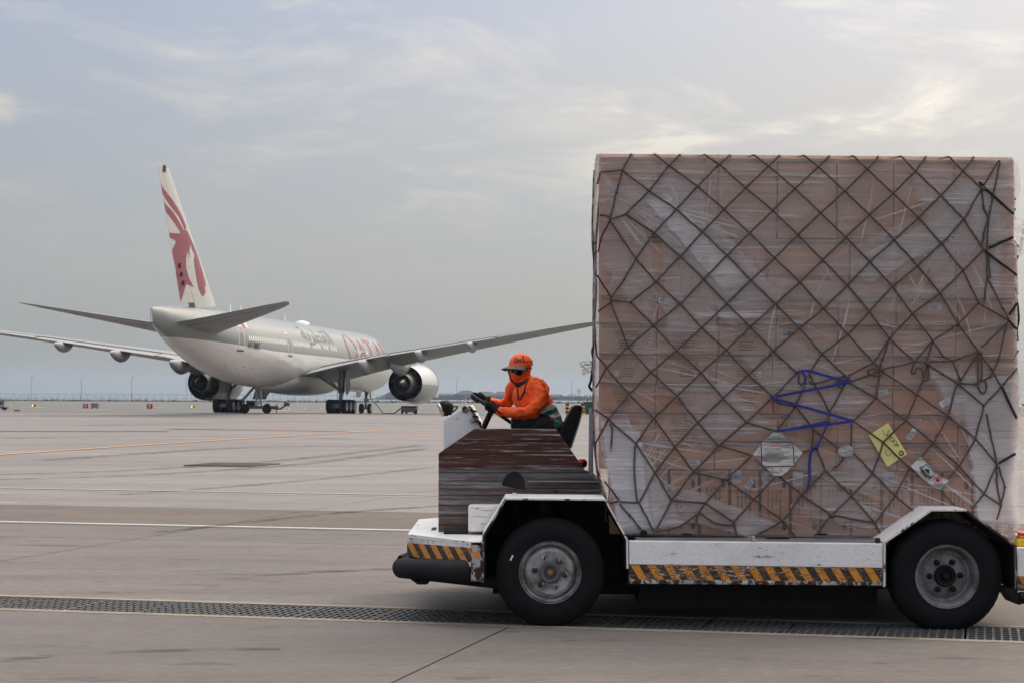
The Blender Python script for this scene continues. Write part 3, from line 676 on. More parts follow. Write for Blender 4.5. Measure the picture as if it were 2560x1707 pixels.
m = MB(); sts = [0, 0.25, 0.5, 1, 1.5, 2.2, 3, 4, 5, 6.2, 7.5, 9]+[10+1.5*k for k in range(24)]+[46+1.0*k for k in range(27)]+[73.1]
m.loft([[skin(st, 2*math.pi*j/56) for j in range(56)] for st in sts]); m.build('fuselage', 'fuselage_paint', ac, smooth=50, local=True)
# belly fairing
m = MB(); rg = []
for k in range(17):
    t = k/16; st = 21+24*t; w = 2.75*math.sin(math.pi*min(max(t, 0.02), 0.98))**0.45; h = 0.55*math.sin(math.pi*min(max(t, 0.02), 0.98))**0.6
    rg.append([Vector((w*1.12*math.cos(a), S(st), 3.3+(1.05+h)*math.sin(a))) for a in [2*math.pi*j/28 for j in range(28)]])
m.loft(rg); m.build('belly_fairing', 'belly_paint', ac, smooth=60, local=True)

def foil(le, te, thick, n=11, camber=0.02, r0=0.0, r1=1.0):
    """closed wing section between leading and trailing edge points (same x); r0..r1 cuts the chord"""
    le, te = Vector(le), Vector(te); ch = te-le; L = ch.length; up = Vector((0, 0, 1)); top = []; bot = []
    for k in range(n+1):
        t = r0+(r1-r0)*0.5*(1-math.cos(math.pi*k/n)) if r0 == 0 else r0+(r1-r0)*k/n
        y = 5*thick*(0.2969*math.sqrt(t)-0.126*t-0.3516*t*t+0.2843*t**3-0.1036*t**4)*L; c = camber*4*t*(1-t)*L
        top.append(le+ch*t+up*(c+y)); bot.append(le+ch*t+up*(c-y-0.004))
    return top+bot[::-1]
# wings: lateral, LE station, LE z, TE station, TE z, thickness
WG = [(2.2, 25.6, 3.55, 41.3, 3.45, 0.115), (6.0, 28.6, 4.15, 41.5, 4.35, 0.11), (10.2, 31.6, 4.85, 42.0, 5.2, 0.10), (20.0, 38.0, 6.35, 44.6, 6.6, 0.095), (29.5, 44.1, 7.75, 47.9, 7.9, 0.09), (31.6, 46.4, 8.0, 48.4, 8.1, 0.07), (32.4, 48.2, 8.1, 48.9, 8.12, 0.05)]
def wing_at(x):
    for a, b in zip(WG, WG[1:]):
        if x <= b[0]:
            t = (x-a[0])/(b[0]-a[0]); return [lerp(a[k], b[k], t) for k in range(6)]
    return WG[-1]
for sgn in (1, -1):
    m = MB(); xs = [2.2, 4, 6, 8, 10.2, 12.5, 15, 17.5, 20, 23, 26, 29.5, 30.6, 31.6, 32.1, 32.4]; rg = []
    for x in xs:
        q = wing_at(x); rg.append(foil((sgn*x, S(q[1]), q[2]), (sgn*x, S(q[3]), q[4]), q[5], r1=0.80 if 3 < x < 26 else 0.999))
    m.loft(rg); wing = m.build('wing', 'wing_grey', ac, smooth=40, local=True)
    # trailing-edge panels, drooped a little
    for x0, x1, dz in ((3.2, 8.7, 0.10), (8.9, 10.9, 0.04), (11.1, 21.5, 0.08), (21.7, 25.9, 0.03)):
        m = MB(); rg = []
        for k in range(5):
            x = lerp(x0, x1, k/4); q = wing_at(x); le, te = Vector((sgn*x, S(q[1]), q[2])), Vector((sgn*x, S(q[3]), q[4]-dz))
            rg.append(foil(le, te, q[5]*0.92, 5, 0.02, 0.805, 0.999))
        m.loft(rg); m.build('flap', 'flap_grey', ac, smooth=40, local=True)
    # flap track fairings
    for x, L, w, dr in ((8.9, 6.2, 0.75, 0.45), (14.3, 5.2, 0.62, 0.35), (19.3, 4.4, 0.52, 0.3)):
        q = wing_at(x); m = MB(); rg = []; yc = S(q[3]); zw = q[4]-0.30
        for k in range(13):
            t = k/12; r = w*(math.sin(math.pi*t**0.8)**0.6 if 0 < t < 1 else 0.02)
            rg.append([Vector((sgn*x+r*0.62*math.cos(a), yc+L*0.62-L*t, zw-dr*math.sin(math.pi*t)+0.15*(1-t)+r*math.sin(a))) for a in [2*math.pi*j/16 for j in range(16)]])
        m.loft(rg); m.build('flap_fairing', 'flap_grey', ac, smooth=60, local=True)
    # engine
    ex, ez = sgn*10.15, 2.92; n0 = S(23.6); L = 7.2
    c = Vector((ex, n0, ez)); back = Vector((0, -1, 0))
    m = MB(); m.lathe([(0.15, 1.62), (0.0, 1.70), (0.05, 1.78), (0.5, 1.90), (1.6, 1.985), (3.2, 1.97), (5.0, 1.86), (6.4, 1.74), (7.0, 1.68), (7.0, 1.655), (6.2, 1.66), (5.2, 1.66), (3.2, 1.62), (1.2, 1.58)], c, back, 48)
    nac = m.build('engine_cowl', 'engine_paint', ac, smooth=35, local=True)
    MB().lathe([(7.004, 1.682), (7.0, 1.655), (6.0, 1.648), (4.6, 1.60)], c, back, 48).build('fan_nozzle', 'nozzle_black', nac, smooth=35, local=True)
    MB().lathe([(-0.012, 1.70), (0.04, 1.79), (0.52, 1.91), (0.5, 1.90), (0.14, 1.615)], c, back, 48).build('inlet_lip', 'bare_metal', nac, smooth=35, local=True)
    MB().lathe([(4.0, 1.60), (4.0, 1.22)], c, back, 40).build('fan_duct', 'nozzle_black', nac, local=True)
    MB().lathe([(1.4, 1.58), (1.4, 0.0)], c, back, 40).build('fan_disc', 'nozzle_black', nac, local=True)
    MB().lathe([(4.0, 1.25), (5.6, 1.22), (6.6, 1.14), (7.6, 0.98), (8.4, 0.86), (8.4, 0.835), (7.4, 0.80)], c, back, 40).build('core_cowl', 'core_metal', nac, smooth=35, local=True)
    MB().lathe([(6.8, 0.78), (7.5, 0.72), (8.4, 0.52), (9.2, 0.24), (9.55, 0.06), (9.6, 0.0)], c, back, 32).build('exhaust_cone', 'hot_metal', nac, smooth=50, local=True)
    MB().lathe([(7.0, 0.83), (7.0, 0.5)], c, back, 32).build('turbine', 'nozzle_black', nac, local=True)
    for k in range(11):
        a = R(-8-7.5*k); rm = 1.64; d = Vector((math.cos(a), 0, math.sin(a)))
        MB().box(c+back*6.97+d*(rm-0.02-0.05*(k == 9)), (0.16, 0.03, 0.045), Matrix.Rotation(-a, 3, 'Y')).build('nozzle_tick', 'white_paint', nac, local=True)  # white ticks standing for the reflective gaps round the lower nozzle
    # pylon
    m = MB(); q = wing_at(10.15); pr = []
    for st, z0, z1, w in ((25.2, 4.65, 4.9, 0.10), (27.5, 4.3, 5.35, 0.34), (30.2, 4.0, 5.4, 0.44), (32.6, 3.55, 5.15, 0.46), (34.4, 3.75, 5.0, 0.40), (37.2, 4.4, 4.95, 0.12)):
        pr.append([Vector((ex+w*math.cos(a), S(st), (z0+z1)/2+(z1-z0)/2*math.sin(a))) for a in [2*math.pi*j/20 for j in range(20)]])
    m.loft(pr); m.build('pylon', 'flap_grey', ac, smooth=50, local=True)
    # main landing gear
    gx = sgn*5.49
    for ax in (-1.45, 0, 1.45):
        for k in (-1, 1):
            wc_ = Vector((gx+k*0.70, ax, 0.655)); w = MB().lathe([(-0.20, 0.30), (-0.25, 0.42), (-0.265, 0.54), (-0.23, 0.625), (-0.12, 0.655), (0.12, 0.655), (0.23, 0.625), (0.265, 0.54), (0.25, 0.42), (0.20, 0.30)], wc_, (1, 0, 0), 28).build('wheel', 'aircraft_tyre', ac, smooth=45, local=True)
            MB().lathe([(0.0, 0.05), (0.20, 0.12), (0.22, 0.24), (0.262, 0.30), (0.258, 0.385), (0.22, 0.40), (0.1, 0.3)], wc_, (k, 0, 0), 24).build('rim', 'hub_grey', w, smooth=35, local=True)
            MB().lathe([(0.0, 0.12), (0.215, 0.12), (0.24, 0.06), (0.24, 0.0)], wc_, (k, 0, 0), 12).build('hub', 'gear_grey', w, smooth=35, local=True)
        MB().tube([(gx-0.62, ax, 0.655), (gx+0.62, ax, 0.655)], 0.10, 10).build('axle', 'gear_grey', ac, local=True)
        MB().lathe([(-0.40, 0.24), (-0.40, 0.29), (-0.16, 0.29), (-0.16, 0.12), (0.16, 0.12), (0.16, 0.29), (0.40, 0.29), (0.40, 0.24)], (gx, ax, 0.655), (1, 0, 0), 16).build('brake', 'dark_grey', ac, local=True)
    MB().tube([(gx, -1.75, 0.68), (gx, 1.75, 0.72)], 0.17, 10).build('truck_beam', 'gear_grey', ac, smooth=40, local=True)
    MB().tube([(gx, 0, 0.7), (gx, 0, 2.3)], 0.20, 14).build('oleo', 'bare_metal', ac, smooth=40, local=True)
    MB().tube([(gx, 0, 1.9), (gx+sgn*0.1, 0, 4.6)], 0.30, 14).build('strut', 'gear_grey', ac, smooth=40, local=True)
    MB().tube([(gx, 0, 2.1), (gx-sgn*2.3, -0.6, 3.6)], 0.10, 8).build('side_brace', 'gear_grey', ac, local=True)
    MB().tube([(gx, 0, 1.95), (gx-sgn*1.2, -2.6, 3.9)], 0.09, 8).build('drag_brace', 'gear_grey', ac, local=True)
    MB().tube([(gx, 0.2, 1.95), (gx-sgn*0.4, 2.4, 3.6)], 0.09, 8).build('drag_brace', 'gear_grey', ac, local=True)
    m = MB().tube([(gx, -0.25, 1.95), (gx, -0.75, 1.45), (gx, -0.3, 0.95)], 0.07, 6); m.build('torque_link', 'gear_grey', ac, local=True)
    for k in range(4): MB().tube(spline([(gx+0.18*math.cos(k*1.7), -0.2, 3.4), (gx+0.3*math.cos(k*1.7), -0.33, 2.0), (gx+0.35*math.sin(k*2), -0.5, 1.0)], 4), 0.03, 5).build('brake_line', 'black_metal', ac, local=True)
    x = gx+sgn*0.62
    MB().prism([(x, -1.0, 4.35), (x, 0.7, 4.35), (x, 0.75, 2.3), (x, 0.1, 1.85), (x, -0.75, 1.75)], (sgn*0.05, 0, 0)).build('gear_door', 'flap_grey', ac, local=True)
    MB().prism([(gx-sgn*3.4, -2.2, 2.42), (gx-sgn*3.4, 2.2, 2.42), (gx-sgn*3.0, 2.1, 1.3), (gx-sgn*3.0, -2.1, 1.3)], (sgn*0.05, 0, 0)).build('bay_door', 'fin_paint', ac, local=True) if sgn < 0 else None
    # tailplane
    m = MB(); rg = []
    for x, ls, lz, ts, tz, th in ((0.8, 61.8, 6.35, 70.3, 7.0, 0.10), (3.0, 64.1, 6.78, 70.9, 7.3, 0.095), (9.6, 70.3, 8.15, 72.9, 8.3, 0.085), (10.4, 71.4, 8.32, 73.2, 8.40, 0.08), (10.76, 72.6, 8.40, 73.4, 8.44, 0.06)):
        rg.append(foil((sgn*x, S(ls), lz), (sgn*x, S(ts), tz), th, 9, 0.0))
    m.loft(rg); hs = m.build('tailplane', 'wing_grey', ac, smooth=40, local=True)
    m = MB().tube([(sgn*1.6, S(69.6), 6.72), (sgn*9.6, S(72.3), 8.10)], 0.012, 4); m.build('hinge_line', 'black_metal', hs, local=True)
# nose gear
for k in (-1, 1):
    wc_ = Vector((k*0.46, S(5.9), 0.545)); w = MB().lathe([(-0.17, 0.25), (-0.2, 0.36), (-0.19, 0.48), (-0.10, 0.545), (0.10, 0.545), (0.19, 0.48), (0.2, 0.36), (0.17, 0.25)], wc_, (1, 0, 0), 24).build('wheel', 'aircraft_tyre', ac, smooth=45, local=True)
    MB().lathe([(0, 0.1), (0.17, 0.15), (0.2, 0.3), (0.17, 0.34), (0.05, 0.25)], wc_, (k, 0, 0), 20).build('rim', 'hub_grey', w, smooth=35, local=True)
MB().tube([(-0.4, S(5.9), 0.545), (0.4, S(5.9), 0.545)], 0.08, 8).build('axle', 'gear_grey', ac, local=True)
MB().tube([(0, S(5.9), 0.55), (0, S(5.7), 1.6), (0, S(5.6), 2.7)], [0.12, 0.16, 0.2], 12).build('nose_strut', 'gear_grey', ac, smooth=40, local=True)
MB().tube([(0, S(5.8), 1.6), (0, S(3.8), 2.8)], 0.08, 8).build('drag_brace', 'gear_grey', ac, local=True)
MB().box((0, S(5.55), 1.45), (0.5, 0.25, 0.35)).build('steering_unit', 'dark_grey', ac, local=True)
for k in (-1, 1): MB().prism([(k*0.62, S(7.3), 2.5), (k*0.62, S(5.0), 2.5), (k*0.8, S(5.2), 1.75), (k*0.8, S(7.1), 1.75)], (k*0.04, 0, 0)).build('gear_door', 'fin_paint', ac, local=True)
# fin and rudder (corners measured on the centre plane)
FP = {n: ray_local(px, py, 0.0) for n, (px, py) in dict(tb=(394.6, 415), lb=(420.5, 422), te=(451.5, 758), le=(533, 754)).items()}
def fin_pt(u, v, side=1, off=0.0):
    """u along the chord from leading edge, v up the fin"""
    a = FP['le'].lerp(FP['lb'], v); b = FP['te'].lerp(FP['tb'], v); p = a.lerp(b, u); ch = (b-a).length
    t = max(u, 0.0); y = 5*0.10*(0.2969*math.sqrt(t)-0.126*t-0.3516*t*t+0.2843*t**3-0.1036*t**4)*ch
    return Vector((side*(max(y, 0.01)+off), p.y, p.z))
def fin_ring(v, u0, u1, n=10):
    us = [u0+(u1-u0)*(0.5*(1-math.cos(math.pi*k/n)) if u0 == 0 else k/n) for k in range(n+1)]
    return [fin_pt(u, v, 1) for u in us]+[fin_pt(u, v, -1) for u in us[::-1]]
vs_ = [-0.04, 0.0, 0.1, 0.25, 0.4, 0.55, 0.7, 0.85, 0.97, 1.0]
fin = MB().loft([fin_ring(v, 0.0, 0.685) for v in vs_]).build('tail_fin', 'fin_paint', ac, smooth=35, local=True)
MB().loft([fin_ring(v, 0.692, 1.0, 6) for v in vs_[1:]]).build('rudder', 'fin_paint', fin, smooth=35, local=True)
MB().box(fin_pt(0.55, 0.985)+Vector((0.02, 0, 0.05)), (0.06, 0.5, 0.5)).build('beacon', 'black_metal', fin, local=True)
for v in (0.10, 0.165, 0.23): MB().box(fin_pt(0.86, 0.38-v, off=0.05), (0.12, 0.3, 0.35)).build('rudder_actuator', 'black_metal', fin, local=True)
# antelope emblem, drawn on the right face of fin and rudder
def em(cx_, cy_): 
    p = ray_local(360+cx_/3.135, 400+cy_/3.135, 0.15); return (p.y, p.z)
def on_fin(y, z):
    v = (z-FP['le'].z)/(FP['lb'].z-FP['le'].z)
    for _ in range(3):
        a = FP['le'].lerp(FP['lb'], v); b = FP['te'].lerp(FP['tb'], v); u = (y-a.y)/(b.y-a.y); v += (z-a.lerp(b, u).z)/(FP['lb'].z-FP['le'].z)
    return fin_pt(min(max(u, 0.01), 0.995), v, 1, 0.012)
horn = [(128, 168), (140, 225), (175, 300), (215, 370), (270, 450), (308, 545), (322, 542), (318, 510), (295, 450), (260, 380), (225, 320), (185, 258)]
body = [(148, 303), (155, 350), (185, 410), (225, 470), (255, 520), (283, 580), (200, 572), (215, 610), (250, 632), (252, 650), (240, 690), (210, 725), (218, 790), (250, 800), (262, 860), (268, 960), (280, 1040), (285, 1108), (302, 1108), (318, 1030), (330, 975), (350, 985), (378, 998), (345, 930), (325, 850), (322, 780), (330, 715), (345, 770), (343, 720), (352, 660), (362, 700), (383, 745), (376, 785), (385, 860), (395, 930), (410, 1010), (430, 1060), (445, 1070), (460, 1040), (458, 1010), (447, 978), (456, 992), (468, 990), (460, 940), (440, 860), (410, 750), (385, 680), (365, 640), (345, 590), (325, 552), (300, 548), (262, 470), (228, 410), (190, 360), (165, 322)]
for pl in (horn, body):
    p2 = [em(*p) for p in pl]; tri = tessellate_polygon([[Vector((a, b, 0)) for a, b in p2]])
    v3, f3 = conform(p2, [tuple(t) for t in tri], on_fin, 0.5); MB().add(v3, f3).build('emblem', 'maroon', fin, local=True)
# cabin windows, doors, writing on the right side
def arc_z(st, z):
    lo, hi, hw = fus(st); return math.asin(max(-1, min(1, (z-(lo+hi)/2)/((hi-lo)/2))))
def on_skin(off): return lambda st, z: skin(st, arc_z(st, z), off)
def band(pts, w):
    """outline strokes (station, z) -> flat quads"""
    vs = []; fs = []
    for (a, b), (c, d) in zip(pts, pts[1:]):
        L = math.hypot(c-a, d-b); nx_, nz_ = -(d-b)/L*w/2, (c-a)/L*w/2; o = len(vs)
        vs += [(a-nx_, b-nz_), (c-nx_, d-nz_), (c+nx_, d+nz_), (a+nx_, b+nz_)]; fs.append((o, o+1, o+2, o+3))
    return vs, fs
wz = 6.28
for runs in ((57.2, 20, 0.53), (44.6, 10, 0.56), (38.0, 5, 0.56), (34.2, 3, 0.6), (31.6, 4, 0.6), (22.0, 9, 0.6)):
    for k in range(runs[1]):
        st = runs[0]-k*runs[2]; oc = [(st+0.15*math.cos(a)*1.0, wz+0.26*math.sin(a)) for a in [2*math.pi*j/8+0.39 for j in range(8)]]
        MB().add([on_skin(0.012)(*p) for p in oc], [tuple(range(8))]).build('window', 'window_shade', ac, local=True)
def door(st, w, z0, z1):
    r = [(st-w/2, z0), (st-w/2, z1-0.15), (st-w/2+0.15, z1), (st+w/2-0.15, z1), (st+w/2, z1-0.15), (st+w/2, z0), (st-w/2, z0)]
    v, f = band(r, 0.10); v, f = conform(v, f, on_skin(0.014), 0.3); d = MB().add(v, f).build('door', 'door_line', ac, local=True)
    v, f = band([(st-w/2-0.1, z0-0.06), (st+w/2+0.1, z0-0.06)], 0.12); v, f = conform(v, f, on_skin(0.02), 0.3); MB().add(v, f).build('door_sill', 'ink', d, local=True)
    v, f = band([(st-0.1, wz-0.3), (st-0.1, wz+0.3), (st+0.25, wz+0.3)], 0.07); v, f = conform(v, f, on_skin(0.016), 0.3); MB().add(v, f).build('door_handle', 'brand_grey', d, local=True)
door(59.0, 1.15, 5.25, 7.25); door(45.9, 1.1, 5.2, 7.15)
for c0, c1, mt in ((57.9, 57.2, 'flag_maroon'), (57.19, 56.75, 'door_line')):
    v, f = conform([(c0, 7.15), (c1, 7.15), (c1, 7.55), (c0, 7.55)], [(0, 1, 2, 3)], on_skin(0.014), 0.3); MB().add(v, f).build('flag', mt, ac, local=True)
def letters(name, vs, fs, st0, z0, mat, k=1.0, step=0.25):
    v, f = conform([(st0-x*k, z0+y) for x, y in vs], fs, on_skin(0.016), step); MB().add(v, f).build(name, mat, ac, local=True)
v, f = text_geo('A7-BBC', 0.78, 'LEFT', 0.01); letters('registration', v, f, 57.6, 5.66, 'ink', 1.15)
def stroke_glyph(segs, w):
    vs, fs = [], []
    for pts in segs:
        v, f = band(pts, w); o = len(vs); vs += v; fs += [tuple(i+o for i in q) for q in f]
    return vs, fs
def arc(cx_, cz_, rx, rz, a0, a1, n=20): return [(cx_+rx*math.cos(R(lerp(a0, a1, k/n))), cz_+rz*math.sin(R(lerp(a0, a1, k/n)))) for k in range(n+1)]
# big letters: outlines with thick and thin strokes
def ring(cx_, cz_, rx, rz, ix, iz, n=28):
    vs = [(cx_+a*math.cos(2*math.pi*k/n), cz_+b*math.sin(2*math.pi*k/n)) for a, b in ((rx, rz), (ix, iz)) for k in range(n)]
    return vs, [(k, (k+1) % n, n+(k+1) % n, n+k) for k in range(n)]
LH = 2.5; zb = 5.30
q0 = 25.3
v, f = ring(0, 0, 2.0, 1.38, 1.45, 1.22); letters('letter', [(x+2.0, y) for x, y in v], f, q0, 6.55, 'brand_red')
letters('letter_tail', [(2.2, -0.9), (2.9, -0.9), (4.6, -1.75), (3.7, -1.75)], [(0, 1, 2, 3)], q0, 6.55, 'brand_red')
def big_A(st):
    letters('letter', [(0, 0), (0.35, 0), (1.75, 2.3), (1.55, 2.45), (3.2, 0), (2.45, 0), (1.35, 2.1), (0.7, 0.75), (2.2, 0.75), (2.05, 1.0), (0.85, 1.0)], [(0, 1, 2, 3), (3, 6, 5, 4), (7, 8, 9, 10)], st, zb-0.05, 'brand_red')
def big_T(st): letters('letter', [(0, 2.1), (3.0, 2.1), (3.0, 2.45), (0, 2.45), (1.2, 0), (1.85, 0), (1.85, 2.1), (1.2, 2.1)], [(0, 1, 2, 3), (4, 5, 6, 7)], st, zb-0.05, 'brand_red')
big_A(20.6); big_T(17.0); big_A(13.6)
letters('letter', [(0, 0), (0.65, 0), (0.65, 2.45), (0, 2.45), (0.65, 2.2), (1.9, 2.2), (2.3, 1.8), (1.9, 1.3), (0.65, 1.3), (0.65, 2.45), (2.0, 2.45), (2.7, 1.85), (2.0, 1.1), (0.65, 1.1), (1.3, 1.15), (1.9, 1.15), (3.0, 0), (2.4, 0)], [(0, 1, 2, 3), (4, 5, 10, 9), (5, 6, 11, 10), (6, 7, 12, 11), (7, 8, 13, 12), (14, 15, 16, 17)], 10.0, zb-0.05, 'brand_red')
v, f = text_geo('\ufe94\ufef3\ufeae\ufec4\ufed8\ufedf\ufe8d', 1.75, 'LEFT', 0.02); letters('script', v, f, 40.6, 7.28, 'brand_grey', 2.15)
# roof dome, aerials, lower marks
MB().lathe([(0, 0.8), (0.22, 0.7), (0.36, 0.4), (0.42, 0.0)], (0, S(31.5), 8.53), (0, 0, 1), 20).build('roof_dome', 'white_paint', ac, smooth=60, local=True)
for st, z, hgt in ((53.5, 8.58, 0.8), (50.5, 8.58, 0.8), (37.0, 8.58, 0.7)): MB().prism([(0.02, S(st), z), (0.02, S(st+0.45), z), (0.02, S(st+0.5), z+hgt), (0.02, S(st+0.3), z+hgt)], (-0.04, 0, 0)).build('aerial', 'white_paint', ac, local=True)
for st, hgt in ((42.0, 0.7), (33.5, 0.6), (29.5, 0.6)): MB().prism([(0.03, S(st), 2.0), (0.03, S(st+0.4), 2.3), (0.03, S(st+0.65), 2.0-hgt+0.4), (0.03, S(st+0.45), 2.0-hgt+0.4)], (-0.06, 0, 0)).build('aerial', 'dark_grey', ac, local=True)
rr = random.Random(9)
for k in range(16):
    st, a = rr.uniform(36, 62), R(rr.uniform(-62, -15)); p = [skin(st, a, 0.01), skin(st+rr.uniform(0.1, 0.5), a, 0.01), skin(st+0.3, a+0.03, 0.01)]
    MB().add(p, [(0, 1, 2)]).build('vent_mark', 'dark_grey', ac, local=True)
MB().prism([(0.0, S(73.05), 8.05), (0.05, S(73.05), 8.05), (0.05, S(73.3), 8.0), (0.05, S(73.3), 6.95), (0.05, S(73.05), 6.9)], (-0.1, 0, 0)).build('tail_cap', 'fin_paint', ac, local=True)

# ------------------------------------------------------------------ ground equipment at the aircraft
def cable(pts, r, name, mat, label=None, parent=None):
    o = MB().tube(spline(pts, 8), r, 6).build(name, mat, parent, smooth=60); return o
b = GF(1023, 1033.5); Y = b.y; t = thing('ground_power_unit', 'black box-shaped power unit on wheels with two red lamps under the engine', 'power unit', b); p, q = W(1004, 1015, Y), W(1039.5, 1029.5, Y)
MB().box2((p.x, Y, q.z), (q.x, Y+2.2, p.z)).build('cabinet', 'dark_grey', t, bevel=0.05)
MB().box2((p.x-0.05, Y-0.05, p.z-0.08), (q.x+0.05, Y+2.25, p.z+0.04)).build('lid', 'black_metal', t, bevel=0.02)
for x in (p.x+0.16, q.x-0.16): MB().box((x, Y-0.02, p.z-0.17), (0.2, 0.035, 0.13)).build('lamp', 'red_lamp' if False else 'red_paint', t)
for x in (p.x+0.05, q.x+0.02, p.x+0.35, q.x-0.2):
    MB().lathe([(-0.09, 0.08), (-0.09, 0.2), (-0.05, 0.24), (0.05, 0.24), (0.09, 0.2), (0.09, 0.08)], (x, Y+(0.2 if x in (p.x+0.05, q.x+0.02) else 1.9), b.z+0.24), (1, 0, 0), 18, cap=True).build('wheel', 'aircraft_tyre', t, smooth=40)
MB().tube([(q.x+0.08, Y+0.2, q.z), (q.x+0.16, Y+0.2, p.z+0.1), (q.x-0.1, Y+0.3, p.z+0.25)], 0.03, 6).build('handle', 'grey_metal', t)
n_ = AM @ Vector((1.1, S(8.2), 2.45)); gg = GF(952, 1032.5); k1 = GF(985, 1033); tl = Vector((p.x, Y+0.3, p.z-0.1))
o = cable([n_, n_+Vector((0.12, -0.3, -0.9)), lerp(n_, gg, 0.7)+Vector((0.05, 0, 0)), gg+Vector((0.25, 0, 0.04)), gg+Vector((0.9, -1, 0.03)), k1+Vector((0, 0, 0.03)), lerp(k1, tl, 0.6), tl], 0.055, 'power_cable', 'black_metal')
settle(tag(o, 'thick black cable hanging from the aircraft nose to the power unit', 'cable'), gg)
# towable work stairs behind the far landing gear
b = GF(640, 1033.0); Y = b.y+2; t = thing('towable_stairs', 'towable work stairs on a trailer chassis behind the far landing gear', 'stairs', b)
P = lambda px, py, d=0.0: W(px, py, Y+d)
for d in (0, 1.3):
    MB().tube([P(600, 1017, d), P(696, 1017, d)], 0.13, 6).build('chassis_rail', 'dark_grey', t)
    for x in (612, 667): MB().lathe([(-0.12, 0.1), (-0.12, 0.36), (-0.07, 0.42), (0.07, 0.42), (0.12, 0.36), (0.12, 0.1)], Vector((P(x, 1017, d).x, Y+d, b.z+0.42)), (0, 1, 0), 20, cap=True).build('wheel', 'aircraft_tyre', t, smooth=40)
for x in (605, 630, 660, 690): MB().tube([P(x, 1016.8, 0), P(x, 1016.8, 1.3)], 0.07, 6).build('cross_member', 'dark_grey', t)
MB().box2((P(615, 1001, 0).x, Y+0.1, P(615, 1014, 0).z), (P(634.5, 1001, 0).x, Y+1.1, P(615, 1001, 0).z)).build('engine_box', 'black_metal', t, bevel=0.04)
MB().tube([P(680, 1019.5, 0.65), P(700, 1021.5, 0.65), P(716, 1011, 0.65)], 0.08, 6).build('drawbar', 'dark_grey', t)
MB().box(P(717, 1009, 0.65), (0.5, 0.3, 0.3), (0, 20, 0)).build('hitch', 'dark_grey', t)
MB().tube([P(717, 1008, 0.65), P(711, 1003, 0.65)], 0.05, 6).build('hitch_lever', 'dark_grey', t); MB().tube([P(717, 1008, 0.65), P(724, 1006.5, 0.65)], 0.05, 6).build('hitch_lever', 'dark_grey', t)
for x, d in ((638.5, 0), (651, 0), (638.5, 1.2), (651, 1.2)): MB().tube([P(x+3, 1015, d), P(x, 962, d)], 0.075, 6).build('tower_post', 'grey_metal', t)
for k in range(4):
    y0, y1 = 1013-k*12.5, 1001-k*12.5
    for d in (0, 1.2): MB().tube([P(641-k*0.8, y0, d), P(653-k*0.8, y1, d)], 0.04, 5).build('lattice_bar', 'grey_metal', t); MB().tube([P(653-k*0.8, y0, d), P(641-k*0.8, y1, d)], 0.04, 5).build('lattice_bar', 'grey_metal', t)
MB().box2((P(636, 962, 0).x, Y-0.1, P(636, 963.5, 0).z), (P(652, 962, 0).x, Y+1.3, P(636, 961, 0).z)).build('platform', 'dark_grey', t)
for d in (0, 1.2): MB().tube([P(604, 1002, d), P(638, 964, d)], 0.10, 6).build('stringer', 'dark_grey', t)
for k in range(10):
    c = lerp(P(604, 1002, 0.6), P(638, 964, 0.6), (k+0.5)/10); MB().box(c, (0.32, 1.15, 0.04)).build('tread', 'yellow_line' if k > 6 else 'dark_grey', t)
for d in (0, 1.2): MB().tube([P(618, 990, d), P(616, 986, d), P(634, 968, d), P(637, 971, d)], 0.04, 6).build('handrail', 'grey_metal', t)
MB().box2((P(662, 1007.5, 0).x, Y+0.3, P(662, 1014, 0).z), (P(671, 1007, 0).x, Y+0.9, P(662, 1007.5, 0).z)).build('tool_box', 'black_metal', t)
for x in (673, 691.5): MB().tube([P(x, 1008, 0), P(x, 1032, 0)], 0.045, 6).build('jack_leg', 'galvanised', t)
# chock under the near wheels
b = GF(863, 1031.3); Y = b.y-0.9
o = MB().prism([Vector((b.x-0.25, Y, gz(Y))), Vector((b.x+0.25, Y, gz(Y))), Vector((b.x+0.25, Y, gz(Y)+0.16)), Vector((b.x-0.25, Y, gz(Y)+0.16))], (0, 0.3, 0)).build('wheel_chock', 'orange_paint')
settle(tag(o, 'orange chock against the near main wheels of the aircraft', 'wheel chock'), b)
# ------------------------------------------------------------------ pallet transporter (side towards the camera at depth YN)
YN, YF = 14.63, 17.95
VB = Vector((W(1800, 1000, 16.2).x, 16.2, 0))
tv = thing('pallet_transporter', 'worn white airport pallet transporter with orange and black hazard stripes, carrying the wrapped cargo', 'airport vehicle', VB)
worn('white_chipped', (0.80, 0.785, 0.76), (0.10, 0.038, 0.018), 0.57, 16.0, (1, 1, 1), 0.4, 0.02, dirt_amt=0.5, seed=3.0)
worn('post_rust', (0.52, 0.49, 0.46), (0.045, 0.018, 0.010), 0.455, 14.0, (1, 1, 0.6), 0.5, 0.05, dirt=(0.10, 0.05, 0.03), dirt_amt=0.8, seed=5.0)
s = NT('white_worn'); co = s.coords((0.6, 1, 4.0)); a = s.noise(5, 8, 0.68, 0.4, co); sc_ = s.noise(9, 5, 0.7, 0.2, s.coords((0.10, 1, 9.0))); g_ = s.noise(2.2, 7, 0.68, 0.5); fg = s.noise(48, 4, 0.65, 0.2)
p = s.mix(s.math('MULTIPLY', s.ramp(g_, [(0.42, 0.0), (0.70, 1.0)]), 0.40), (0.84, 0.825, 0.80), (0.50, 0.46, 0.42)); p = s.mix(s.math('MULTIPLY', s.ramp(fg, [(0.52, 0.0), (0.72, 1.0)]), 0.30), p, (0.30, 0.27, 0.24))
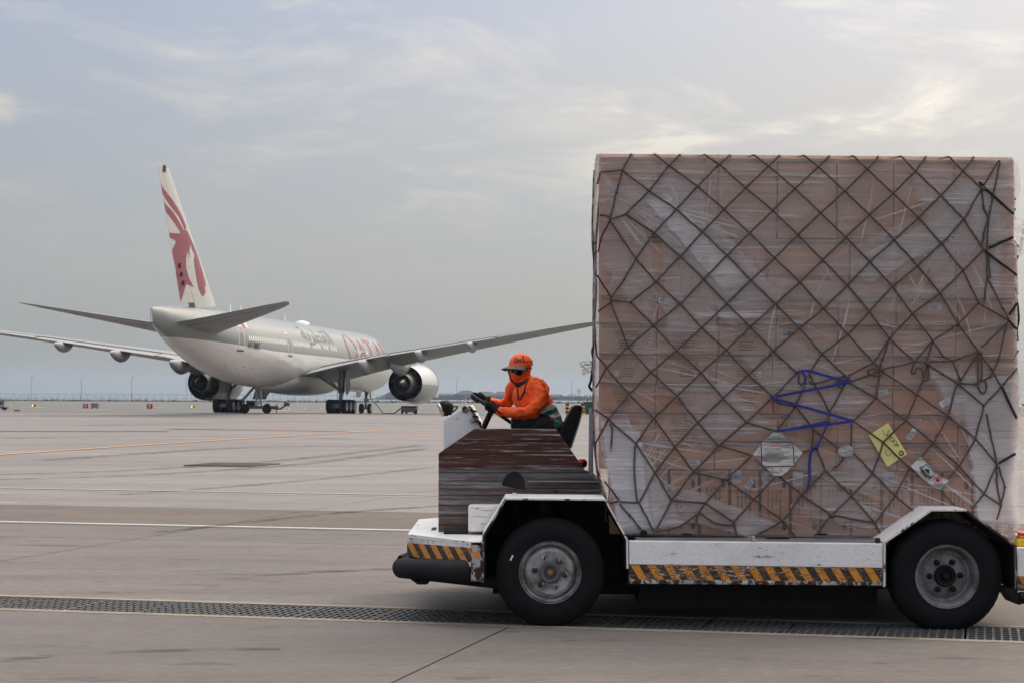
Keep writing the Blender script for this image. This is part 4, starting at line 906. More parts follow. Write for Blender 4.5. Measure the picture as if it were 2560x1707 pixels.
p = s.mix(s.math('MULTIPLY', s.ramp(sc_, [(0.635, 0.0), (0.66, 1.0)]), 0.75), p, (0.16, 0.14, 0.12)); p = s.mix(s.ramp(a, [(0.640, 0.0), (0.65, 1.0)]), p, (0.24, 0.10, 0.035)); p = s.mix(s.ramp(a, [(0.655, 0.0), (0.665, 1.0)]), p, (0.07, 0.022, 0.012))
s.out(s.pbsdf(p, s.math('ADD', s.math('MULTIPLY', g_, 0.35), 0.22), 0, s.bump(s.math('SUBTRACT', 1.0, a), 0.2, 0.003)))
plain('underside', (0.007, 0.006, 0.005), 0.8, var=0.5, scale=6, bump=0.3)
plain('chassis_black', (0.006, 0.0055, 0.005), 0.6, var=0.4, scale=8, bump=0.3)
plain('deck_grey', (0.095, 0.092, 0.09), 0.5, 0.35, var=0.25, scale=9, stretch=(0.3, 1, 1), bump=0.2)
plain('rubber', (0.009, 0.0085, 0.009), 0.62, var=0.35, scale=9, bump=0.25, bscale=60)
plain('tyre', (0.0055, 0.0055, 0.006), 0.78, var=0.35, scale=14, bump=0.35, bscale=120)
def rim_mat(name, base):
    s = NT(name); a = s.noise(7, 7, 0.7, 0.6); b_ = s.noise(40, 4, 0.6)
    c = s.mix(s.ramp(a, [(0.42, 0.0), (0.62, 1.0)]), cmul(base, 1.1), (0.10, 0.085, 0.075)); c = s.mix(s.ramp(a, [(0.66, 0.0), (0.74, 1.0)]), c, (0.09, 0.03, 0.015))
    return s.out(s.pbsdf(c, 0.5, 0.25, s.bump(b_, 0.2, 0.003)))
rim_mat('rim_white', (0.33, 0.32, 0.31)); rim_mat('rim_grey', (0.19, 0.193, 0.197)); plain('brass', (0.30, 0.19, 0.07), 0.4, 0.8, var=0.2)
def hazard(name, period, slant, seed=0.0, heavy=0.55):
    """orange and black slanting stripes, scraped through to white and rust"""
    s = NT(name); x, y, z = s.xyz()
    u = s.math('ADD', s.math('MULTIPLY', x, 1.0/period), s.math('MULTIPLY', z, slant/period)); f = s.math('FRACT', s.math('ADD', u, 50.0+seed))
    stripe = s.ramp(f, [(0.485, 0.0), (0.515, 1.0)]); hc = s.coords((1.4, 1, 7), loc=(seed, 0, seed))
    tone = s.noise(9, 5, 0.6, 0.2)
    c = s.mix(stripe, s.mix(tone, (0.60, 0.20, 0.012), (0.78, 0.30, 0.03)), s.mix(tone, (0.012, 0.011, 0.01), (0.03, 0.028, 0.026)))
    sc = s.noise(9, 9, 0.72, 0.5, hc); big = s.noise(1.2, 3, 0.5, 0, s.coords((1, 1, 1), loc=(seed*2, 0, 0)))
    th = s.math('ADD', sc, s.math('MULTIPLY', s.math('SUBTRACT', big, 0.5), 0.35))
    c = s.mix(s.ramp(th, [(heavy-0.06, 0.0), (heavy-0.035, 1.0)]), c, (0.16, 0.075, 0.02))
    c = s.mix(s.ramp(th, [(heavy+0.02, 0.0), (heavy+0.035, 1.0)]), c, (0.62, 0.60, 0.58))
    c = s.mix(s.ramp(th, [(heavy+0.10, 0.0), (heavy+0.12, 1.0)]), c, (0.10, 0.035, 0.015))
    return s.out(s.pbsdf(c, 0.5, 0, s.bump(th, 0.2, 0.004)))
PX = YN/F                                                    # metres per photograph pixel at the near side
hazard('hazard_side', 41.5*PX*1.0, 0.62, 0.35, 0.585); hazard('hazard_front', 0.098, 0.60, 0.1, 0.575)

def V(px, py, Y=YN): return W(px, py, Y)
# side panels (near and far), upper white face and striped lower band, with a rolled lip
for near in (True, False):
    y0, d = (YN, 0.05) if near else (YF, -0.05)
    a, b_, c, e = V(1573, 1350.5), V(2207, 1357.5), V(2207, 1419), V(1573, 1410)
    fx = lambda p, yy: Vector((p.x, yy, p.z))
    sp = MB().prism([fx(p, y0) for p in (a, b_, c, e)], (0, d, 0)).build('side_panel', 'white_worn', tv, bevel=0.006)
    q1, q2 = V(2207, 1453), V(1573, 1447)
    MB().prism([fx(p, y0+d*0.06) for p in (e+Vector((0, 0, -0.001)), c+Vector((0, 0, -0.001)), q1, q2)], (0, d*0.85, 0)).build('hazard_band', 'hazard_side', sp)
    r1, r2 = V(2207, 1463), V(1573, 1458)
    MB().prism([fx(p, y0-d*0.12) for p in (q2+Vector((0, 0, -0.001)), q1+Vector((0, 0, -0.001)), r1, r2)], (0, d, 0)).build('lower_lip', 'post_rust', sp, bevel=0.006)
# deck
dk0, dk1 = V(1573, 1351.5), V(2210, 1357.5); zd = 0.612
MB().box2((V(1576, 1350).x, YN+0.052, zd-0.05), (V(2206, 1350).x, YF-0.052, zd)).build('deck', 'deck_grey', tv)
for p, q in ((1500, 1575.5), (2206.5, 2600)): MB().box2((V(p, 1350).x, YN+0.64, zd-0.05), (V(q, 1350).x, YF-0.64, zd)).build('deck', 'deck_grey', tv)
for px in (1886, 2196):
    p = V(px, 1349 if px < 2000 else 1354); MB().box((p.x, YN+0.03, p.z+0.004), (0.035, 0.05, 0.05)).build('stop_block', 'post_rust', tv, bevel=0.006)
# chassis
xa, xb = V(1570, 1400).x, V(2210, 1400).x
MB().box2((xa, YN+0.08, 0.30), (xb, YF-0.08, zd-0.052)).build('chassis', 'chassis_black', tv)
MB().box2((V(1200, 1400).x, YN+0.75, 0.28), (V(2555, 1400).x, YF-0.75, 0.56)).build('frame_beam', 'chassis_black', tv)
for px, py, r in ((1843, 1466, 0.05), (1908, 1476, 0.075)):
    c = V(px, py, 15.6); MB().lathe([(0, 0.0), (0.0, r*0.7), (0.05, r), (0.35, r), (0.4, r*0.6), (0.4, 0.0)], c, (0.1, 1, 0), 14).build('air_tank', 'underside', tv, smooth=40)
MB().box2((V(1606, 1400).x, YN+0.34, 0.13), (V(2215, 1400).x, YF-0.2, 0.31)).build('under_blocker', 'chassis_black', tv)  # low black slab, added to shut light out from under the vehicle
MB().box2((V(1230, 1400).x, YN+0.75, 0.17), (V(1606, 1400).x-0.002, YF-0.5, 0.29)).build('front_blocker', 'chassis_black', tv)  # low black block, added to keep light out below the front frame
for px in (1376, 2370): MB().tube([V(px, 1431)+Vector((0, 0.2, 0)), V(px, 1431)+Vector((0, YF-YN-0.2, 0))], 0.07, 10).build('axle', 'chassis_black', tv)
# wheels
def wheel(cx, cy, r_px, rim_px, kind, Yc=YN, far=False, w=0.25):
    c = V(cx, cy); r = r_px*PX; rr_ = rim_px*PX; y0 = YN+0.02 if not far else YF-0.02; sg = 1 if not far else -1
    c = Vector((c.x, y0, c.z)); ax = (0, sg, 0)
    prof = [(0.03, rr_*0.96), (0.012, rr_*1.02), (0.0, rr_*1.22), (0.0, r*0.80), (0.012, r*0.90), (0.03, r*0.955), (0.045, r*0.985), (0.06, r), (w-0.06, r), (w-0.03, r*0.955), (w, r*0.82), (w, rr_*1.1), (w-0.03, rr_*0.9)]
    wh = MB().lathe(prof, c, ax, 64).build('wheel', 'tyre', tv, smooth=30)
    m = MB()
    for k in range(46):                                       # tread lugs
        a = 2*math.pi*k/46; dv = Vector((math.cos(a), 0, math.sin(a)))
        for s_ in (0.36, 0.64): m.box(c+Vector((0, sg*w*s_, 0))+dv*(r-0.0078), (0.018, w*0.24, r*2*math.pi/46*0.55), Matrix.Rotation(-a, 3, 'Y'))
    m.build('tread', 'tyre', wh)
    MB().lathe([(0.006, rr_*1.015), (0.006, rr_*1.0), (0.02, rr_*0.985), (0.006 if kind == 0 else 0.02, rr_*0.94), (0.03, rr_*0.90), (0.05, rr_*0.86), (0.10, rr_*0.82), (w-0.05, rr_*0.80)], c, ax, 56).build('rim', 'rim_white' if kind == 0 else 'rim_grey', wh, smooth=25)
    if kind == 0: dp = [(0.055, rr_*0.86), (0.035, rr_*0.80), (0.022, rr_*0.70), (0.03, rr_*0.55), (0.035, rr_*0.36), (0.035, 0.0)]
    else: dp = [(0.11, rr_*0.84), (0.115, rr_*0.74), (0.095, rr_*0.55), (0.09, rr_*0.35), (0.09, 0.0)]
    dc = MB().lathe(dp, c, ax, 48).build('wheel_disc', 'rim_white' if kind == 0 else 'rim_grey', wh, smooth=25); d0 = 0.03 if kind == 0 else 0.088
    hb = rr_*0.35
    MB().lathe([(d0, hb), (d0-0.02, hb*0.98), (d0-0.035, hb*0.86), (d0-0.03, hb*0.62), (d0-0.012, hb*0.55), (d0-0.012, 0.0)], c, ax, 32).build('hub', 'dark_grey' if kind == 0 else 'chassis_black', wh, smooth=25)
    MB().lathe([(d0-0.012, hb*0.34), (d0-0.05, hb*0.32), (d0-0.06, hb*0.24), (d0-0.062, 0.0)], c, ax, 20).build('hub_cap', 'brass' if kind == 0 else 'chassis_black', wh, smooth=35)
    for k in range(6):
        a = R(-8+60*k if kind == 0 else 2+60*k); dv = Vector((math.cos(a), 0, math.sin(a)))
        MB().lathe([(d0+0.006, rr_*0.10), (d0-0.018, rr_*0.095), (d0-0.02, rr_*0.06), (d0-0.034, rr_*0.055), (d0-0.034, 0.0)], c+dv*rr_*0.49, ax, 10).build('wheel_nut', 'post_rust' if kind == 0 else 'chassis_black', wh, smooth=25)
    return wh
wheel(1375.5, 1431, 136.5, 77, 0); wheel(2370, 1441.5, 141.5, 79, 1)
wheel(1375.5, 1431, 136.5, 77, 0, far=True); wheel(2370, 1441.5, 141.5, 79, 1, far=True)
p = V(1279, 1394); MB().box((p.x, YN+0.016, p.z), (0.012, 0.004, 0.042), (0, 25, 0)).build('paint_mark', 'white_paint', tv)
# wheel arches: bent sheet, white outside, dark inside, closed by an inner wall
def arch(line, y0, y1, rust, name='mudguard'):
    P = [V(*p) for p in line]; P = [Vector((p.x, 0, p.z)) for p in P]; th = 0.014
    def offs(d):
        out = []
        for i, p in enumerate(P):
            n = Vector((0, 0, 0))
            for a, b_ in ((i-1, i), (i, i+1)):
                if a >= 0 and b_ < len(P):
                    t = (P[b_]-P[a]).normalized(); n += Vector((-t.z, 0, t.x))
            n.normalize(); out.append(p+n*d)
        return out
    outer, inner = offs(0.0), offs(-th)
    inn2 = offs(-th-0.003); inn3 = offs(-th-0.012)
    m = MB(); n = len(P)
    for i in range(n-1):
        m.prism([outer[i]+Vector((0, y0, 0)), outer[i+1]+Vector((0, y0, 0)), inner[i+1]+Vector((0, y0, 0)), inner[i]+Vector((0, y0, 0))], (0, y1-y0, 0))
    o = m.build(name, 'white_worn', tv)
    m = MB()
    for i in range(n-1):
        m.prism([inn2[i]+Vector((0, y0+0.01, 0)), inn2[i+1]+Vector((0, y0+0.01, 0)), inn3[i+1]+Vector((0, y0+0.01, 0)), inn3[i]+Vector((0, y0+0.01, 0))], (0, y1-y0-0.015, 0))
    m.build('liner', 'underside', o)
    m = MB(); e = 0.010                                       # chipped edge strip along the open side
    for i in range(n-1):
        m.prism([outer[i]+Vector((0, y0-0.003, 0)), outer[i+1]+Vector((0, y0-0.003, 0)), inner[i+1]+Vector((0, y0-0.003, 0)), inner[i]+Vector((0, y0-0.003, 0))], (0, 0.0025, 0))
    me_ = m.build('edge', ['white_chipped', 'post_rust'], o).data
    for q in me_.polygons: q.material_index = 1 if rust(q.index//8) else 0
    inner_wall = MB().prism([p+Vector((0, y1-0.02, 0)) for p in offs(-0.02)], (0, 0.018, 0)); inner_wall.build('inner_wall', 'underside', o)
    return o
FA = [(1204, 1455), (1206, 1338), (1263, 1244), (1514, 1246), (1570, 1347), (1571, 1420)]
RA = [(2208, 1466), (2209, 1354), (2327, 1272), (2416, 1272), (2541, 1363), (2543, 1470)]
rf, rb = (lambda i: i < 2), (lambda i: i > 2)
arch(FA, YN-0.01, YN+0.63, rf); arch(RA, YN-0.01, YN+0.60, rb)
arch(FA, YF+0.01, YF-0.6, rf); arch(RA, YF+0.01, YF-0.6, rb)
MB().tube([V(1292, 1262, YN+0.5), V(1265, 1335, YN+0.5)], 0.02, 6).build('arch_rib', 'underside', tv); MB().tube([V(1400, 1258, YN+0.5), V(1425, 1330, YN+0.5)], 0.02, 6).build('arch_rib', 'underside', tv)
c = V(1362, 1268, YN+0.45); MB().lathe([(0, 0.0), (0, 0.05), (0.08, 0.05), (0.09, 0.0)], c, (0, 1, 0), 12).build('air_valve', 'chassis_black', tv)
MB().prism([V(2512, 1470), V(2543, 1470), V(2552, 1512), V(2538, 1508)], (0, 0.3, 0)).build('mud_flap', 'rubber', tv)
# mirror-shaped guard on a stub above the front arch
c = V(1283, 1200, YN+0.3); m = MB(); pts = [(1254, 1213), (1258, 1197), (1268, 1183), (1283, 1175.5), (1297, 1179), (1308, 1191), (1313, 1207), (1313, 1225), (1283, 1219)]
MB().prism([V(x, y, YN+0.30) for x, y in pts], (0, 0.035, 0)).build('mirror', 'rubber', tv, bevel=0.006)
MB().tube([V(1288, 1222, YN+0.32), V(1286, 1232, YN+0.32)], 0.012, 8).build('mirror_arm', 'post_rust', tv); MB().tube([V(1286, 1231, YN+0.32), V(1286, 1243, YN+0.32)], 0.016, 8).build('mirror_stub', 'white_worn', tv)
# nose: corner plate, angled front plate with hazard band, deck, rubber bumper
zt = V(1176, 1352).z; Yc = 15.38; xl = V(1019.5, 1335, Yc).x; xr = V(1176, 1352).x; xc = V(1205, 1352).x
xfar = xl; 
MB().prism([(xr, YN, zt), (xc, YN, zt), (xc, YF, zt), (xr, YF, zt), (xl, YF-(Yc-YN), zt), (xl, Yc, zt)], (0, 0, -0.03)).build('front_deck', 'white_worn', tv, bevel=0.004)
def front_plate(z0, z1, name, mat, out=0.0, parent=None):
    dv = Vector((Yc-YN, -(xl-xr), 0)).normalized()*-1; n = Vector((-(Yc-YN), (xl-xr), 0)).normalized()
    a = Vector((xr, YN, 0))+n*out; b_ = Vector((xl, Yc, 0))+n*out
    return MB().prism([(a.x, a.y, z0[0]), (b_.x, b_.y, z0[1]), (b_.x, b_.y, z1[1]), (a.x, a.y, z1[0])], tuple(-n*0.03)).build(name, mat, parent or tv)
zl = lambda py: V(1019, py, Yc).z; zr = lambda py: V(1176, py).z
fp_ = front_plate((zt-0.031, zt-0.031), (zr(1368), zl(1356)), 'front_plate', 'white_chipped', 0.004)
front_plate((zr(1368.2), zl(1356.2)), (zr(1404), zl(1399)), 'hazard_band', 'hazard_front', 0.006, fp_)
front_plate((zr(1404.2), zl(1399.2)), (zr(1415), zl(1408)), 'lower_lip', 'white_chipped', 0.01, fp_)
MB().prism([(xl, Yc, zt-0.031), (xl, YF-(Yc-YN), zt-0.031), (xl, YF-(Yc-YN), zl(1408)), (xl, Yc, zl(1408))], (0.03, 0, 0)).build('nose_plate', 'white_chipped', tv)
MB().prism([V(1177, 1352.5), V(1205, 1352), V(1205, 1452), V(1177, 1452)], (0, 0.06, 0)).build('corner_post', 'post_rust', tv, bevel=0.008)
MB().prism([V(1181, 1378, YN-0.003), V(1199, 1378, YN-0.003), V(1199, 1396, YN-0.003), V(1183, 1392, YN-0.003)], (0, 0.002, 0)).build('hazard_patch', 'orange_paint', tv)
# bumper: split rubber tube wrapped round the corner
ctr = lambda px, py, Y: W(px, py, Y)
bp = [ctr(1180, 1426, YN+0.05), ctr(1150, 1426, YN+0.10), ctr(1090, 1423, YN+0.36), ctr(1030, 1420, YN+0.62), ctr(1005, 1418, YN+0.78)]
MB().tube(spline(bp, 4), [0.082]*17, 20).build('bumper', 'rubber', tv, smooth=40)
fl = [ctr(1012, 1398, YN+0.68), ctr(1002, 1387, YN+0.74), ctr(994, 1392, YN+0.76), ctr(991, 1408, YN+0.76), ctr(995, 1428, YN+0.75), ctr(1003, 1440, YN+0.72)]
m = MB(); sp_ = spline(fl, 5)
for i in range(len(sp_)-1): m.prism([sp_[i], sp_[i+1], sp_[i+1]+Vector((0.008, 0.02, 0.004)), sp_[i]+Vector((0.008, 0.02, 0.004))], (0.05, 0.30, 0))
m.build('torn_flap', 'rubber', tv)
MB().prism([ctr(985, 1414, YN+0.74), ctr(993, 1420, YN+0.74), ctr(1003, 1438, YN+0.72), ctr(996, 1440, YN+0.73), ctr(984, 1430, YN+0.74)], (0.02, 0.2, 0)).build('torn_flap', 'rubber', tv)
MB().prism([ctr(1022, 1388, YN+0.62), ctr(1060, 1398, YN+0.45), ctr(1078, 1405, YN+0.38), ctr(1040, 1403, YN+0.55)], (0, 0.03, 0)).build('torn_flap', 'rubber', tv)
MB().prism([ctr(1022, 1444, YN+0.6), ctr(1044, 1460, YN+0.55), ctr(1068, 1460, YN+0.5), ctr(1078, 1448, YN+0.45)], (0, 0.25, 0)).build('tow_bracket', 'chassis_black', tv)
MB().prism([ctr(1075, 1452, YN+0.4), ctr(1250, 1472, YN+0.25), ctr(1250, 1440, YN+0.25), ctr(1180, 1436, YN+0.25), ctr(1060, 1440, YN+0.45)], (0, 2.2, 0)).build('front_beam', 'chassis_black', tv)
# rear end beyond the rear arch
MB().prism([V(2545, 1368), V(2640, 1369), V(2640, 1441), V(2545, 1440)], (0, 0.05, 0)).build('rear_panel', 'white_worn', tv, bevel=0.005)
MB().prism([V(2545, 1440.3), V(2640, 1441.3), V(2640, 1478), V(2545, 1476)], (0, 0.045, 0)).build('hazard_band', 'hazard_side', tv)
MB().tube([V(2548, 1493, YN+0.02), V(2640, 1494, YN+0.02)], 0.045, 14).build('rear_bumper', 'rubber', tv, smooth=40)
MB().box2((V(2545, 1357, 15.0).x, 15.0, V(2545, 1367, 15.0).z), (V(2640, 1357, 15).x, 15.3, V(2545, 1346, 15.0).z)).build('rear_block', 'yellow_paint', tv, bevel=0.01)
MB().box2((V(2552, 1345, 15.0).x, 15.02, V(2552, 1345.5, 15.0).z), (V(2640, 1345, 15).x, 15.28, V(2552, 1338, 15.0).z)).build('rear_block', 'orange_paint', tv, bevel=0.01)
MB().box2((V(2552, 1345, 15.0).x, 15.02, V(2552, 1337.8, 15.0).z), (V(2640, 1345, 15).x, 15.28, V(2552, 1331, 15.0).z)).build('rear_block', 'red_paint', tv, bevel=0.01)
# battery box on the nose, floats of the front rollers
MB().prism([V(1170.5, 1266, 15.30), V(1174, 1263, 15.30), V(1262, 1263, 15.30), V(1262, 1327, 15.30), V(1173, 1328, 15.30), V(1170.5, 1325, 15.30)], (0, 0.25, 0)).build('side_box', 'white_worn', tv, bevel=0.008)
MB().tube([ctr(1110, 1337, 15.42), ctr(1170, 1337, 15.42)], 0.06, 14).build('roller', 'rubber', tv, smooth=40); MB().lathe([(0, 0), (0, 0.045), (0.3, 0.045), (0.3, 0)], ctr(1083, 1337, 15.8), (0, 1, 0), 16).build('roller', 'rubber', tv, smooth=40)
# cab: scraped side wall, raised edges
s = NT('cab_wood'); x, y, z = s.xyz(); zz = s.math('ADD', z, VB.z); oi = s.n('ShaderNodeObjectInfo')
off = s.n('ShaderNodeVectorMath', operation='SCALE'); off.inputs[0].default_value = (7.0, 0, 11.0); s.put(off.inputs['Scale'], oi.outputs['Random'])
def pc(sc):
    v = s.n('ShaderNodeVectorMath', operation='ADD'); s.put(v.inputs[0], s.coords(sc)); s.put(v.inputs[1], off.outputs[0]); return v.outputs[0]
a = s.noise(4.0, 10, 0.72, 0.25, pc((0.32, 1, 14.0))); b1 = s.noise(1.6, 6, 0.6, 0.3, pc((0.5, 1, 6.0))); fine = s.noise(34, 8, 0.78, 0.4, pc((0.22, 1, 6.0))); crack = s.noise(7, 6, 0.7, 0.8, pc((0.12, 1, 6.0)))
wood = s.mix(s.ramp(b1, [(0.36, 0.0), (0.64, 1.0)]), (0.085, 0.072, 0.066), (0.33, 0.315, 0.315)); wood = s.mix(s.math('MULTIPLY', s.ramp(fine, [(0.46, 0.0), (0.60, 1.0)]), 0.75), wood, (0.032, 0.019, 0.014))
wood = s.mix(s.math('MULTIPLY', s.ramp(a, [(0.53, 0.0), (0.57, 1.0)]), 0.85), wood, (0.15, 0.052, 0.022)); wood = s.mix(s.ramp(a, [(0.66, 0.0), (0.68, 1.0)]), wood, (0.36, 0.35, 0.34))
red = s.mix(s.ramp(fine, [(0.35, 0.0), (0.65, 1.0)]), (0.026, 0.010, 0.007), (0.125, 0.048, 0.031))
up_ = s.ramp(s.math('SUBTRACT', s.math('ADD', zz, s.math('MULTIPLY', s.math('SUBTRACT', b1, 0.5), 0.16)), 0.6), [(0.50, 0.0), (0.54, 1.0)])
top = s.mix(s.ramp(a, [(0.555, 0.0), (0.575, 1.0)]), red, (0.42, 0.39, 0.37))
c = s.mix(up_, wood, top); c = s.mix(s.ramp(crack, [(0.655, 0.0), (0.675, 1.0)]), c, (0.010, 0.006, 0.005))
s.out(s.pbsdf(c, 0.55, 0, s.bump(s.math('ADD', fine, s.math('MULTIPLY', a, 1.5)), 0.8, 0.010), Specular_IOR_Level=0.3))
YCAB = 15.60; CP = [(1096.5, 1132.5), (1186, 1070.5), (1390, 1071), (1464, 1176), (1497, 1203), (1501, 1236), (1501, 1331), (1096, 1331)]
# the wall is a stack of boards running along the vehicle
def clip_poly(poly, y0, y1):
    def cut(pl, yy, keep):
        out = []
        for i, p in enumerate(pl):
            q = pl[(i+1) % len(pl)]; ip, iq = keep(p[1], yy), keep(q[1], yy)
            if ip: out.append(p)
            if ip != iq: t = (yy-p[1])/(q[1]-p[1]); out.append((lerp(p[0], q[0], t), yy))
        return out
    return cut(cut(poly, y0, lambda v, k: v >= k), y1, lambda v, k: v <= k)
cab = MB().prism([V(x, y, YCAB+0.03) for x, y in CP], (0, 0.03, 0)).build('cab_wall', 'cab_wood', tv)
ys_ = [1070, 1101, 1134, 1166, 1180, 1201, 1221, 1237, 1262, 1288, 1310, 1332]; rr = random.Random(2)
for y0, y1 in zip(ys_, ys_[1:]):
    pl = clip_poly(CP, y0+rr.uniform(0.3, 1.0), y1-rr.uniform(0.3, 1.0))
    if len(pl) > 2: d = rr.uniform(0.0, 0.014); MB().prism([V(x, y, YCAB+d) for x, y in pl], (0, 0.028-d, 0)).build('board', 'cab_wood', cab)
MB().box2((V(1318, 1201, YCAB).x, YCAB-0.012, V(1318, 1203.5, YCAB).z), (V(1497, 1201, YCAB).x, YCAB-0.001, V(1318, 1200, YCAB).z)).build('wall_rail', 'grey_metal', cab)
p = V(1389, 1227, YCAB); MB().lathe([(0, 0.0), (0, 0.010), (0.006, 0.010)], p-Vector((0, 0.008, 0)), (0, 1, 0), 12).build('bolt', 'chassis_black', cab)
YCB = 17.45
MB().prism([V(x, y, YCAB+0.06) for x, y in ((1098, 1134), (1187, 1072), (1389, 1072.5), (1463, 1177), (1499, 1237), (1499, 1331), (1098, 1331))], (0, 0.02, 0)).build('inner_panel', 'underside', cab)
def cabw(pts, name, mat='white_worn', y0=YCAB+0.08, y1=YCB): return MB().prism([V(x, y, y0) for x, y in pts], (0, y1-y0, 0)).build(name, mat, tv)
cabw([(1100, 1331), (1100, 1137), (1106, 1133), (1106, 1331)], 'cab_front', 'white_worn')
MB().prism([V(x, y, YCB) for x, y in ((1112, 1125), (1190, 1078), (1380, 1080), (1450, 1180), (1480, 1320), (1112, 1320))], (0, 0.03, 0)).build('far_cab_wall', 'white_worn', tv)
cabw([(1110, 1300), (1490, 1300), (1490, 1312), (1110, 1312)], 'cab_floor', 'chassis_black')
cabw([(1290, 1120), (1410, 1120), (1415, 1299), (1300, 1299)], 'seat_box', 'chassis_black', 16.2, 17.1)
# dashboard cowl, white with rusty fittings
YD = 16.2
DC = [(1108, 1123), (1108.5, 1047.5), (1163, 1015), (1174, 1012.5), (1178, 1016), (1205, 1066), (1206, 1100)]
MB().prism([V(x, y, YD) for x, y in DC], (0, 1.15, 0)).build('dashboard', 'white_worn', tv, bevel=0.008)
rail = [(1171, 1013), (1177, 1014), (1192, 1040), (1208, 1068), (1202, 1070), (1186, 1042), (1170, 1018)]
MB().prism([V(x, y, YD-0.012) for x, y in rail], (0, 0.01, 0)).build('dash_rail', 'post_rust', tv)
for x, y, r in ((1163, 1022, 0.028), (1181, 1048, 0.026)):
    MB().lathe([(0, 0), (0.0, r*0.7), (0.008, r), (0.02, r)], V(x, y, YD-0.021), (0, 1, 0), 12).build('dash_fitting', 'post_rust', tv)
for x, y in ((1185, 1026), (1189, 1040), (1196, 1054)): MB().box(V(x, y, YD-0.04), (0.05, 0.05, 0.014), (0, 15, 0)).build('switch', 'chassis_black', tv)
hl = V(1116, 1018, 16.3); hd = Vector((-0.80, -0.18, -0.32)).normalized()
lamp = MB().lathe([(0.05, 0.0), (0.045, 0.055), (0.02, 0.068), (-0.03, 0.055), (-0.055, 0.025), (-0.06, 0.0)], hl, tuple(hd), 20).build('headlamp', 'chassis_black', tv, smooth=50)
MB().lathe([(0.046, 0.058), (0.056, 0.060), (0.056, 0.052), (0.05, 0.0)], hl, tuple(hd), 20).build('lens', 'bare_metal', lamp, smooth=40)
MB().tube([hl-hd*0.02-Vector((0, 0, 0.05)), V(1126, 1031, 16.3), V(1128, 1036, 16.3)], 0.012, 8).build('lamp_bracket', 'chassis_black', tv)
MB().tube(spline([hl-hd*0.05, V(1130, 1016, 16.3), V(1141, 1015, 16.3), V(1143, 1018, 16.3), V(1131, 1030, 16.3)], 5), 0.006, 6).build('lamp_cable', 'chassis_black', tv)
# steering wheel and column
sw = W(1229, 1021, 16.6); t1 = (W(1281, 1057, 16.6)-W(1181, 986, 16.6)).normalized(); t2 = Vector((0, 1, 0)); nn = t1.cross(t2)*-1; SR = 0.192
MB().tube([sw+(t1*math.cos(a)+t2*math.sin(a))*SR for a in [2*math.pi*k/40 for k in range(40)]], 0.0145, 10, closed=True).build('steering_wheel', 'rubber', tv, smooth=60)
for k in range(3):
    a = R(30+120*k); MB().tube([sw-nn*0.035, sw+(t1*math.cos(a)+t2*math.sin(a))*SR*0.97], 0.010, 8).build('wheel_spoke', 'chassis_black', tv, smooth=60)
MB().tube([sw-nn*0.03, W(1207, 1072, 16.6), W(1196, 1090, 16.6)], 0.024, 12).build('steering_column', 'chassis_black', tv, smooth=60)
MB().lathe([(-0.03, 0.04), (0.0, 0.035), (0.01, 0.0)], sw-nn*0.03, tuple(nn), 14).build('wheel_hub', 'chassis_black', tv, smooth=60)
# seat
for nm, pts, y0, d in (('seat_back', [(1395, 1090), (1418, 1042), (1432, 1016), (1441, 1011.5), (1452, 1012), (1456, 1018), (1446, 1055), (1428, 1112), (1420, 1120), (1404, 1110)], 16.36, 0.46), ('seat_cushion', [(1296, 1082), (1396, 1082), (1408, 1112), (1300, 1112)], 16.36, 0.46)):
    MB().prism([V(x, y, y0) for x, y in pts], (0, d, 0)).build(nm, 'rubber', tv, bevel=0.02)
MB().prism([V(x, y, 16.35) for x, y in ((1447, 1056), (1457, 1018), (1459.5, 1020), (1449, 1060), (1430, 1118), (1425, 1121))], (0, 0.48, 0)).build('seat_shell', 'grey_metal', tv)
# grey stop post, its foot and tail lamp
MB().prism([V(x, y, 15.72) for x, y in ((1471.5, 1186), (1473, 1024), (1476, 1019.5), (1481, 1020), (1484.5, 1026), (1483, 1188))], (0, 0.06, 0)).build('stop_post', 'grey_metal', tv, bevel=0.006)
MB().box2((V(1470, 1183, 15.7).x, 15.69, V(1470, 1199, 15.7).z), (V(1486, 1183, 15.7).x, 15.80, V(1470, 1182, 15.7).z)).build('post_foot', 'grey_metal', tv, bevel=0.006)
MB().tube([V(1460, 1178, 15.68), V(1472, 1180, 15.68)], 0.014, 8).build('post_pin', 'rim_grey', tv)
MB().lathe([(0, 0.0), (0.0, 0.034), (0.05, 0.036), (0.06, 0.02)], V(1450, 1157, 16.0), (0.55, -0.8, 0), 18).build('tail_lamp', 'sign_red', tv, smooth=40)
MB().box2((V(1486, 1199, 15.72).x, 15.68, V(1486, 1331, 15.7).z), (V(1502, 1199, 15.72).x, 17.4, V(1486, 1199, 15.7).z)).build('headboard', 'post_rust', tv)
# ------------------------------------------------------------------ the wrapped pallet load
YL = 15.12                                       # front face of the cartons
def slope(x): return (x-1505)*0.0085
def Lp(x, y, d=0.0): return W(x, y+slope(x), YL+d)
LB = W(2020, 1337, 16.2)
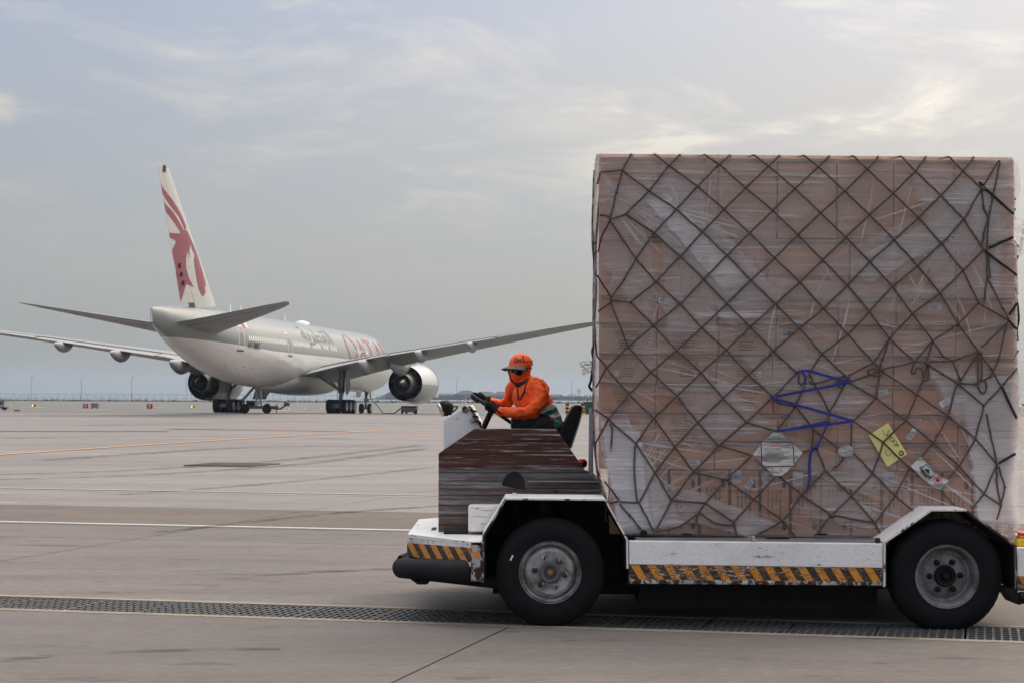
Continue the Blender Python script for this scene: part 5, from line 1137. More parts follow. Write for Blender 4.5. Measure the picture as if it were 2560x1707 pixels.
# cardboard: warm brown with flutes, prints and small stains
def cardboard(name, col):
    s = NT(name); oi = s.n('ShaderNodeObjectInfo')
    a = s.noise(1.6, 5, 0.6, 0.2); fl = s.noise(26, 3, 0.5, 0, s.coords((0.25, 1, 5)))
    c = s.mix(s.ramp(a, [(0.3, 0.0), (0.7, 1.0)]), cmul(col, 0.85), cmul(col, 1.12)); c = s.mix(s.math('MULTIPLY', fl, 0.3), c, cmul(col, 0.7))
    c = s.mix(s.math('MULTIPLY', oi.outputs['Random'], 0.30), c, cmul(col, 0.62))
    return s.out(s.pbsdf(c, 0.75, 0, s.bump(fl, 0.15, 0.003)))
cardboard('cardboard', (0.72, 0.43, 0.28)); cardboard('cardboard_low', (0.76, 0.345, 0.15))
plain('sticker', (0.68, 0.67, 0.68), 0.5, var=0.06); plain('print_black', (0.02, 0.015, 0.013), 0.7, var=0.2); plain('print_blue', (0.12, 0.32, 0.60), 0.6); plain('print_brown', (0.16, 0.09, 0.055), 0.7)
plain('dot_red', (0.75, 0.05, 0.04), 0.5); plain('tape', (0.30, 0.17, 0.10), 0.3)
colx = [1497, 1642, 1790, 1938, 2089, 2237, 2389, 2538]; rowy = [390, 593, 740, 808, 885, 957, 1030, 1100, 1171]
ordn = ['leftmost', 'second from the left', 'third from the left', 'fourth from the left', 'fifth from the left', 'sixth from the left', 'seventh from the left', 'eighth from the left', 'ninth from the left', 'tenth from the left', 'eleventh from the left', 'twelfth from the left', 'thirteenth from the left', 'rightmost']
rown = ['in the topmost row', 'in the second row from top', 'in the third row from top', 'in the fourth row from top', 'in the fifth row from top', 'in the sixth row from top', 'in the seventh row from top', 'in the eighth row from top']
CART = []; rr = random.Random(21)
SKEW = 0.04                                      # the load stands a little askew on the deck
def skew(m):
    m.v = [(v[0]+(v[1]-YL)*SKEW, v[1], v[2]) for v in m.v]; return m
def carton(x0, x1, y0, y1, gap, mat, label, depth=1.1, d0=0.0):
    a, b_ = Lp(x0, y1, d0), Lp(x1, y0, d0); j = rr.uniform(-0.009, 0.006); g_ = gap*YL/F/2
    lo = (a.x+g_, YL+d0+j, a.z+0.002); hi = (b_.x-g_, YL+d0+depth, b_.z-0.0035)
    base = Vector(((lo[0]+hi[0])/2, YL+d0, lo[2])); t = thing('carton', label, 'carton', base, 'cartons of the wrapped load')
    skew(MB().box2(lo, hi)).build('body', mat, t, bevel=0.006)
    if d0 == 0.0:
        zc_ = lerp(lo[2], hi[2], 0.98)
        MB().box2((lo[0]+0.01, lo[1]-0.0012, zc_-0.03), (hi[0]-0.01, lo[1]-0.0003, zc_)).build('tape', 'tape', t)
        CART.append((x0, x1, y0, y1, t, lo[1]))
    return t
jr = random.Random(5)
RE = [[1497, 1646, 1795, 1943, 2092, 2234, 2386, 2536], [1497, 1704, 1916, 2124, 2240, 2389, 2538]]+[[colx[0]]+[c_+jr.uniform(-7, 7) for c_ in colx[1:-1]]+[colx[-1]+jr.uniform(-4, 3)] for _ in range(6)]
for r in range(8):
    for k in range(7):
        ed = RE[r]
        if k >= len(ed)-1: continue
        nm = 'rightmost' if k == len(ed)-2 else ordn[k]
        big = 'large brown carton' if r < 2 else 'flat brown carton'
        carton(ed[k], ed[k+1], rowy[r]+jr.uniform(-1, 1), rowy[r+1], jr.uniform(0.8, 2.6), 'cardboard' if r < 5 else 'cardboard_low', f'{big}, {nm} {rown[r]} of load')
bx_ = [1520+76*k for k in range(14)]
for k in range(13): carton(bx_[k], bx_[k+1], 1171, 1334, 7.0, 'cardboard_low', f"tall narrow brown carton, {'rightmost' if k == 12 else ordn[k]} in the bottom row of the load")
for r in range(9):
    y0, y1 = (rowy[r], rowy[r+1]) if r < 8 else (1171, 1334)
    carton(1499 if r < 8 else 1522, 1640, y0, y1, 3.0, 'cardboard', f"brown carton {(rown+['in the bottom row'])[r]} at the back left end of load", 1.05, 1.13)
def face_of(px, py):
    py -= slope(px)
    for x0, x1, y0, y1, t, y in CART:
        if x0 <= px <= x1 and y0 <= py <= y1: return t, y
    return CART[0][4], YL
def on_face(px, py, w, h, name, mat, rot=0.0, lift=0.0016):
    t, y = face_of(px, py); c = W(px, py, YL); k = YL/F; a = R(rot); pts = []
    for sx, sz in ((-1, -1), (1, -1), (1, 1), (-1, 1)):
        u, v = sx*w/2*k, sz*h/2*k; pts.append((c.x+u*math.cos(a)-v*math.sin(a), y-lift, c.z+u*math.sin(a)+v*math.cos(a)))
    o = MB().prism(pts, (0, 0.0006, 0)).build(name, mat, t); return t, c, y
cA = lambda x, y: (1460+x/3.1367, 360+y/3.1367); cB = lambda x, y: (2000+x/3.1357, 360+y/3.1357); cC = lambda x, y: (1460+x/2.9036, 820+y/2.9036); cD = lambda x, y: (1960+x/2.9033, 820+y/2.9033)
thin = [cA(915, 1367), cA(1370, 1365), cB(640, 1385), cB(1095, 1403), cB(1570, 1403), cC(415, 145), cC(848, 145), cC(408, 356), cC(382, 567), cC(400, 765), cC(813, 797), cC(1240, 1010), cD(245, 150), cD(245, 990), cD(950, 665), cD(1100, 1000), cD(680, 1000), cD(250, 778)]
for p in thin:
    t, c, y = on_face(*p, 33, 5.2, 'sticker', 'sticker')
    MB().prism([(c.x-0.04, y-0.0026, c.z-0.002), (c.x+0.035, y-0.0026, c.z-0.002), (c.x+0.035, y-0.0026, c.z+0.0025), (c.x-0.04, y-0.0026, c.z+0.0025)], (0, 0.0004, 0)).build('print', 'print_black', t)
for p, w, h in ((cA(665, 1262), 24, 12), (cA(1130, 1285), 26, 12), (cA(520, 1520), 13, 28), (cA(1600, 1490), 30, 12), (cC(205, 328), 33, 14), (cC(850, 338), 34, 14), (cC(1480, 45), 32, 14), (cC(1530, 710), 34, 12), (cC(1025, 690), 34, 14), (cB(1060, 1280), 34, 16), (cD(1420, 310), 34, 16), (cD(80, 1290), 22, 10)):
    t, c, y = on_face(*p, w, h, 'sticker', 'sticker', rr.uniform(-3, 3))
    for q in (-0.25, 0.05, 0.3): MB().prism([(c.x-w*0.35*YL/F, y-0.0026, c.z+q*h*YL/F), (c.x+w*rr.uniform(0.1, 0.35)*YL/F, y-0.0026, c.z+q*h*YL/F), (c.x+w*0.1*YL/F, y-0.0026, c.z+(q+0.1)*h*YL/F), (c.x-w*0.35*YL/F, y-0.0026, c.z+(q+0.1)*h*YL/F)], (0, 0.0004, 0)).build('print', 'print_black', t)
# white labels with a pale blue wreathed-globe emblem
for p in (cC(1110, 1075), cC(1340, 1085), cC(1553, 1093), cD(760, 1090)):
    t, c, y = on_face(*p, 24, 33, 'sticker', 'sticker')
    m = MB(); r0 = 0.017
    for rad in (r0, r0*0.66, r0*0.33):
        m.tube([(c.x-0.008+rad*math.cos(a), y-0.003, c.z+rad*math.sin(a)) for a in [2*math.pi*k/20 for k in range(20)]], 0.0011, 4, closed=True)
    for k in range(4): a = math.pi*k/4; m.tube([(c.x-0.008-r0*math.cos(a), y-0.003, c.z-r0*math.sin(a)), (c.x-0.008+r0*math.cos(a), y-0.003, c.z+r0*math.sin(a))], 0.001, 4)
    for sg in (-1, 1): m.tube([(c.x-0.008+sg*1.35*r0*math.sin(a), y-0.003, c.z-1.35*r0*math.cos(a)) for a in [0.2+2.0*k/8 for k in range(9)]], 0.0022, 4)
    for k in range(3): m.box((c.x+0.019+k*0.006, y-0.003, c.z), (0.0028, 0.0008, 0.055-0.008*k))
    m.build('emblem', 'print_blue', t)
for p in (cC(319, 645), cC(766, 647)):
    t, y = face_of(*p); c = W(*p, YL); MB().lathe([(0, 0), (0, 0.0125), (0.001, 0.0125)], (c.x, y-0.003, c.z), (0, 1, 0), 18).build('dot', 'dot_red', t)
# handling marks (arrows, glass, umbrella) and small print on the flat cartons
for k, p in enumerate((cC(330, 50), cC(320, 250), cC(750, 250), cC(300, 460), cC(740, 460), cC(320, 670), cC(720, 670), cC(1180, 460), cC(1180, 60), cD(1030, 905), cD(1080, 770), cA(330, 1490), cA(760, 1490), cC(760, 50), cC(1160, 250))):
    t, y = face_of(*p); c = W(*p, YL); m = MB(); u = YL/F
    for q in range(4):
        x = c.x+(q-1.5)*15*u
        for a, b_ in (((-5, -7), (5, -7)), ((5, -7), (5, 7)), ((5, 7), (-5, 7)), ((-5, 7), (-5, -7))):
            m.tube([(x+a[0]*u, y-0.002, c.z+a[1]*u), (x+b_[0]*u, y-0.002, c.z+b_[1]*u)], 0.0011, 4)
        if q == 0:
            for e in (-2, 2): m.tube([(x+e*u, y-0.002, c.z-5*u), (x+e*u, y-0.002, c.z+4*u)], 0.0016, 4)
        else: m.box((x, y-0.002, c.z+(1.5-q)*u), (5*u, 0.001, (3+q)*u))
    for q in range(4): m.box((c.x+rr.uniform(-6, 2)*u, y-0.002, c.z-(15+6*q)*u), (rr.uniform(28, 44)*u, 0.001, 2.0*u))
    m.build('print', 'print_brown', t)
# upright printing on the tall cartons
TX = ['RESPIRATOR', 'MEDICAL', 'STERILE', 'SURGICAL USE']
geo = {w: text_geo(w, 0.042, 'RIGHT', 0.0006) for w in TX}
for k in range(1, 13):
    xm = bx_[k]+38; t, y = face_of(xm, 1250+slope(xm)); u = YL/F; top = W(xm, 1188+slope(xm), YL)
    for n_, (w, dx_) in enumerate(zip(TX, (-17, -7, 3, 13))):
        vs, fs = geo[w]; cx_ = top.x+dx_*u; cz_ = W(xm, 1214+slope(xm)+(k % 3)*2, YL).z
        MB().add([(cx_-v[1]*0.55, y-0.0022, cz_+v[0]*0.86) for v in vs], fs).build('lettering', 'print_black', t)
    for yy in (1205, 1309): 
        p = W(xm+22, yy+slope(xm), YL); MB().box((p.x, y-0.002, p.z), (0.030, 0.001, 0.062)).build('print', 'print_black', t)
    for q, yy in ((0, 1182), ): 
        vs, fs = text_geo('XON', 0.05); p = W(xm-14, 1190+slope(xm), YL); MB().add([(p.x-v[1]*0.7, y-0.0022, p.z+v[0]*0.6) for v in vs], fs).build('lettering', 'print_brown', t) if k % 2 else None

# ------------------------------------------------------------------ aircraft pallet sheet
pl = thing('air_cargo_pallet', 'thin grey metal air cargo pallet under the wrapped load', 'pallet', W(2020, 1345, 16.0))
plain('pallet_alu', (0.22, 0.215, 0.21), 0.42, 0.3, var=0.25, scale=8, stretch=(0.3, 1, 1))
MB().box2((W(1586, 1340, YL).x, 14.72, 0.6135), (W(2196, 1340, YL).x, 15.30, 0.634)).build('sheet', 'pallet_alu', pl, bevel=0.004)
MB().box2((W(1507, 1340, YL).x, 15.302, 0.6135), (W(2538, 1340, YL).x, 17.35, 0.634)).build('sheet', 'pallet_alu', pl)
MB().prism([W(1914, 1343, 14.95), W(1918, 1341.5, 15.0), W(1970, 1341.5, 15.0), W(1974, 1343, 14.95), W(1970, 1346, 14.9), W(1918, 1346, 14.9)], (0, 0.004, 0.002)).build('recess', 'chassis_black', pl)
for px in (1717, 2056): 
    c = W(px, 1336.5, YL-0.16); MB().tube([c+Vector((0.035*math.cos(a), 0.02*math.sin(a), 0.006)) for a in [2*math.pi*k/14 for k in range(14)]], 0.006, 6, closed=True).build('ring', 'chassis_black', pl)
c = W(1610, 1332, YL-0.1); MB().prism([c+Vector(v) for v in ((-0.028, 0, -0.012), (0.028, 0, -0.012), (0.024, 0, 0.012), (0.0, 0, 0.024), (-0.024, 0, 0.012))], (0, 0.03, 0)).build('buckle', 'chassis_black', pl)

# ------------------------------------------------------------------ stretch film
def film_mat(name, base, streak, white=(0.92, 0.88, 0.875), feather=False):
    s = NT(name); a = s.noise(2.2, 5, 0.6, 0.6, s.coords((0.8, 1, 0.8)))
    h1 = s.noise(3.2, 6, 0.62, 0.9, s.coords((0.30, 1, 4.5), (0, 5, 0))); d1 = s.noise(3.0, 6, 0.62, 0.7, s.coords((0.35, 1, 6.0), (0, 36, 0))); d2 = s.noise(3.0, 5, 0.6, 0.5, s.coords((0.35, 1, 8.0), (0, -66, 0), (2, 0, 5)))
    big = s.noise(0.9, 3, 0.5, 0.5, s.coords((1, 1, 1), loc=(5, 0, 1)))
    ln = s.math('MAXIMUM', s.math('MULTIPLY', s.ramp(h1, [(0.57, 0.0), (0.74, 1.0)]), 0.45), s.math('MAXIMUM', s.ramp(d1, [(0.60, 0.0), (0.70, 1.0)]), s.ramp(d2, [(0.64, 0.0), (0.71, 0.9)])))
    al = s.math('ADD', s.math('ADD', base, s.math('MULTIPLY', s.ramp(a, [(0.35, 0.0), (0.7, 1.0)]), 0.12)), s.math('MULTIPLY', s.math('MULTIPLY', ln, streak), s.ramp(big, [(0.35, 0.45), (0.65, 1.0)])))
    al = s.math('ADD', al, s.math('MULTIPLY', s.ramp(big, [(0.50, 0.0), (0.72, 1.0)]), 0.18))
    nm = s.bump(s.math('ADD', s.math('ADD', h1, d1), d2), 0.75, 0.022)
    if feather:
        uvx, uvy, _ = s.xyz('UV'); ed = lambda q: s.math('MINIMUM', q, s.math('SUBTRACT', 1.0, q))
        e = s.math('ADD', s.math('MINIMUM', s.math('MULTIPLY', ed(uvx), 1.6), ed(uvy)), s.math('MULTIPLY', s.math('SUBTRACT', d1, 0.5), 0.35))
        al = s.math('MULTIPLY', al, s.ramp(e, [(0.015, 0.0), (0.16, 1.0)]))
    dif = s.n('ShaderNodeBsdfDiffuse'); s.put(dif.inputs['Color'], white); s.put(dif.inputs['Normal'], nm)
    tl = s.n('ShaderNodeBsdfTranslucent'); s.put(tl.inputs['Color'], white); s.put(tl.inputs['Normal'], nm)
    gl_ = s.n('ShaderNodeBsdfGlossy'); s.put(gl_.inputs['Color'], (0.9, 0.9, 0.92)); s.put(gl_.inputs['Roughness'], 0.22); s.put(gl_.inputs['Normal'], nm)
    m1 = s.n('ShaderNodeMixShader'); s.put(m1.inputs[0], 0.35); s.t.links.new(dif.outputs[0], m1.inputs[1]); s.t.links.new(tl.outputs[0], m1.inputs[2])
    tr_ = s.n('ShaderNodeBsdfTransparent'); s.put(tr_.inputs['Color'], (0.985, 0.96, 0.94))
    m2 = s.n('ShaderNodeMixShader'); s.t.links.new(al, m2.inputs[0]); s.t.links.new(tr_.outputs[0], m2.inputs[1]); s.t.links.new(m1.outputs[0], m2.inputs[2])
    gk = s.math('MULTIPLY', al, 1.6) if feather else 0.9
    fr = s.n('ShaderNodeFresnel'); s.put(fr.inputs['IOR'], 1.42); s.put(fr.inputs['Normal'], nm)
    m3 = s.n('ShaderNodeMixShader'); s.t.links.new(s.math('MULTIPLY', fr.outputs[0], gk), m3.inputs[0]); s.t.links.new(m2.outputs[0], m3.inputs[1]); s.t.links.new(gl_.outputs[0], m3.inputs[2])
    return s.out(m3.outputs[0])
film_mat('film', 0.12, 0.42); film_mat('film_layer', 0.17, 0.42, feather=True); film_mat('film_thick', 0.30, 0.55, feather=True); film_mat('film_bunched', 0.62, 0.45, feather=True); film_mat('film_top', 0.2, 0.4)
from mathutils import noise as mnoise
film = thing('stretch_film', 'clear wrinkled stretch film wrapped round the carton load', 'plastic wrap', LB)
lft = [(386, 1491), (396, 1489), (420, 1487), (470, 1486), (560, 1483), (600, 1488), (740, 1486), (900, 1486), (1040, 1486), (1120, 1489), (1190, 1496), (1250, 1512), (1300, 1535), (1336, 1560)]
rgt = [(386, 2535), (420, 2537), (560, 2537), (596, 2536), (606, 2545), (760, 2543), (1000, 2546), (1090, 2543), (1160, 2532), (1220, 2527), (1290, 2535), (1350, 2545)]
def prof(tab, y):
    for (a, xa_), (b_, xb_) in zip(tab, tab[1:]):
        if y <= b_: return lerp(xa_, xb_, (y-a)/(b_-a))
    return tab[-1][1]
def film_d(x, z):
    n1 = mnoise.noise(Vector((x*2.2, z*16, 1))); n2 = mnoise.noise(Vector((x*9+z*7, z*9-x*7, 5))); n3 = mnoise.noise(Vector((x*1.4, z*1.4, 9)))
    return n1*0.005+n2*0.004+n3*0.010
nz_, nf_, ns_ = 100, 150, 60
rings = []
for j in range(nz_+1):
    y = lerp(386, 1336, j/nz_); xl_, xr_ = prof(lft, y), prof(rgt, y); top_in = 0.0
    bulge = 0.03*max(0, (y-1050)/290)
    P0, P1 = Lp(xl_, y), Lp(xr_, y); yf, yb = YL-0.022-bulge, YL+2.22; r_ = 0.05; ring = []
    for i in range(nf_+1):
        t = i/nf_; x = lerp(P0.x+r_, P1.x-r_, t); z = lerp(P0.z, P1.z, t); ring.append(Vector((x, yf-abs(film_d(x, z)), z)))
    for i in range(1, 5): a = -math.pi/2+math.pi/2*i/5; ring.append(Vector((P1.x-r_+r_*math.cos(a), yf+r_+r_*math.sin(a), P1.z)))
    for i in range(ns_+1): q = lerp(yf+r_, yb-r_, i/ns_); ring.append(Vector((P1.x+abs(film_d(q, P1.z))*1.3, q, P1.z)))
    for i in range(1, 5): a = math.pi/2*i/5; ring.append(Vector((P1.x-r_+r_*math.cos(a), yb-r_+r_*math.sin(a), P1.z)))
    for i in range(31): ring.append(Vector((lerp(P1.x-r_, P0.x+r_, i/30), yb+0.01, lerp(P1.z, P0.z, i/30))))
    for i in range(1, 5): a = math.pi/2+math.pi/2*i/5; ring.append(Vector((P0.x+r_+r_*math.cos(a), yb-r_+r_*math.sin(a), P0.z)))
    for i in range(ns_+1): q = lerp(yb-r_, yf+r_, i/ns_); ring.append(Vector((P0.x-abs(film_d(q, P0.z))*1.6, q, P0.z)))
    for i in range(1, 5): a = math.pi+math.pi/2*i/5; ring.append(Vector((P0.x+r_+r_*math.cos(a), yf+r_+r_*math.sin(a), P0.z)))
    rings.append([Vector((v.x+(v.y-YL)*SKEW, v.y, v.z)) for v in ring])
m = MB().loft(rings, cap=False); m.build('wrap', 'film', film, smooth=60)
top = rings[0]; c = sum(top, Vector())/len(top); MB().loft([top, [lerp(v, c, 0.5)+Vector((0, 0, 0.012)) for v in top], [lerp(v, c, 0.98)+Vector((0, 0, 0.016)) for v in top]], cap=True).build('top_wrap', 'film_top', film, smooth=60)
# extra turns of film: diagonal bands and bunched corners
def uvs(o, nu, nv):
    me = o.data; lay = me.uv_layers.new(name='UVMap'); idx = [0]*len(me.loops); me.loops.foreach_get('vertex_index', idx)
    for k, v in enumerate(idx): lay.data[k].uv = ((v % (nu+1))/nu, (v//(nu+1))/nv)
def overlay(pts, mat, d, nu=26, nv=10):
    """four-sided patch (photo points) lying just outside the wrap"""
    q = [W(x, y, YL) for x, y in pts]; u = MB()
    def fn(s_, t_):
        a = q[0].lerp(q[1], s_); b_ = q[3].lerp(q[2], s_); p = a.lerp(b_, t_)
        return Vector((p.x, YL-0.036-d-0.03*max(0, (1.25-p.z)/0.65)-abs(film_d(p.x*1.3, p.z*1.2))*0.6, p.z))
    u.grid(fn, nu, nv); o = u.build('wrap_band', mat, film, smooth=60); uvs(o, nu, nv); return o
overlay([(1500, 430), (1640, 380), (2010, 790), (1840, 850)], 'film_thick', 0.000)
overlay([(1580, 470), (1640, 450), (1900, 720), (1830, 760)], 'film_bunched', 0.003)
overlay([(1490, 640), (1490, 400), (1640, 540), (1640, 880)], 'film_layer', 0.006)
overlay([(2040, 790), (1990, 680), (2545, 400), (2545, 590)], 'film_layer', 0.004)
overlay([(2130, 740), (2100, 660), (2420, 500), (2440, 560)], 'film_thick', 0.007)
overlay([(1740, 750), (1740, 680), (2440, 720), (2440, 800)], 'film_layer', 0.008)
overlay([(1640, 390), (1760, 390), (1800, 900), (1660, 900)], 'film_layer', 0.002)
overlay([(2260, 400), (2540, 400), (2500, 800), (2330, 760)], 'film_layer', 0.010)
overlay([(1840, 880), (1880, 770), (2240, 1000), (2000, 1110)], 'film_layer', 0.006)
overlay([(1660, 960), (1800, 930), (1960, 1080), (1760, 1140)], 'film_layer', 0.003)
overlay([(1486, 1060), (1560, 1020), (1730, 1330), (1545, 1338)], 'film_bunched', 0.002)
overlay([(1486, 1000), (1600, 1060), (1640, 1338), (1540, 1338)], 'film_bunched', 0.008)
overlay([(1660, 1290), (1680, 1200), (1990, 1320), (1880, 1345)], 'film_thick', 0.004)
overlay([(1560, 1230), (1600, 1180), (1820, 1250), (1800, 1330)], 'film_layer', 0.006)
overlay([(2390, 930), (2560, 900), (2548, 1346), (2440, 1350)], 'film_bunched', 0.004)
overlay([(2290, 900), (2555, 930), (2555, 1110), (2380, 1060)], 'film_thick', 0.010)
overlay([(2040, 1180), (1960, 1280), (2220, 1336), (2190, 1280)], 'film_layer', 0.005)
overlay([(1900, 1130), (1960, 1080), (2240, 1180), (2200, 1260)], 'film_layer', 0.007)
# stretched creases: long thin ridges where the film is drawn tight
cr = MB(); r5 = random.Random(77)
def crease(x0, y0, x1, y1, w):
    P = []; n = 8; bend = r5.uniform(-14, 14)
    for k in range(n+1):
        t = k/n; x = lerp(x0, x1, t)+bend*math.sin(math.pi*t); y = lerp(y0, y1, t)
        if not (1490 < x < 2540 and 392+slope(x) < y < 1332): continue
        p = W(x, y, YL); P.append(Vector((p.x, YL-0.040-0.03*max(0, (1.25-p.z)/0.65), p.z)))
    if len(P) > 2: cr.tube(P, [w*(0.25+0.75*math.sin(math.pi*min(max(i/(len(P)-1), 0.04), 0.96))) for i in range(len(P))], 4, flat=0.4)
for k in range(26):                                   # steep pulls over the upper half
    x, y = r5.uniform(1500, 2500), r5.uniform(400, 760); L = r5.uniform(60, 330); a = R(r5.choice((62, 66, 70, 108, 112, 100))+r5.uniform(-5, 5)); crease(x, y, x+L*math.cos(a), y+L*math.sin(a), r5.uniform(0.0018, 0.0045))
for k in range(70):                                   # shallow ones round the lower half
    x, y = r5.uniform(1490, 2450), r5.uniform(700, 1320); L = r5.uniform(60, 300); a = R(r5.uniform(-16, 26)); crease(x, y, x+L*math.cos(a), y+L*math.sin(a), r5.uniform(0.0016, 0.0038))
for cx_, cy_, a0, a1, n in ((1505, 1330, -75, -8, 22), (2535, 1330, -170, -105, 16), (1500, 470, 10, 60, 14), (2535, 440, 120, 165, 14), (1500, 1090, 5, 70, 14)):
    for k in range(n):
        a = R(lerp(a0, a1, k/(n-1))+r5.uniform(-2, 2)); r0, r1 = r5.uniform(25, 90), r5.uniform(140, 420); crease(cx_+r0*math.cos(a), cy_+r0*math.sin(a), cx_+r1*math.cos(a), cy_+r1*math.sin(a), r5.uniform(0.0018, 0.0045))
s = NT('film_crease'); s.out(s.pbsdf((0.80, 0.77, 0.77), 0.3, 0, None, Alpha=0.42))
co_ = cr.build('creases', 'film_crease', film, smooth=60); co_['kind'] = 'stuff'
# loose film ends
def flap(pts, Y, mat='film_top', name='loose_end', k=0.012):
    q = [W(x, y, Y) for x, y in pts]
    MB().grid(lambda s_, t_: (q[0].lerp(q[1], s_)).lerp(q[3].lerp(q[2], s_), t_)+Vector((0, k*math.sin(9*s_+5*t_)+0.006*math.sin(23*t_), 0)), 14, 14).build(name, mat, film, smooth=60)
flap([(1490, 900), (1448, 905), (1458, 940), (1490, 925)], YL+0.9)
flap([(2535, 402), (2548, 420), (2553, 470), (2536, 520)], YL+0.5); flap([(2536, 540), (2575, 560), (2580, 640), (2542, 640)], YL+0.8)
flap([(2540, 1005), (2556, 1012), (2548, 1030), (2540, 1040)], YL+0.3)
flap([(2524, 1250), (2540, 1280), (2546, 1362), (2500, 1340)], YL-0.05, 'film_top')

# papers caught under the film
def sheet(name, pts, mat, label, cat, d=0.026):
    q = [W(x, y, YL-d) for x, y in pts]; c = sum(q, Vector())/len(q); t = thing(name, label, cat, Vector((c.x, YL-d, min(p.z for p in q))))
    MB().prism(q, (0, 0.0012, 0)).build('sheet', mat, t); return t
s = NT('yellow_paper'); s.out(s.pbsdf(s.mix(s.noise(7, 3), (0.62, 0.55, 0.17), (0.74, 0.68, 0.27)), 0.6, 0, s.bump(s.noise(14, 2), 0.3, 0.004)))
yp = sheet('paper_sheet', [cD(615, 775), cD(755, 685), cD(895, 912), cD(750, 1005)], 'yellow_paper', 'yellow paper sheet with handwritten figures, taped askew on the load', 'paper', 0.048)
def scribble(pts, parent, Y, r=0.0015, mat='print_black'): MB().tube(spline([W(*cD(*p), Y) for p in pts], 5), r, 4).build('handwriting', mat, parent)
YS = YL-0.0505
scribble([(715, 735), (725, 765), (745, 770), (755, 745), (770, 742)], yp, YS); scribble([(745, 775), (765, 790), (780, 775), (765, 765), (748, 778)], yp, YS); scribble([(765, 800), (785, 820), (800, 800), (782, 790), (768, 803)], yp, YS)
scribble([(790, 835), (800, 812), (818, 822), (812, 845), (832, 850)], yp, YS); scribble([(805, 858), (800, 845), (830, 838), (826, 860)], yp, YS); scribble([(742, 880), (738, 905), (760, 925), (790, 890), (800, 930)], yp, YS); scribble([(835, 900), (850, 888), (868, 905), (850, 922), (836, 905)], yp, YS, 0.004)
for k, (p, w, h, a) in enumerate(((cC(1250, 338), 26, 16, 8), (cC(790, 970), 32, 14, 5), (cD(930, 765), 15, 36, -38), (cD(500, 940), 32, 16, 25), (cD(1175, 535), 32, 16, 32), (cD(720, 465), 24, 14, 12), (cC(1200, 1130), 26, 13, 50), (cD(1275, 510), 24, 17, 10), (cC(540, 1420), 30, 20, -4))):
    lab = ['white slip under the film below the third rope row', 'white slip under the film above the tall cartons at left', 'narrow white slip leaning beside the yellow paper', 'small white slip tucked below the oval metal tag', 'tilted white slip left of the bunched film corner', 'white slip under the film above the yellow paper', 'tilted white slip above the torn film near the net patch', 'pale slip with green print beside the bunched film corner', 'white slip in the lower left corner of the load'][k]
    c = W(*p, YL-0.025); a = R(a); u = YL/F; t = thing('paper_slip', lab, 'paper slip', c-Vector((0, 0, h*u/2)), 'slips under the film')
    pt = [c+Vector((sx*w/2*u*math.cos(a)-sz*h/2*u*math.sin(a), 0, sx*w/2*u*math.sin(a)+sz*h/2*u*math.cos(a))) for sx, sz in ((-1, -1), (1, -1), (1, 1), (-1, 1))]
    MB().prism(pt, (0, 0.001, 0)).build('slip', 'sticker', t)
    m = MB()
    for q in (-0.2, 0.12): e = c+Vector((-q*h*u*math.sin(a), -0.001, q*h*u*math.cos(a))); m.box(e, (w*0.6*u, 0.0005, 0.004), (0, -math.degrees(a), 0))
    m.build('print', 'print_black' if k != 7 else 'green_paint', t)

# ------------------------------------------------------------------ cargo net
plain('rope', (0.085, 0.068, 0.054), 0.85, var=0.4, scale=40, bump=0.6, bscale=220); plain('strap_black', (0.018, 0.016, 0.015), 0.7, var=0.3); plain('strap_red', (0.095, 0.004, 0.008), 0.65, var=0.25); plain('strap_blue', (0.008, 0.016, 0.19), 0.6, var=0.25)
net = thing('cargo_net', 'grey rope cargo net drawn diagonally over the wrapped load', 'cargo net', LB)
YR = YL-0.052
def rY(z): return YR-0.03*max(0, (1.25-z)/0.65)
def RP(p, d=0.0):
    q = W(p[0], p[1], YR-d); return Vector((q.x, rY(q.z)-d, q.z))
kmesh = MB(); kmesh.add([Vector(v)*0.0125 for v in ico], icf); kmesh = kmesh.mesh('knot', 'rope', smooth=60)
KN = set()
def knot(p, s_=1.0):
    k = (round(p[0]/5), round(p[1]/5))
    if k in KN: return
    KN.add(k); share('knot', kmesh, net, RP(p, 0.005), (rr.uniform(0, 3), rr.uniform(0, 3), 0), (s_, s_, s_))
def rope(pts, r=0.0070, mat='rope', d=0.0, name='rope', knots=False, smooth_=False):
    P = [RP(p, d) for p in pts]
    if smooth_: P = spline(P, 5)
    else:
        Q = []
        for a, b_ in zip(P, P[1:]):                      # a little slack so that no run is dead straight
            Q.append(a); L = (b_-a).length
            for k in (1, 2, 3): Q.append(a.lerp(b_, k/4)+Vector((rr.uniform(-1, 1)*0.003, rr.uniform(-0.003, 0.002), rr.uniform(-1, 0.4)*0.003)))
        Q.append(P[-1]); P = Q
    MB().tube(P, r, 6).build(name, mat, net, smooth=70)
    if knots:
        for p in pts[1:-1]: knot(p)
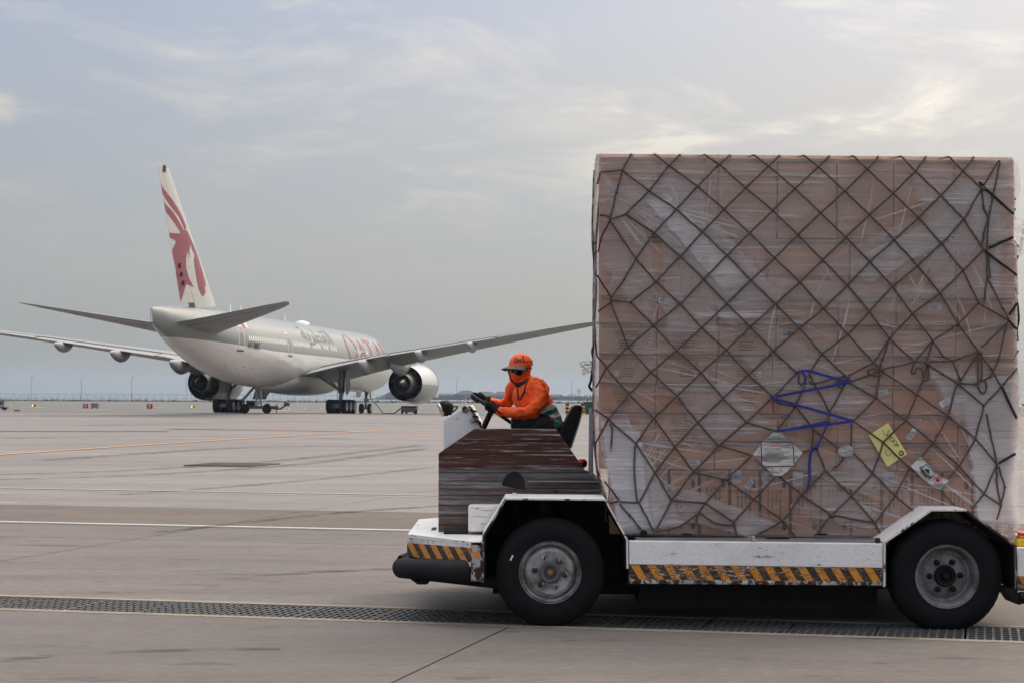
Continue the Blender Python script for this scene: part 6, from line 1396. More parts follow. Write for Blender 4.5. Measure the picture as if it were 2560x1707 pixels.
rows_ = [
 [cA(300, 207), cA(667, 170), cA(1060, 160), cA(1447, 175), cB(145, 180), cB(530, 200), cB(905, 215), cB(1280, 215)],
 [cA(510, 368), cA(892, 332), cA(1268, 345), cA(1655, 350), cB(350, 370), cB(730, 388), cB(1105, 405), cB(1425, 350)],
 [cA(330, 550), cA(723, 513), cA(1100, 513), cA(1480, 522), cB(162, 540), cB(545, 555), cB(930, 578), cB(1287, 590)],
 [cA(550, 698), cA(930, 690), cA(1300, 700), cA(1677, 713), cB(360, 733), cB(740, 752), cB(1110, 780), cB(1440, 830)],
 [cA(408, 900), cA(755, 880), cA(1122, 875), cA(1495, 893), cB(178, 910), cB(548, 922), cB(922, 955), cB(1278, 990)],
 [cA(565, 1080), cA(940, 1060), cA(1308, 1068), cA(1693, 1085), cB(372, 1107), cB(725, 1117), cB(1100, 1170), cB(1400, 1245)],
 [cA(365, 1240), cA(755, 1255), cA(1120, 1252), cA(1503, 1253), cB(185, 1290), cB(543, 1312), cB(882, 1330), cB(1240, 1410)],
 [cA(545, 1422), cA(925, 1440), cA(1305, 1435), cA(1690, 1445), cD(465, 48), cD(765, 75), cD(1080, 90), cD(1410, 165)],
 [cC(320, 135), cC(672, 160), cC(1033, 157), cC(1375, 165), cD(275, 185), cD(650, 250), cD(945, 245), None],
 [cC(485, 318), cC(850, 322), cC(1195, 338), cC(1545, 325)]]
def nxt(r, i, right):
    if r+1 >= len(rows_): return None
    j = (i if r % 2 == 0 else i+1) if right else (i-1 if r % 2 == 0 else i)
    if 0 <= j < len(rows_[r+1]) and rows_[r+1][j] is not None and not (r == 8 and i > 3) and not (r == 7 and i >= 6 and right) : return (r+1, j)
    return None
starts = {True: [], False: []}
for right in (True, False):
    has_prev = set()
    for r in range(len(rows_)):
        for i in range(len(rows_[r])):
            if rows_[r][i] is None: continue
            q = nxt(r, i, right)
            if q: has_prev.add(q)
    for r in range(len(rows_)):
        for i in range(len(rows_[r])):
            if rows_[r][i] is None or (r, i) in has_prev: continue
            ch = [(r, i)]
            while nxt(*ch[-1], right): ch.append(nxt(*ch[-1], right))
            if len(ch) > 1: rope([rows_[a][b_] for a, b_ in ch], d=0.0 if right else 0.004, knots=False)
for r in rows_:
    for p in r:
        if p: knot(p)
# over the top edge
for i, p in enumerate(rows_[0]):
    for dx_ in ((-33, 26) if i else (21,)):
        tp = W(p[0]+dx_, 388+slope(p[0]+dx_), YR); q = RP(p)
        ov = [q, Vector((tp.x, YR+0.004, tp.z+0.004)), Vector((tp.x+dx_*0.0002, YR+0.03, tp.z+0.012)), Vector((tp.x+dx_*0.004, YR+0.6, tp.z+0.022)), Vector((tp.x+dx_*0.010, YR+1.6, tp.z+0.02))]
        MB().tube(ov, 0.0078, 6).build('rope', 'rope', net, smooth=70)
for P in ([cA(300, 207), cA(130, 220)], [cA(300, 207), cA(255, 380), cA(205, 580)], [cA(330, 550), cA(205, 590), cA(198, 572)], [cA(205, 605), cA(408, 900), cA(315, 1060), cA(205, 1215)], [cA(205, 1228), cA(365, 1240)], [cA(208, 1245), cC(320, 135)],
          [cC(320, 135), cC(165, 285)], [cC(165, 290), cC(325, 480)], [cC(485, 318), cC(325, 480), cC(180, 660)], [cC(485, 318), cC(675, 490), cC(825, 683), cC(980, 850)], [cC(850, 322), cC(675, 490), cC(508, 650), cC(378, 835)], [cC(850, 322), cC(1010, 505), cC(1178, 680)], [cC(1195, 338), cC(1010, 505), cC(825, 683), cC(660, 860), cC(515, 1045), cC(400, 1265)],
          [cC(1195, 338), cC(1375, 495)], [cC(1545, 325), cC(1375, 495), cC(1178, 680), cC(980, 850), cC(795, 1040), cC(635, 1245), cC(515, 1475)], [cC(325, 480), cC(508, 650), cC(660, 860), cC(795, 1040)], [cC(180, 660), cC(378, 835), cC(515, 1045), cC(635, 1245)],
          [cC(1178, 680), cC(1400, 745)], [cC(980, 850), cC(1215, 918)], [cC(795, 1040), cC(1035, 1097)], [cC(1215, 925), cC(1035, 1097), cC(880, 1265), cC(835, 1330)], [cC(635, 1245), cC(880, 1265)], [cC(400, 1265), cC(508, 1475)], [cC(258, 1258), cC(400, 1265)], [cC(258, 1272), cC(330, 1355), cC(430, 1475)],
          [cC(880, 1265), cC(1085, 1405), cC(1105, 1507)], [cC(1035, 1097), cC(1230, 1240), cC(1440, 1395), cC(1535, 1510)], [cC(1380, 1085), cC(1230, 1240), cC(1085, 1405)], [cC(1420, 1075), cC(1580, 1205), cC(1440, 1395), cC(1240, 1505)], [cD(300, 1030), cD(130, 1210)], [cD(130, 1210), cD(340, 1350), cD(655, 1410), cD(705, 1505)],
          [cD(300, 1030), cD(490, 1215), cD(655, 1410)], [cD(240, 870), cD(300, 1030)], [cD(505, 905), cD(645, 1050), cD(805, 1215), cD(950, 1335)], [cD(720, 825), cD(645, 1050), cD(490, 1215), cD(340, 1350), cD(215, 1510)], [cD(910, 1010), cD(805, 1215), cD(655, 1410)],
          [cD(275, 185), cD(185, 320)], [cD(275, 185), cD(455, 350)], [cD(650, 250), cD(455, 350)], [cD(650, 250), cD(700, 290)], [cD(765, 75), cD(700, 265), cD(670, 505)], [cD(945, 245), cD(1035, 245), cD(1225, 236), cD(1400, 172)], [cD(700, 300), cD(945, 245)], [cD(480, 385), cD(700, 310)], [cD(1080, 90), cD(1035, 245)], [cD(1040, 260), cD(1150, 330), cD(1260, 395)],
          [cD(1080, 90), cD(1150, 200), cD(1225, 240), cD(1275, 360), cD(1260, 395)], [cD(1410, 180), cD(1275, 388)], [cD(1410, 165), cD(1500, 290), cD(1580, 420), cD(1690, 655)], [cD(1260, 400), cD(1450, 560), cD(1390, 800), cD(1270, 1000), cD(1190, 1090)], [cD(1250, 420), cD(1190, 635), cD(1085, 830), cD(1000, 930)],
          [cD(710, 310), cD(965, 480), cD(1190, 635), cD(1390, 800), cD(1545, 985)], [cD(455, 360), cD(440, 410), cD(330, 605), cD(325, 690)], [cD(475, 395), cD(670, 505), cD(885, 668), cD(1085, 830), cD(1270, 1000), cD(1450, 1200), cD(1570, 1285)], [cD(1045, 260), cD(1010, 380), cD(965, 480), cD(885, 668), cD(720, 825)], [cD(670, 505), cD(505, 672), cD(720, 825), cD(910, 1010), cD(1130, 1170), cD(1240, 1290)],
          [cD(490, 690), cD(485, 855)], [cD(185, 330), cD(330, 605)], [cD(150, 420), cD(85, 560), cC(1400, 745)], [cD(85, 560), cD(215, 735), cD(290, 790), cD(400, 870)], [cC(1585, 895), cD(190, 880)], [cD(1450, 560), cD(1600, 400), cD(1690, 290)], [cD(1470, 620), cD(1545, 985), cD(1450, 1200), cD(1360, 1310)], [cD(1550, 1000), cD(1540, 1100), cD(1570, 1285), cD(1540, 1385)], [cD(1560, 1000), cD(1600, 1150), cD(1570, 1290)],
          [cB(1560, 130), cB(1430, 345)], [cB(1570, 140), cB(1510, 420), cB(1480, 585), cB(1465, 830), cB(1470, 1050), cB(1440, 1240)], [cB(1420, 360), cB(1440, 500), cB(1475, 585), cB(1440, 700), cB(1430, 800)], [cB(1475, 860), cB(1490, 1040), cB(1470, 1050), cB(1590, 1290), cB(1640, 1380)], [cB(1400, 1245), cB(1630, 1380)], [cB(1630, 1400), cD(1430, 140)], [cB(1620, 1420), cD(1560, 220), cD(1500, 350), cD(1390, 405), cD(1260, 398)], [cB(1240, 1410), cD(1400, 150)]):
    rope(P, 0.0069, knots=True)
for P in ([cC(370, 850), cC(365, 1050), cC(385, 1255)], [cC(515, 1475), cC(700, 1430), cC(835, 1330)], [cC(835, 1330), cC(950, 1410), cC(1085, 1425)], [cC(1375, 500), cC(1420, 545), cC(1530, 560)], [cD(690, 290), cD(620, 300), cD(615, 330), cD(700, 345), cD(720, 300)], [cD(945, 250), cD(925, 320), cD(950, 325), cD(960, 290), cD(1000, 300), cD(1015, 370), cD(1045, 370), cD(1050, 280)],
          [cD(1405, 170), cD(1410, 380), cD(1415, 440), cD(1445, 472), cD(1470, 440), cD(1460, 380), cD(1432, 375), cD(1438, 330), cD(1430, 170)], [cC(190, 690), cC(205, 740), cC(195, 870)], [cC(835, 1335), cC(815, 1380), cC(818, 1440)], [cD(110, 330), cD(105, 380), cD(125, 410), cD(145, 395)], [cD(400, 370), cD(390, 405), cD(415, 432), cD(440, 410)], [cD(350, 1022), cD(410, 975), cD(435, 930)], [cD(200, 880), cD(210, 800), cD(212, 740)], [cD(185, 380), cD(215, 400), cD(360, 365), cD(440, 345)]):
    rope(P, 0.007, smooth_=True, d=0.004)
for P in ([cB(1405, 300), cB(1480, 375), cB(1675, 550)], [cB(1480, 815), cB(1670, 730)], [cB(1450, 840), cB(1700, 1030)], [cB(1630, 1380), cB(1703, 1450)], [cB(1640, 1340), cB(1700, 1250)], [cD(1560, 975), cD(1680, 910)], [cD(1580, 420), cD(1690, 655)]): rope(P, 0.010, 'strap_black', 0.006, 'strap')
for p in (cB(1430, 340), cD(1410, 170), cD(1260, 390), cD(700, 290), cD(455, 355), cD(340, 1350), cC(1375, 495), cD(1035, 250)): knot((p[0]+3, p[1]+3), 1.9)
# red lacing on the left edge, black edge rope outside it
RD = [[cA(125, 230), cA(105, 315)], [cA(125, 555), cA(195, 570)], [cA(205, 600), cA(135, 735), cA(110, 850)], [cA(105, 1030), cA(205, 1195), cA(215, 1240), cA(110, 1315)], [cC(80, 80), cC(95, 205), cC(165, 285), cC(85, 430)], [cC(80, 590), cC(180, 655), cC(85, 830), cC(82, 900)], [cC(95, 1030), cC(120, 1075)], [cC(150, 1110), cC(258, 1250), cC(185, 1266)]]
for P in RD: rope(P, 0.0068, 'strap_red', 0.004, 'red_lacing')
MB().tube(spline([W(*p, YL+0.35) for p in (cA(125, 400), cA(110, 560), cA(95, 760), cA(90, 940), cA(95, 1150), cA(80, 1390), cA(88, 1500), cC(72, 120), cC(60, 170), cC(68, 240), cC(50, 380), cC(38, 420), cC(62, 455))], 4), 0.010, 6).build('edge_rope', 'strap_black', net, smooth=70)
MB().tube(spline([W(*p, YL+0.3) for p in (cB(1690, 1180), cB(1706, 1260), cB(1715, 1380), cB(1700, 1460), cB(1708, 1540))], 4), 0.009, 6).build('edge_rope', 'strap_black', net, smooth=70)
MB().tube(spline([W(*p, YL+0.2) for p in ((2523, 1228), (2520, 1245), (2527, 1262), (2525, 1275))], 4), 0.011, 6).build('edge_rope', 'strap_black', net, smooth=70)
for p in (cC(325, 497), cC(675, 500), cC(1010, 522), cD(175, 350), cD(458, 360), cD(325, 655), cC(195, 875), cC(820, 1440)):
    c = RP(p, 0.010); MB().tube([c+Vector((0.006*math.cos(a), 0, 0.017*math.sin(a))) for a in [2*math.pi*k/12 for k in range(12)]], 0.003, 5, closed=True).build('hook', 'brass', net, smooth=60)
# blue lashing strap
def flat_strap(pts, w, parent, mat, d, nm): 
    m = MB(); P = [RP(p, d) for p in pts]
    for a, b_ in zip(P, P[1:]):
        t_ = (b_-a).normalized(); n_ = Vector((-t_.z, 0, t_.x))*w/2; m.prism([a-n_, b_-n_, b_+n_, a+n_], (0, 0.002, 0))
        d_ = Vector((0, 0, 0))
    return m.build(nm, mat, parent)
bs = thing('blue_strap', 'bright blue lashing strap zigzagging over the cargo net', 'strap', RP((2030, 1220)))
for k, (a, b_) in enumerate(zip([(1992, 931), (2003, 926), (2024, 927), (2123.6, 955), (1926.6, 993), (2134, 1051.5), (1942, 1077), (2072, 1053), (2043, 1116)], [(2003, 926), (2024, 927), (2123.6, 955), (1926.6, 993), (2134, 1051.5), (1942, 1077), (2072, 1053), (2043, 1116), (2026, 1130)])): flat_strap([a, b_], 0.020 if k not in (6, 7) else 0.013, bs, 'strap_blue', 0.020+0.003*(k % 3), 'webbing')
flat_strap([(2003, 927), (2013, 938), (2013, 962)], 0.020, bs, 'strap_blue', 0.026, 'webbing'); flat_strap([(2043, 1114), (2026, 1132), (2023, 1165), (2024, 1195), (2018, 1224)], 0.022, bs, 'strap_blue', 0.024, 'webbing')
m = MB(); m.add([RP((2040, 1117), 0.028)+Vector((v[0]*0.024, v[1]*0.012, v[2]*0.018)) for v in ico], icf); m.build('strap_knot', 'strap_blue', bs, smooth=60)
# the net's sewn-on patches
def patch_mat(name, col):
    s = NT(name); a = s.noise(9, 8, 0.7, 0.5, s.coords((0.5, 1, 2.2))); b_ = s.noise(40, 4, 0.6, 0, s.coords((0.3, 1, 3)))
    c = s.mix(s.ramp(a, [(0.44, 0.0), (0.60, 1.0)]), col, cmul(col, 0.35)); c = s.mix(s.math('MULTIPLY', s.ramp(b_, [(0.5, 0), (0.7, 1)]), 0.3), c, (0.08, 0.075, 0.07)); return s.out(s.pbsdf(c, 0.6, 0, s.bump(a, 0.5, 0.006)))
patch_mat('patch_white', (0.58, 0.57, 0.54)); patch_mat('tag_metal', (0.55, 0.53, 0.47))
cE = lambda x, y: (1840+x/5.058, 1040+y/5.058)
q = [RP(cE(*p), 0.016) for p in ((215, 475), (330, 335), (470, 205), (560, 200), (700, 325), (845, 455), (740, 595), (640, 700), (575, 748), (480, 752), (345, 615))]
pm_ = MB().prism(q, (0, 0.006, 0)).build('net_patch', 'patch_white', net)
for a, b_ in (((350, 320), (680, 325)), ((720, 340), (735, 590)), ((355, 632), (700, 628)), ((318, 350), (325, 605))):
    MB().tube([RP(cE(*a), 0.0175), RP(cE(*b_), 0.0175)], 0.0036, 5).build('patch_stripe', 'strap_red', pm_)
m = MB()
for x, y in ((470, 280), (550, 275), (420, 285), (290, 460), (280, 505), (755, 440), (770, 505), (460, 665), (565, 675)): m.tube([RP(cE(x-8, y-8), 0.018), RP(cE(x+8, y+8), 0.018)], 0.0022, 4)
m.build('stitch', 'print_black', pm_)
m = MB()
for k in range(9): x0 = 350+rr.uniform(0, 30); m.tube([RP(cE(x0, 400+k*22), 0.0175), RP(cE(x0+rr.uniform(180, 330), 402+k*22), 0.0175)], 0.0011, 4)
m.build('small_print', 'print_brown', pm_)
m = MB(); m.tube([RP(cE(350, 358), 0.0178), RP(cE(415, 356), 0.0178)], 0.0018, 4); m.tube([RP(cE(448, 345), 0.0178), RP(cE(550, 345), 0.0178)], 0.0018, 4); m.tube([RP(cE(470, 372), 0.0178), RP(cE(550, 374), 0.0178)], 0.002, 4); m.build('small_print', 'dot_red', pm_)
c = RP(cE(685, 342), 0.018); MB().tube([c+Vector((0.011*math.cos(a), 0, 0.011*math.sin(a))) for a in [2*math.pi*k/14 for k in range(14)]], 0.002, 4, closed=True).build('emblem', 'strap_blue', pm_)
c = RP(cE(1392, 440), 0.016)
tg = MB().lathe([(0, 0), (0, 0.052), (0.003, 0.058), (0.008, 0.058)], (0, 0, 0), (0, 1, 0), 28); tg.v = [(v[0]*1.0+c.x, v[1]+c.y, v[2]*0.78+c.z) for v in tg.v]; tgo = tg.build('oval_tag', 'tag_metal', net, smooth=30)
MB().prism([c+Vector(v) for v in ((-0.03, -0.003, -0.02), (0.028, -0.003, -0.02), (0.028, -0.003, 0.02), (-0.03, -0.003, 0.02))], (0, 0.002, 0)).build('tag_plate', 'patch_white', tgo)
cF = lambda x, y: (2100+x/6.031, 1020+y/6.031)
q = [RP(cF(*p), 0.016) for p in ((1065, 870), (1215, 730), (1330, 850), (1420, 960), (1520, 1030), (1635, 1080), (1510, 1230), (1430, 1200), (1250, 1060))]
ip = MB().prism(q, (0, 0.005, 0)).build('net_label', 'patch_white', net)
m = MB(); bx = [(1205, 915), (1298, 840), (1435, 985), (1345, 1062)]
for a, b_ in zip(bx, bx[1:]+bx[:1]): m.tube([RP(cF(*a), 0.0175), RP(cF(*b_), 0.0175)], 0.0022, 4)
m.build('box_print', 'print_black', ip)
o_ = RP(cF(1300, 958), 0.018); ux = (RP(cF(1345, 1005), 0.018)-o_).normalized(); uz = Vector((-ux.z, 0, ux.x))
for w, off, sz in (('PERMANENT', -0.012, 0.030), ('FIXTURE', -0.032, 0.024)):
    vs, fs = text_geo(w, sz, bold=0.0005); MB().add([o_+ux*v[0]*0.72+uz*(v[1]+off) for v in vs], fs).build('lettering', 'print_black', ip)
MB().add([o_+ux*a+uz*b_ for a, b_ in ((-0.025, 0.004), (0.02, 0.004), (0.02, 0.012), (0.0, 0.03), (-0.02, 0.014))], [(0, 1, 2, 3, 4)]).build('pictogram', 'print_black', ip)
o2 = RP(cF(1470, 1080), 0.018); MB().tube([o2+Vector((0.030*math.cos(a), 0, 0.030*math.sin(a))) for a in [2*math.pi*k/24 for k in range(24)]], 0.0028, 5, closed=True).build('ban_ring', 'dot_red', ip)
MB().tube([o2+Vector((-0.021, 0, -0.021)), o2+Vector((0.021, 0, 0.021))], 0.0026, 5).build('ban_bar', 'dot_red', ip)
MB().add([o2+Vector(v)+Vector((0, 0.0005, 0)) for v in ((-0.018, 0, -0.006), (0.006, 0, -0.016), (0.016, 0, -0.002), (0.002, 0, 0.018), (-0.008, 0, 0.008))], [(0, 1, 2, 3, 4)]).build('pictogram', 'print_black', ip)
# the net runs on round both ends of the load
for tab, sg in ((lft, -1), (rgt, 1)):
    for k in range(-2, 8):
        for up_ in (1, -1):
            P = []
            for q in range(9):
                t = q/8; y = 395+k*118+up_*t*330+(0 if up_ > 0 else 330)
                if not 400 < y < 1290: continue
                x = prof(tab, y); p = Lp(x, y); dd = t*2.16+0.03
                P.append(Vector((p.x+dd*SKEW+sg*0.008, YL+dd, p.z)))
            if len(P) > 1: MB().tube(P, 0.0078, 6).build('rope', 'rope', net, smooth=70)
# ------------------------------------------------------------------ the driver
plain('orange_cloth', (1.0, 0.108, 0.006), 0.7, var=0.10, scale=5, bump=0.6, bscale=22)
plain('teal_cloth', (0.008, 0.085, 0.085), 0.75, var=0.15, scale=8, bump=0.3, bscale=16)
plain('reflective_tape', (0.55, 0.53, 0.50), 0.38, 0.2, var=0.1, scale=20); plain('trousers', (0.020, 0.016, 0.018), 0.8, var=0.25, scale=8, bump=0.3, bscale=16)
plain('glove_knit', (0.022, 0.021, 0.023), 0.9, var=0.35, scale=60, bump=0.6, bscale=260); plain('cap_brim', (0.075, 0.068, 0.072), 0.6, var=0.1); plain('lens_black', (0.004, 0.004, 0.005), 0.12, var=0.1)
plain('neck_scarf', (0.05, 0.018, 0.03), 0.8, var=0.4, scale=30); plain('boot', (0.012, 0.011, 0.010), 0.6); plain('navy_thread', (0.02, 0.025, 0.09), 0.7); plain('cord_black', (0.01, 0.009, 0.009), 0.6)
J = lambda px, py, Y=16.6: W(px, py, Y)
LIMBS = []                                        # (tag, points, radii) kept to colour the finished skin
def limb(m, tagname, pts, rs, flat=1.0, up=None, n=14):
    P = spline(pts, 5); k = len(P); R_ = []
    for i in range(k):
        t = i/5; a = min(int(t), len(rs)-2); R_.append(lerp(rs[a], rs[a+1], min(t-a, 1.0)))
    m.tube(P, R_, n, True, flat=flat, up=up)
    for p, r in ((P[0], R_[0]), (P[-1], R_[-1])): ball(m, p, r*0.98)
    LIMBS.append((tagname, P, R_))
def ball(m, c, r, sz=1.0, n=14):
    vs = []; fs = []; k = n//2+1
    for i in range(k+1):
        a = math.pi*i/k
        for j in range(n): b_ = 2*math.pi*j/n; vs.append(Vector(c)+Vector((r*math.sin(a)*math.cos(b_), r*math.sin(a)*math.sin(b_), r*sz*math.cos(a))))
    for i in range(k):
        for j in range(n): fs.append((i*n+j, i*n+(j+1) % n, (i+1)*n+(j+1) % n, (i+1)*n+j))
    m.add(vs, fs)
def remeshed(m, name, voxel, it=4, fac=0.6):
    me = m.mesh(name, 'orange_cloth'); bm = bmesh.new(); bm.from_mesh(me); bmesh.ops.remove_doubles(bm, verts=bm.verts, dist=1e-5); bmesh.ops.recalc_face_normals(bm, faces=bm.faces); bm.to_mesh(me); bm.free()
    o = bpy.data.objects.new('tmp', me); COL.objects.link(o)
    r = o.modifiers.new('r', 'REMESH'); r.mode = 'VOXEL'; r.voxel_size = voxel
    q = o.modifiers.new('s', 'SMOOTH'); q.iterations = it; q.factor = fac
    dg = bpy.context.evaluated_depsgraph_get(); out = bpy.data.meshes.new_from_object(o.evaluated_get(dg)); bpy.data.objects.remove(o); out.name = name
    out.polygons.foreach_set('use_smooth', [True]*len(out.polygons)); return out
m = MB()
limb(m, 'torso', [J(1374, 1082), J(1368, 1058), J(1350, 1030), J(1330, 998), J(1318, 968), J(1309, 950)], [0.140, 0.142, 0.152, 0.166, 0.148, 0.080], 0.94, (0, 1, 0), 20)
limb(m, 'arm', [J(1340, 962, 16.50), J(1353, 978, 16.46), J(1348, 1004, 16.42), J(1330, 1026, 16.39)], [0.074, 0.074, 0.064, 0.054])
limb(m, 'arm', [J(1331, 1027, 16.39), J(1300, 1032, 16.37), J(1250, 1027, 16.38)], [0.055, 0.051, 0.042])
limb(m, 'arm', [J(1292, 962, 16.72), J(1282, 974, 16.78), J(1276, 992, 16.84), J(1268, 1010, 16.86)], [0.070, 0.068, 0.056, 0.048])
limb(m, 'arm', [J(1268, 1010, 16.86), J(1242, 1008, 16.80), J(1219, 1001, 16.73)], [0.048, 0.042, 0.036])
limb(m, 'leg', [J(1378, 1076, 16.50), J(1345, 1062, 16.46), J(1300, 1054, 16.45)], [0.108, 0.100, 0.076])
limb(m, 'leg', [J(1380, 1078, 16.72), J(1345, 1070, 16.76), J(1302, 1064, 16.79)], [0.105, 0.095, 0.074])
limb(m, 'leg', [J(1299, 1054, 16.45), J(1294, 1130, 16.46), J(1288, 1250, 16.46)], [0.074, 0.064, 0.046])
limb(m, 'leg', [J(1301, 1064, 16.79), J(1290, 1140, 16.79), J(1280, 1250, 16.79)], [0.072, 0.062, 0.045])
for Y in (16.46, 16.79): limb(m, 'boot', [J(1291 if Y < 16.6 else 1283, 1258, Y), J(1262, 1264, Y)], [0.052, 0.042])
limb(m, 'head', [J(1312, 962), J(1307, 950), J(1302, 940)], [0.088, 0.074, 0.078])
ball(m, J(1302.5, 916), 0.091, 1.10, 20); ball(m, J(1292, 932, 16.57), 0.070, 1.05, 18); ball(m, J(1288, 944, 16.56), 0.052, 1.0, 16)
body_me = remeshed(m, 'person', 0.0095, 5, 0.6)
tags = {'torso': 0, 'arm': 0, 'head': 0, 'leg': 3, 'boot': 4}
for nm in ('orange_cloth', 'teal_cloth', 'reflective_tape', 'trousers', 'boot'): body_me.materials.append(MATS[nm])
while body_me.materials[0] and len(body_me.materials) > 5: body_me.materials.pop(index=0)
def project(v):
    u_, w_ = v.x/v.y*F, (H-v.z)/v.y*F; return CX+u_-w_*ROLL, Y0+w_+u_*ROLL
def nearest(c):
    best = (1e9, 'head')
    for tg_, P, R_ in LIMBS:
        for p, r in zip(P, R_):
            d = (c-p).length-r
            if d < best[0]: best = (d, tg_)
    return best[1]
mi = []
for p in body_me.polygons:
    c = p.center; tg_ = nearest(c); k = tags[tg_]; x, y = project(c)
    if tg_ == 'torso' or (tg_ == 'leg' and x > 1372 and y < 1100 and c.y < 16.9 and (y-1031)+(x-1330)*0.47 < 66 and x > 1386):
        s_ = (y-1031)+(x-1330)*0.47; k = 0 if s_ < 0 else 2 if s_ < 14 else 1 if s_ < 27 else 2 if s_ < 40 else 1
    mi.append(k)
body_me.polygons.foreach_set('material_index', mi)
# folds in the cloth
body_me.update(); nrm = [v.normal.copy() for v in body_me.vertices]
for v, n in zip(body_me.vertices, nrm):
    c = v.co; x, y = project(c)
    if y < 958 and x < 1335: continue
    q = mnoise.noise(Vector((c.x*16+c.z*9, c.y*7, c.z*16-c.x*9)))*0.6+mnoise.noise(Vector((c.x*34, c.y*20, c.z*34)))*0.75
    v.co = c+n*(0.0100*q-0.008*max(0, mnoise.noise(Vector((c.x*22-c.z*26, 3, c.y*6)))))
body_me.update()
drv = bpy.data.objects.new('person', body_me); COL.objects.link(drv); base = J(1374, 1082)
settle(drv, Vector((base.x, base.y, J(1290, 1268).z)))
tag(drv, 'driver in orange hood and cap, sunglasses and dark gloves, seated at the steering wheel', 'person'); ROOTLOC[drv.name] = drv.location.copy()
from mathutils.bvhtree import BVHTree
bvh = BVHTree.FromPolygons([tuple(v.co+drv.location) for v in body_me.vertices], [tuple(p.vertices) for p in body_me.polygons])
def on_body(px, py, lift=0.004):
    o = Vector((0, 0, H)); d = (W(px, py, 10)-o).normalized(); h = bvh.ray_cast(o, d)
    return h[0]-d*lift if h[0] is not None else W(px, py, 16.5)
cG = lambda x, y: (1240+x/14.256, 870+y/14.256)
def bline(pts, r, name, mat, lift=0.003, n=4): MB().tube(spline([on_body(*p, lift) for p in pts], n), r, 6).build(name, mat, drv, smooth=70)
bline([cG(478, 890), cG(500, 1010), cG(560, 1140), cG(640, 1230), cG(740, 1258), cG(860, 1235), cG(1000, 1165), cG(1090, 1090)], 0.0055, 'hood_cord', 'cord_black')
bline([cG(1160, 1080), cG(1090, 1200), (1310, 978), (1299, 1000)], 0.006, 'lanyard', 'neck_scarf', 0.006); bline([cG(760, 1400), (1294, 980), (1296, 1000)], 0.006, 'lanyard', 'neck_scarf', 0.006)
bline([cG(700, 1300), cG(780, 1340), cG(900, 1290), cG(1040, 1190)], 0.014, 'neck_scarf', 'neck_scarf', 0.002)
for pl in ([(885, 775), (985, 765), (970, 830), (915, 870)], [(1010, 770), (1120, 690), (1130, 780), (1020, 820)]):
    MB().add([on_body(*cG(*p), 0.005) for p in pl], [(0, 1, 2, 3)]).build('hood_opening', 'cord_black', drv)
for a, b_ in ((cG(1340, 1100), cG(1760, 1500)),): bline([cG(1340, 1105), cG(1500, 1110), cG(1640, 1220), cG(1740, 1400), (1366, 985)], 0.0028, 'seam', 'strap_red', 0.001)
c = on_body(1313, 984, 0.004); MB().tube([c+Vector((0.016*math.cos(a), 0, 0.016*math.sin(a))) for a in [2*math.pi*k/12 for k in range(9)]], 0.003, 5).build('chest_emblem', 'neck_scarf', drv)
# head gear: face looks to the left and a little to the camera
hc = J(1302.5, 916); fd = Vector((-0.74, -0.67, -0.06)).normalized(); sdv = Vector((0, 0, 1)).cross(fd).normalized(); udv = fd.cross(sdv)
if udv.z < 0: udv = -udv
def hp(az, el, r): a, e = R(az), R(el); return hc+(fd*math.cos(a)*math.cos(e)+sdv*math.sin(a)*math.cos(e)+udv*math.sin(e)*1.08)*r
cap = MB().grid(lambda u_, v_: hp(-180+360*u_, lerp(6, 90, v_), 0.1015+0.004*math.sin(math.pi*min(1, v_*1.1))), 40, 14).build('cap', 'orange_cloth', drv, smooth=60)
MB().tube([hp(a, 6, 0.1035) for a in range(-180, 180, 9)], 0.0045, 6, closed=True).build('cap_band', 'orange_cloth', cap, smooth=60)
MB().tube([hp(62, e, 0.1075) for e in range(20, 60, 8)], 0.005, 5).build('cap_vent', 'cord_black', cap)
MB().tube([hp(a, 22+2*math.sin(a), 0.1075) for a in range(66, 150, 8)], 0.0022, 5).build('cap_seam', 'strap_red', cap)
def brim_pt(u_, v_):
    a = lerp(-74, 74, u_); root = hp(a, 7, 0.101); out = fd*math.cos(R(a*0.55))+sdv*math.sin(R(a*0.55))
    L = 0.078*math.cos(R(a))**0.5; droop = 0.030*(abs(a)/74)**2
    return root+out*L*v_-udv*(v_*(0.018+droop*0.9))
br = MB(); br.grid(lambda u_, v_: brim_pt(u_, v_), 24, 6); nv = len(br.v); br.grid(lambda u_, v_: brim_pt(u_, v_)-udv*0.004, 24, 6); br.build('brim', 'cap_brim', cap, smooth=60)
vs, fs = text_geo('Qas', 0.052, bold=0.0015)
v3, f3 = conform(vs, fs, lambda x, y: hp(30+math.degrees(x/0.103), 30+math.degrees(y/0.103), 0.1085), 0.012)
MB().add(v3, f3).build('lettering', 'navy_thread', cap)
# wrap-round sunglasses
gl_ = MB()
for sg in (-1, 1):
    ln = MB().grid(lambda u_, v_: hp(sg*lerp(5, 50, u_), lerp(-29, -4, v_)+3*math.sin(math.pi*u_)*(1 if v_ > 0.5 else -1), 0.1215), 10, 5)
    if sg == -1: glasses = ln.build('sunglasses', 'lens_black', drv, smooth=60)
    else: ln.build('lens', 'lens_black', glasses, smooth=60)
    MB().tube([hp(sg*a, lerp(-4, -6, k/5), 0.1120) for k, a in enumerate((48, 60, 72, 84, 94, 100))], 0.005, 6).build('temple', 'lens_black', glasses, smooth=60)
MB().tube([hp(a, -3, 0.1215) for a in (-8, -3, 3, 8)], 0.006, 6).build('bridge', 'lens_black', glasses, smooth=60)
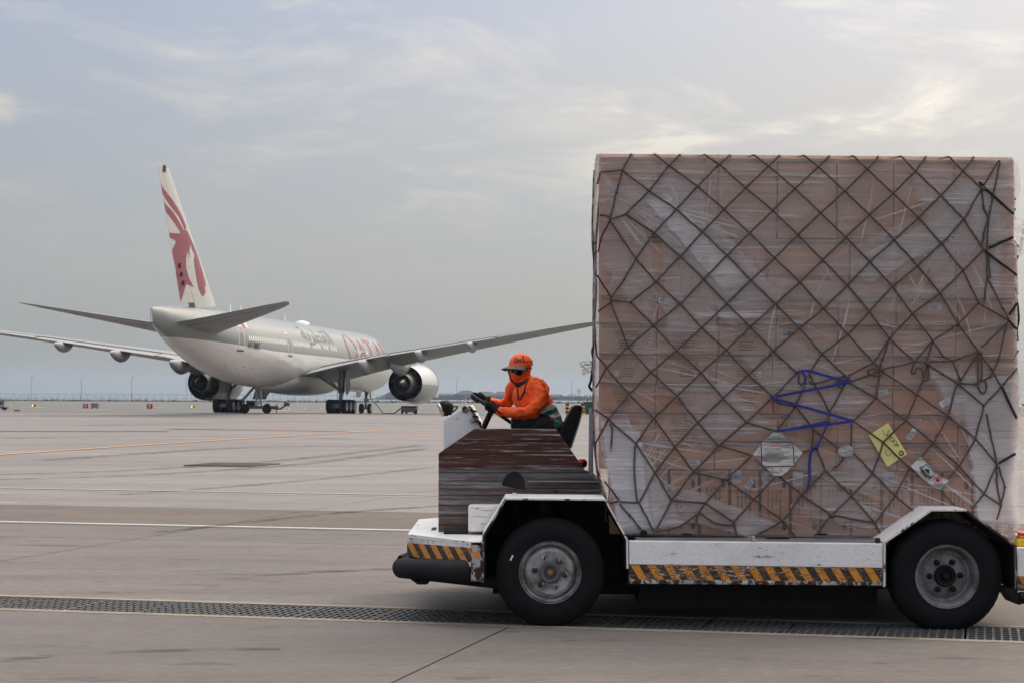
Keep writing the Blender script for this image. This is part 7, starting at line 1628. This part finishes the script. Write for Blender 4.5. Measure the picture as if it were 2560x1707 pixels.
# gloved hands closed round the wheel rim
def hand(ang, wrist, name):
    a0 = R(ang); rad = t1*math.cos(a0)+t2*math.sin(a0); tan = (-t1*math.sin(a0)+t2*math.cos(a0)); c = sw+rad*SR; wv = Vector(wrist)-c; wv -= tan*wv.dot(tan); wv.normalize()
    ov = tan.cross(wv).normalized()
    if ov.z < 0: ov = -ov                              # over the rim
    m = MB(); kn = c+ov*0.026+wv*0.012
    m.tube([Vector(wrist), lerp(Vector(wrist), kn, 0.4)+ov*0.006, lerp(Vector(wrist), kn, 0.75)+ov*0.006, kn], [0.036, 0.042, 0.046, 0.040], 14, flat=0.62, up=tuple(tan)); ball(m, Vector(wrist), 0.034)
    for k in range(4):
        off = tan*(k-1.5)*0.0205; L = (0.95, 1.08, 1.0, 0.8)[k]; pts = []
        for q in range(8):
            th = math.pi*(0.30+L*1.15*q/7)                # from the knuckle over the rim and round it
            pts.append(c+off+(wv*math.cos(th)+ov*math.sin(th))*(0.028-0.003*q/7))
        m.tube(pts, [0.0105, 0.0108, 0.0104, 0.0100, 0.0100, 0.0096, 0.0092, 0.0080], 10); ball(m, pts[-1], 0.008, 1, 8); ball(m, pts[0], 0.0108, 1, 8)
    tb = [lerp(Vector(wrist), kn, 0.45)-tan*0.036, c-tan*0.052+wv*0.026+ov*0.004, c-tan*0.046-ov*0.020+wv*0.008, c-tan*0.034-ov*0.024-wv*0.012]
    m.tube(spline(tb, 4), [0.016]*5+[0.0125]*5+[0.0105]*3, 10); ball(m, tb[-1], 0.0105, 1, 8)
    me = remeshed(m, name, 0.0042, 2, 0.5); me.materials.clear(); me.materials.append(MATS['glove_knit'])
    me.transform(Matrix.Translation(-ROOTLOC[drv.name])); o = bpy.data.objects.new(name, me); COL.objects.link(o); o.parent = drv; ROOTLOC[o.name] = ROOTLOC[drv.name]
    MB().tube([Vector(wrist)+(wv*0.000), Vector(wrist)+wv*0.028], 0.043, 14, flat=0.85, up=tuple(tan)).build('cuff', 'glove_knit', o, smooth=60)
hand(-90, J(1249, 1027, 16.38), 'glove'); hand(148, J(1217, 1000.5, 16.72), 'glove')
# ------------------------------------------------------------------ hazy air
s = NT('haze_air'); pv = s.n('ShaderNodeVolumePrincipled'); s.put(pv.inputs['Color'], (0.60, 0.75, 0.97)); s.put(pv.inputs['Density'], 0.00011); s.put(pv.inputs['Anisotropy'], 0.2)
s.out(None, pv.outputs[0])
hz_o = MB().box2((-6500, -320, -7.5), (6500, 6000, 45)).build('haze', 'haze_air'); struct(hz_o, 'stuff', 'thin pale blue haze over the airfield and the sea')
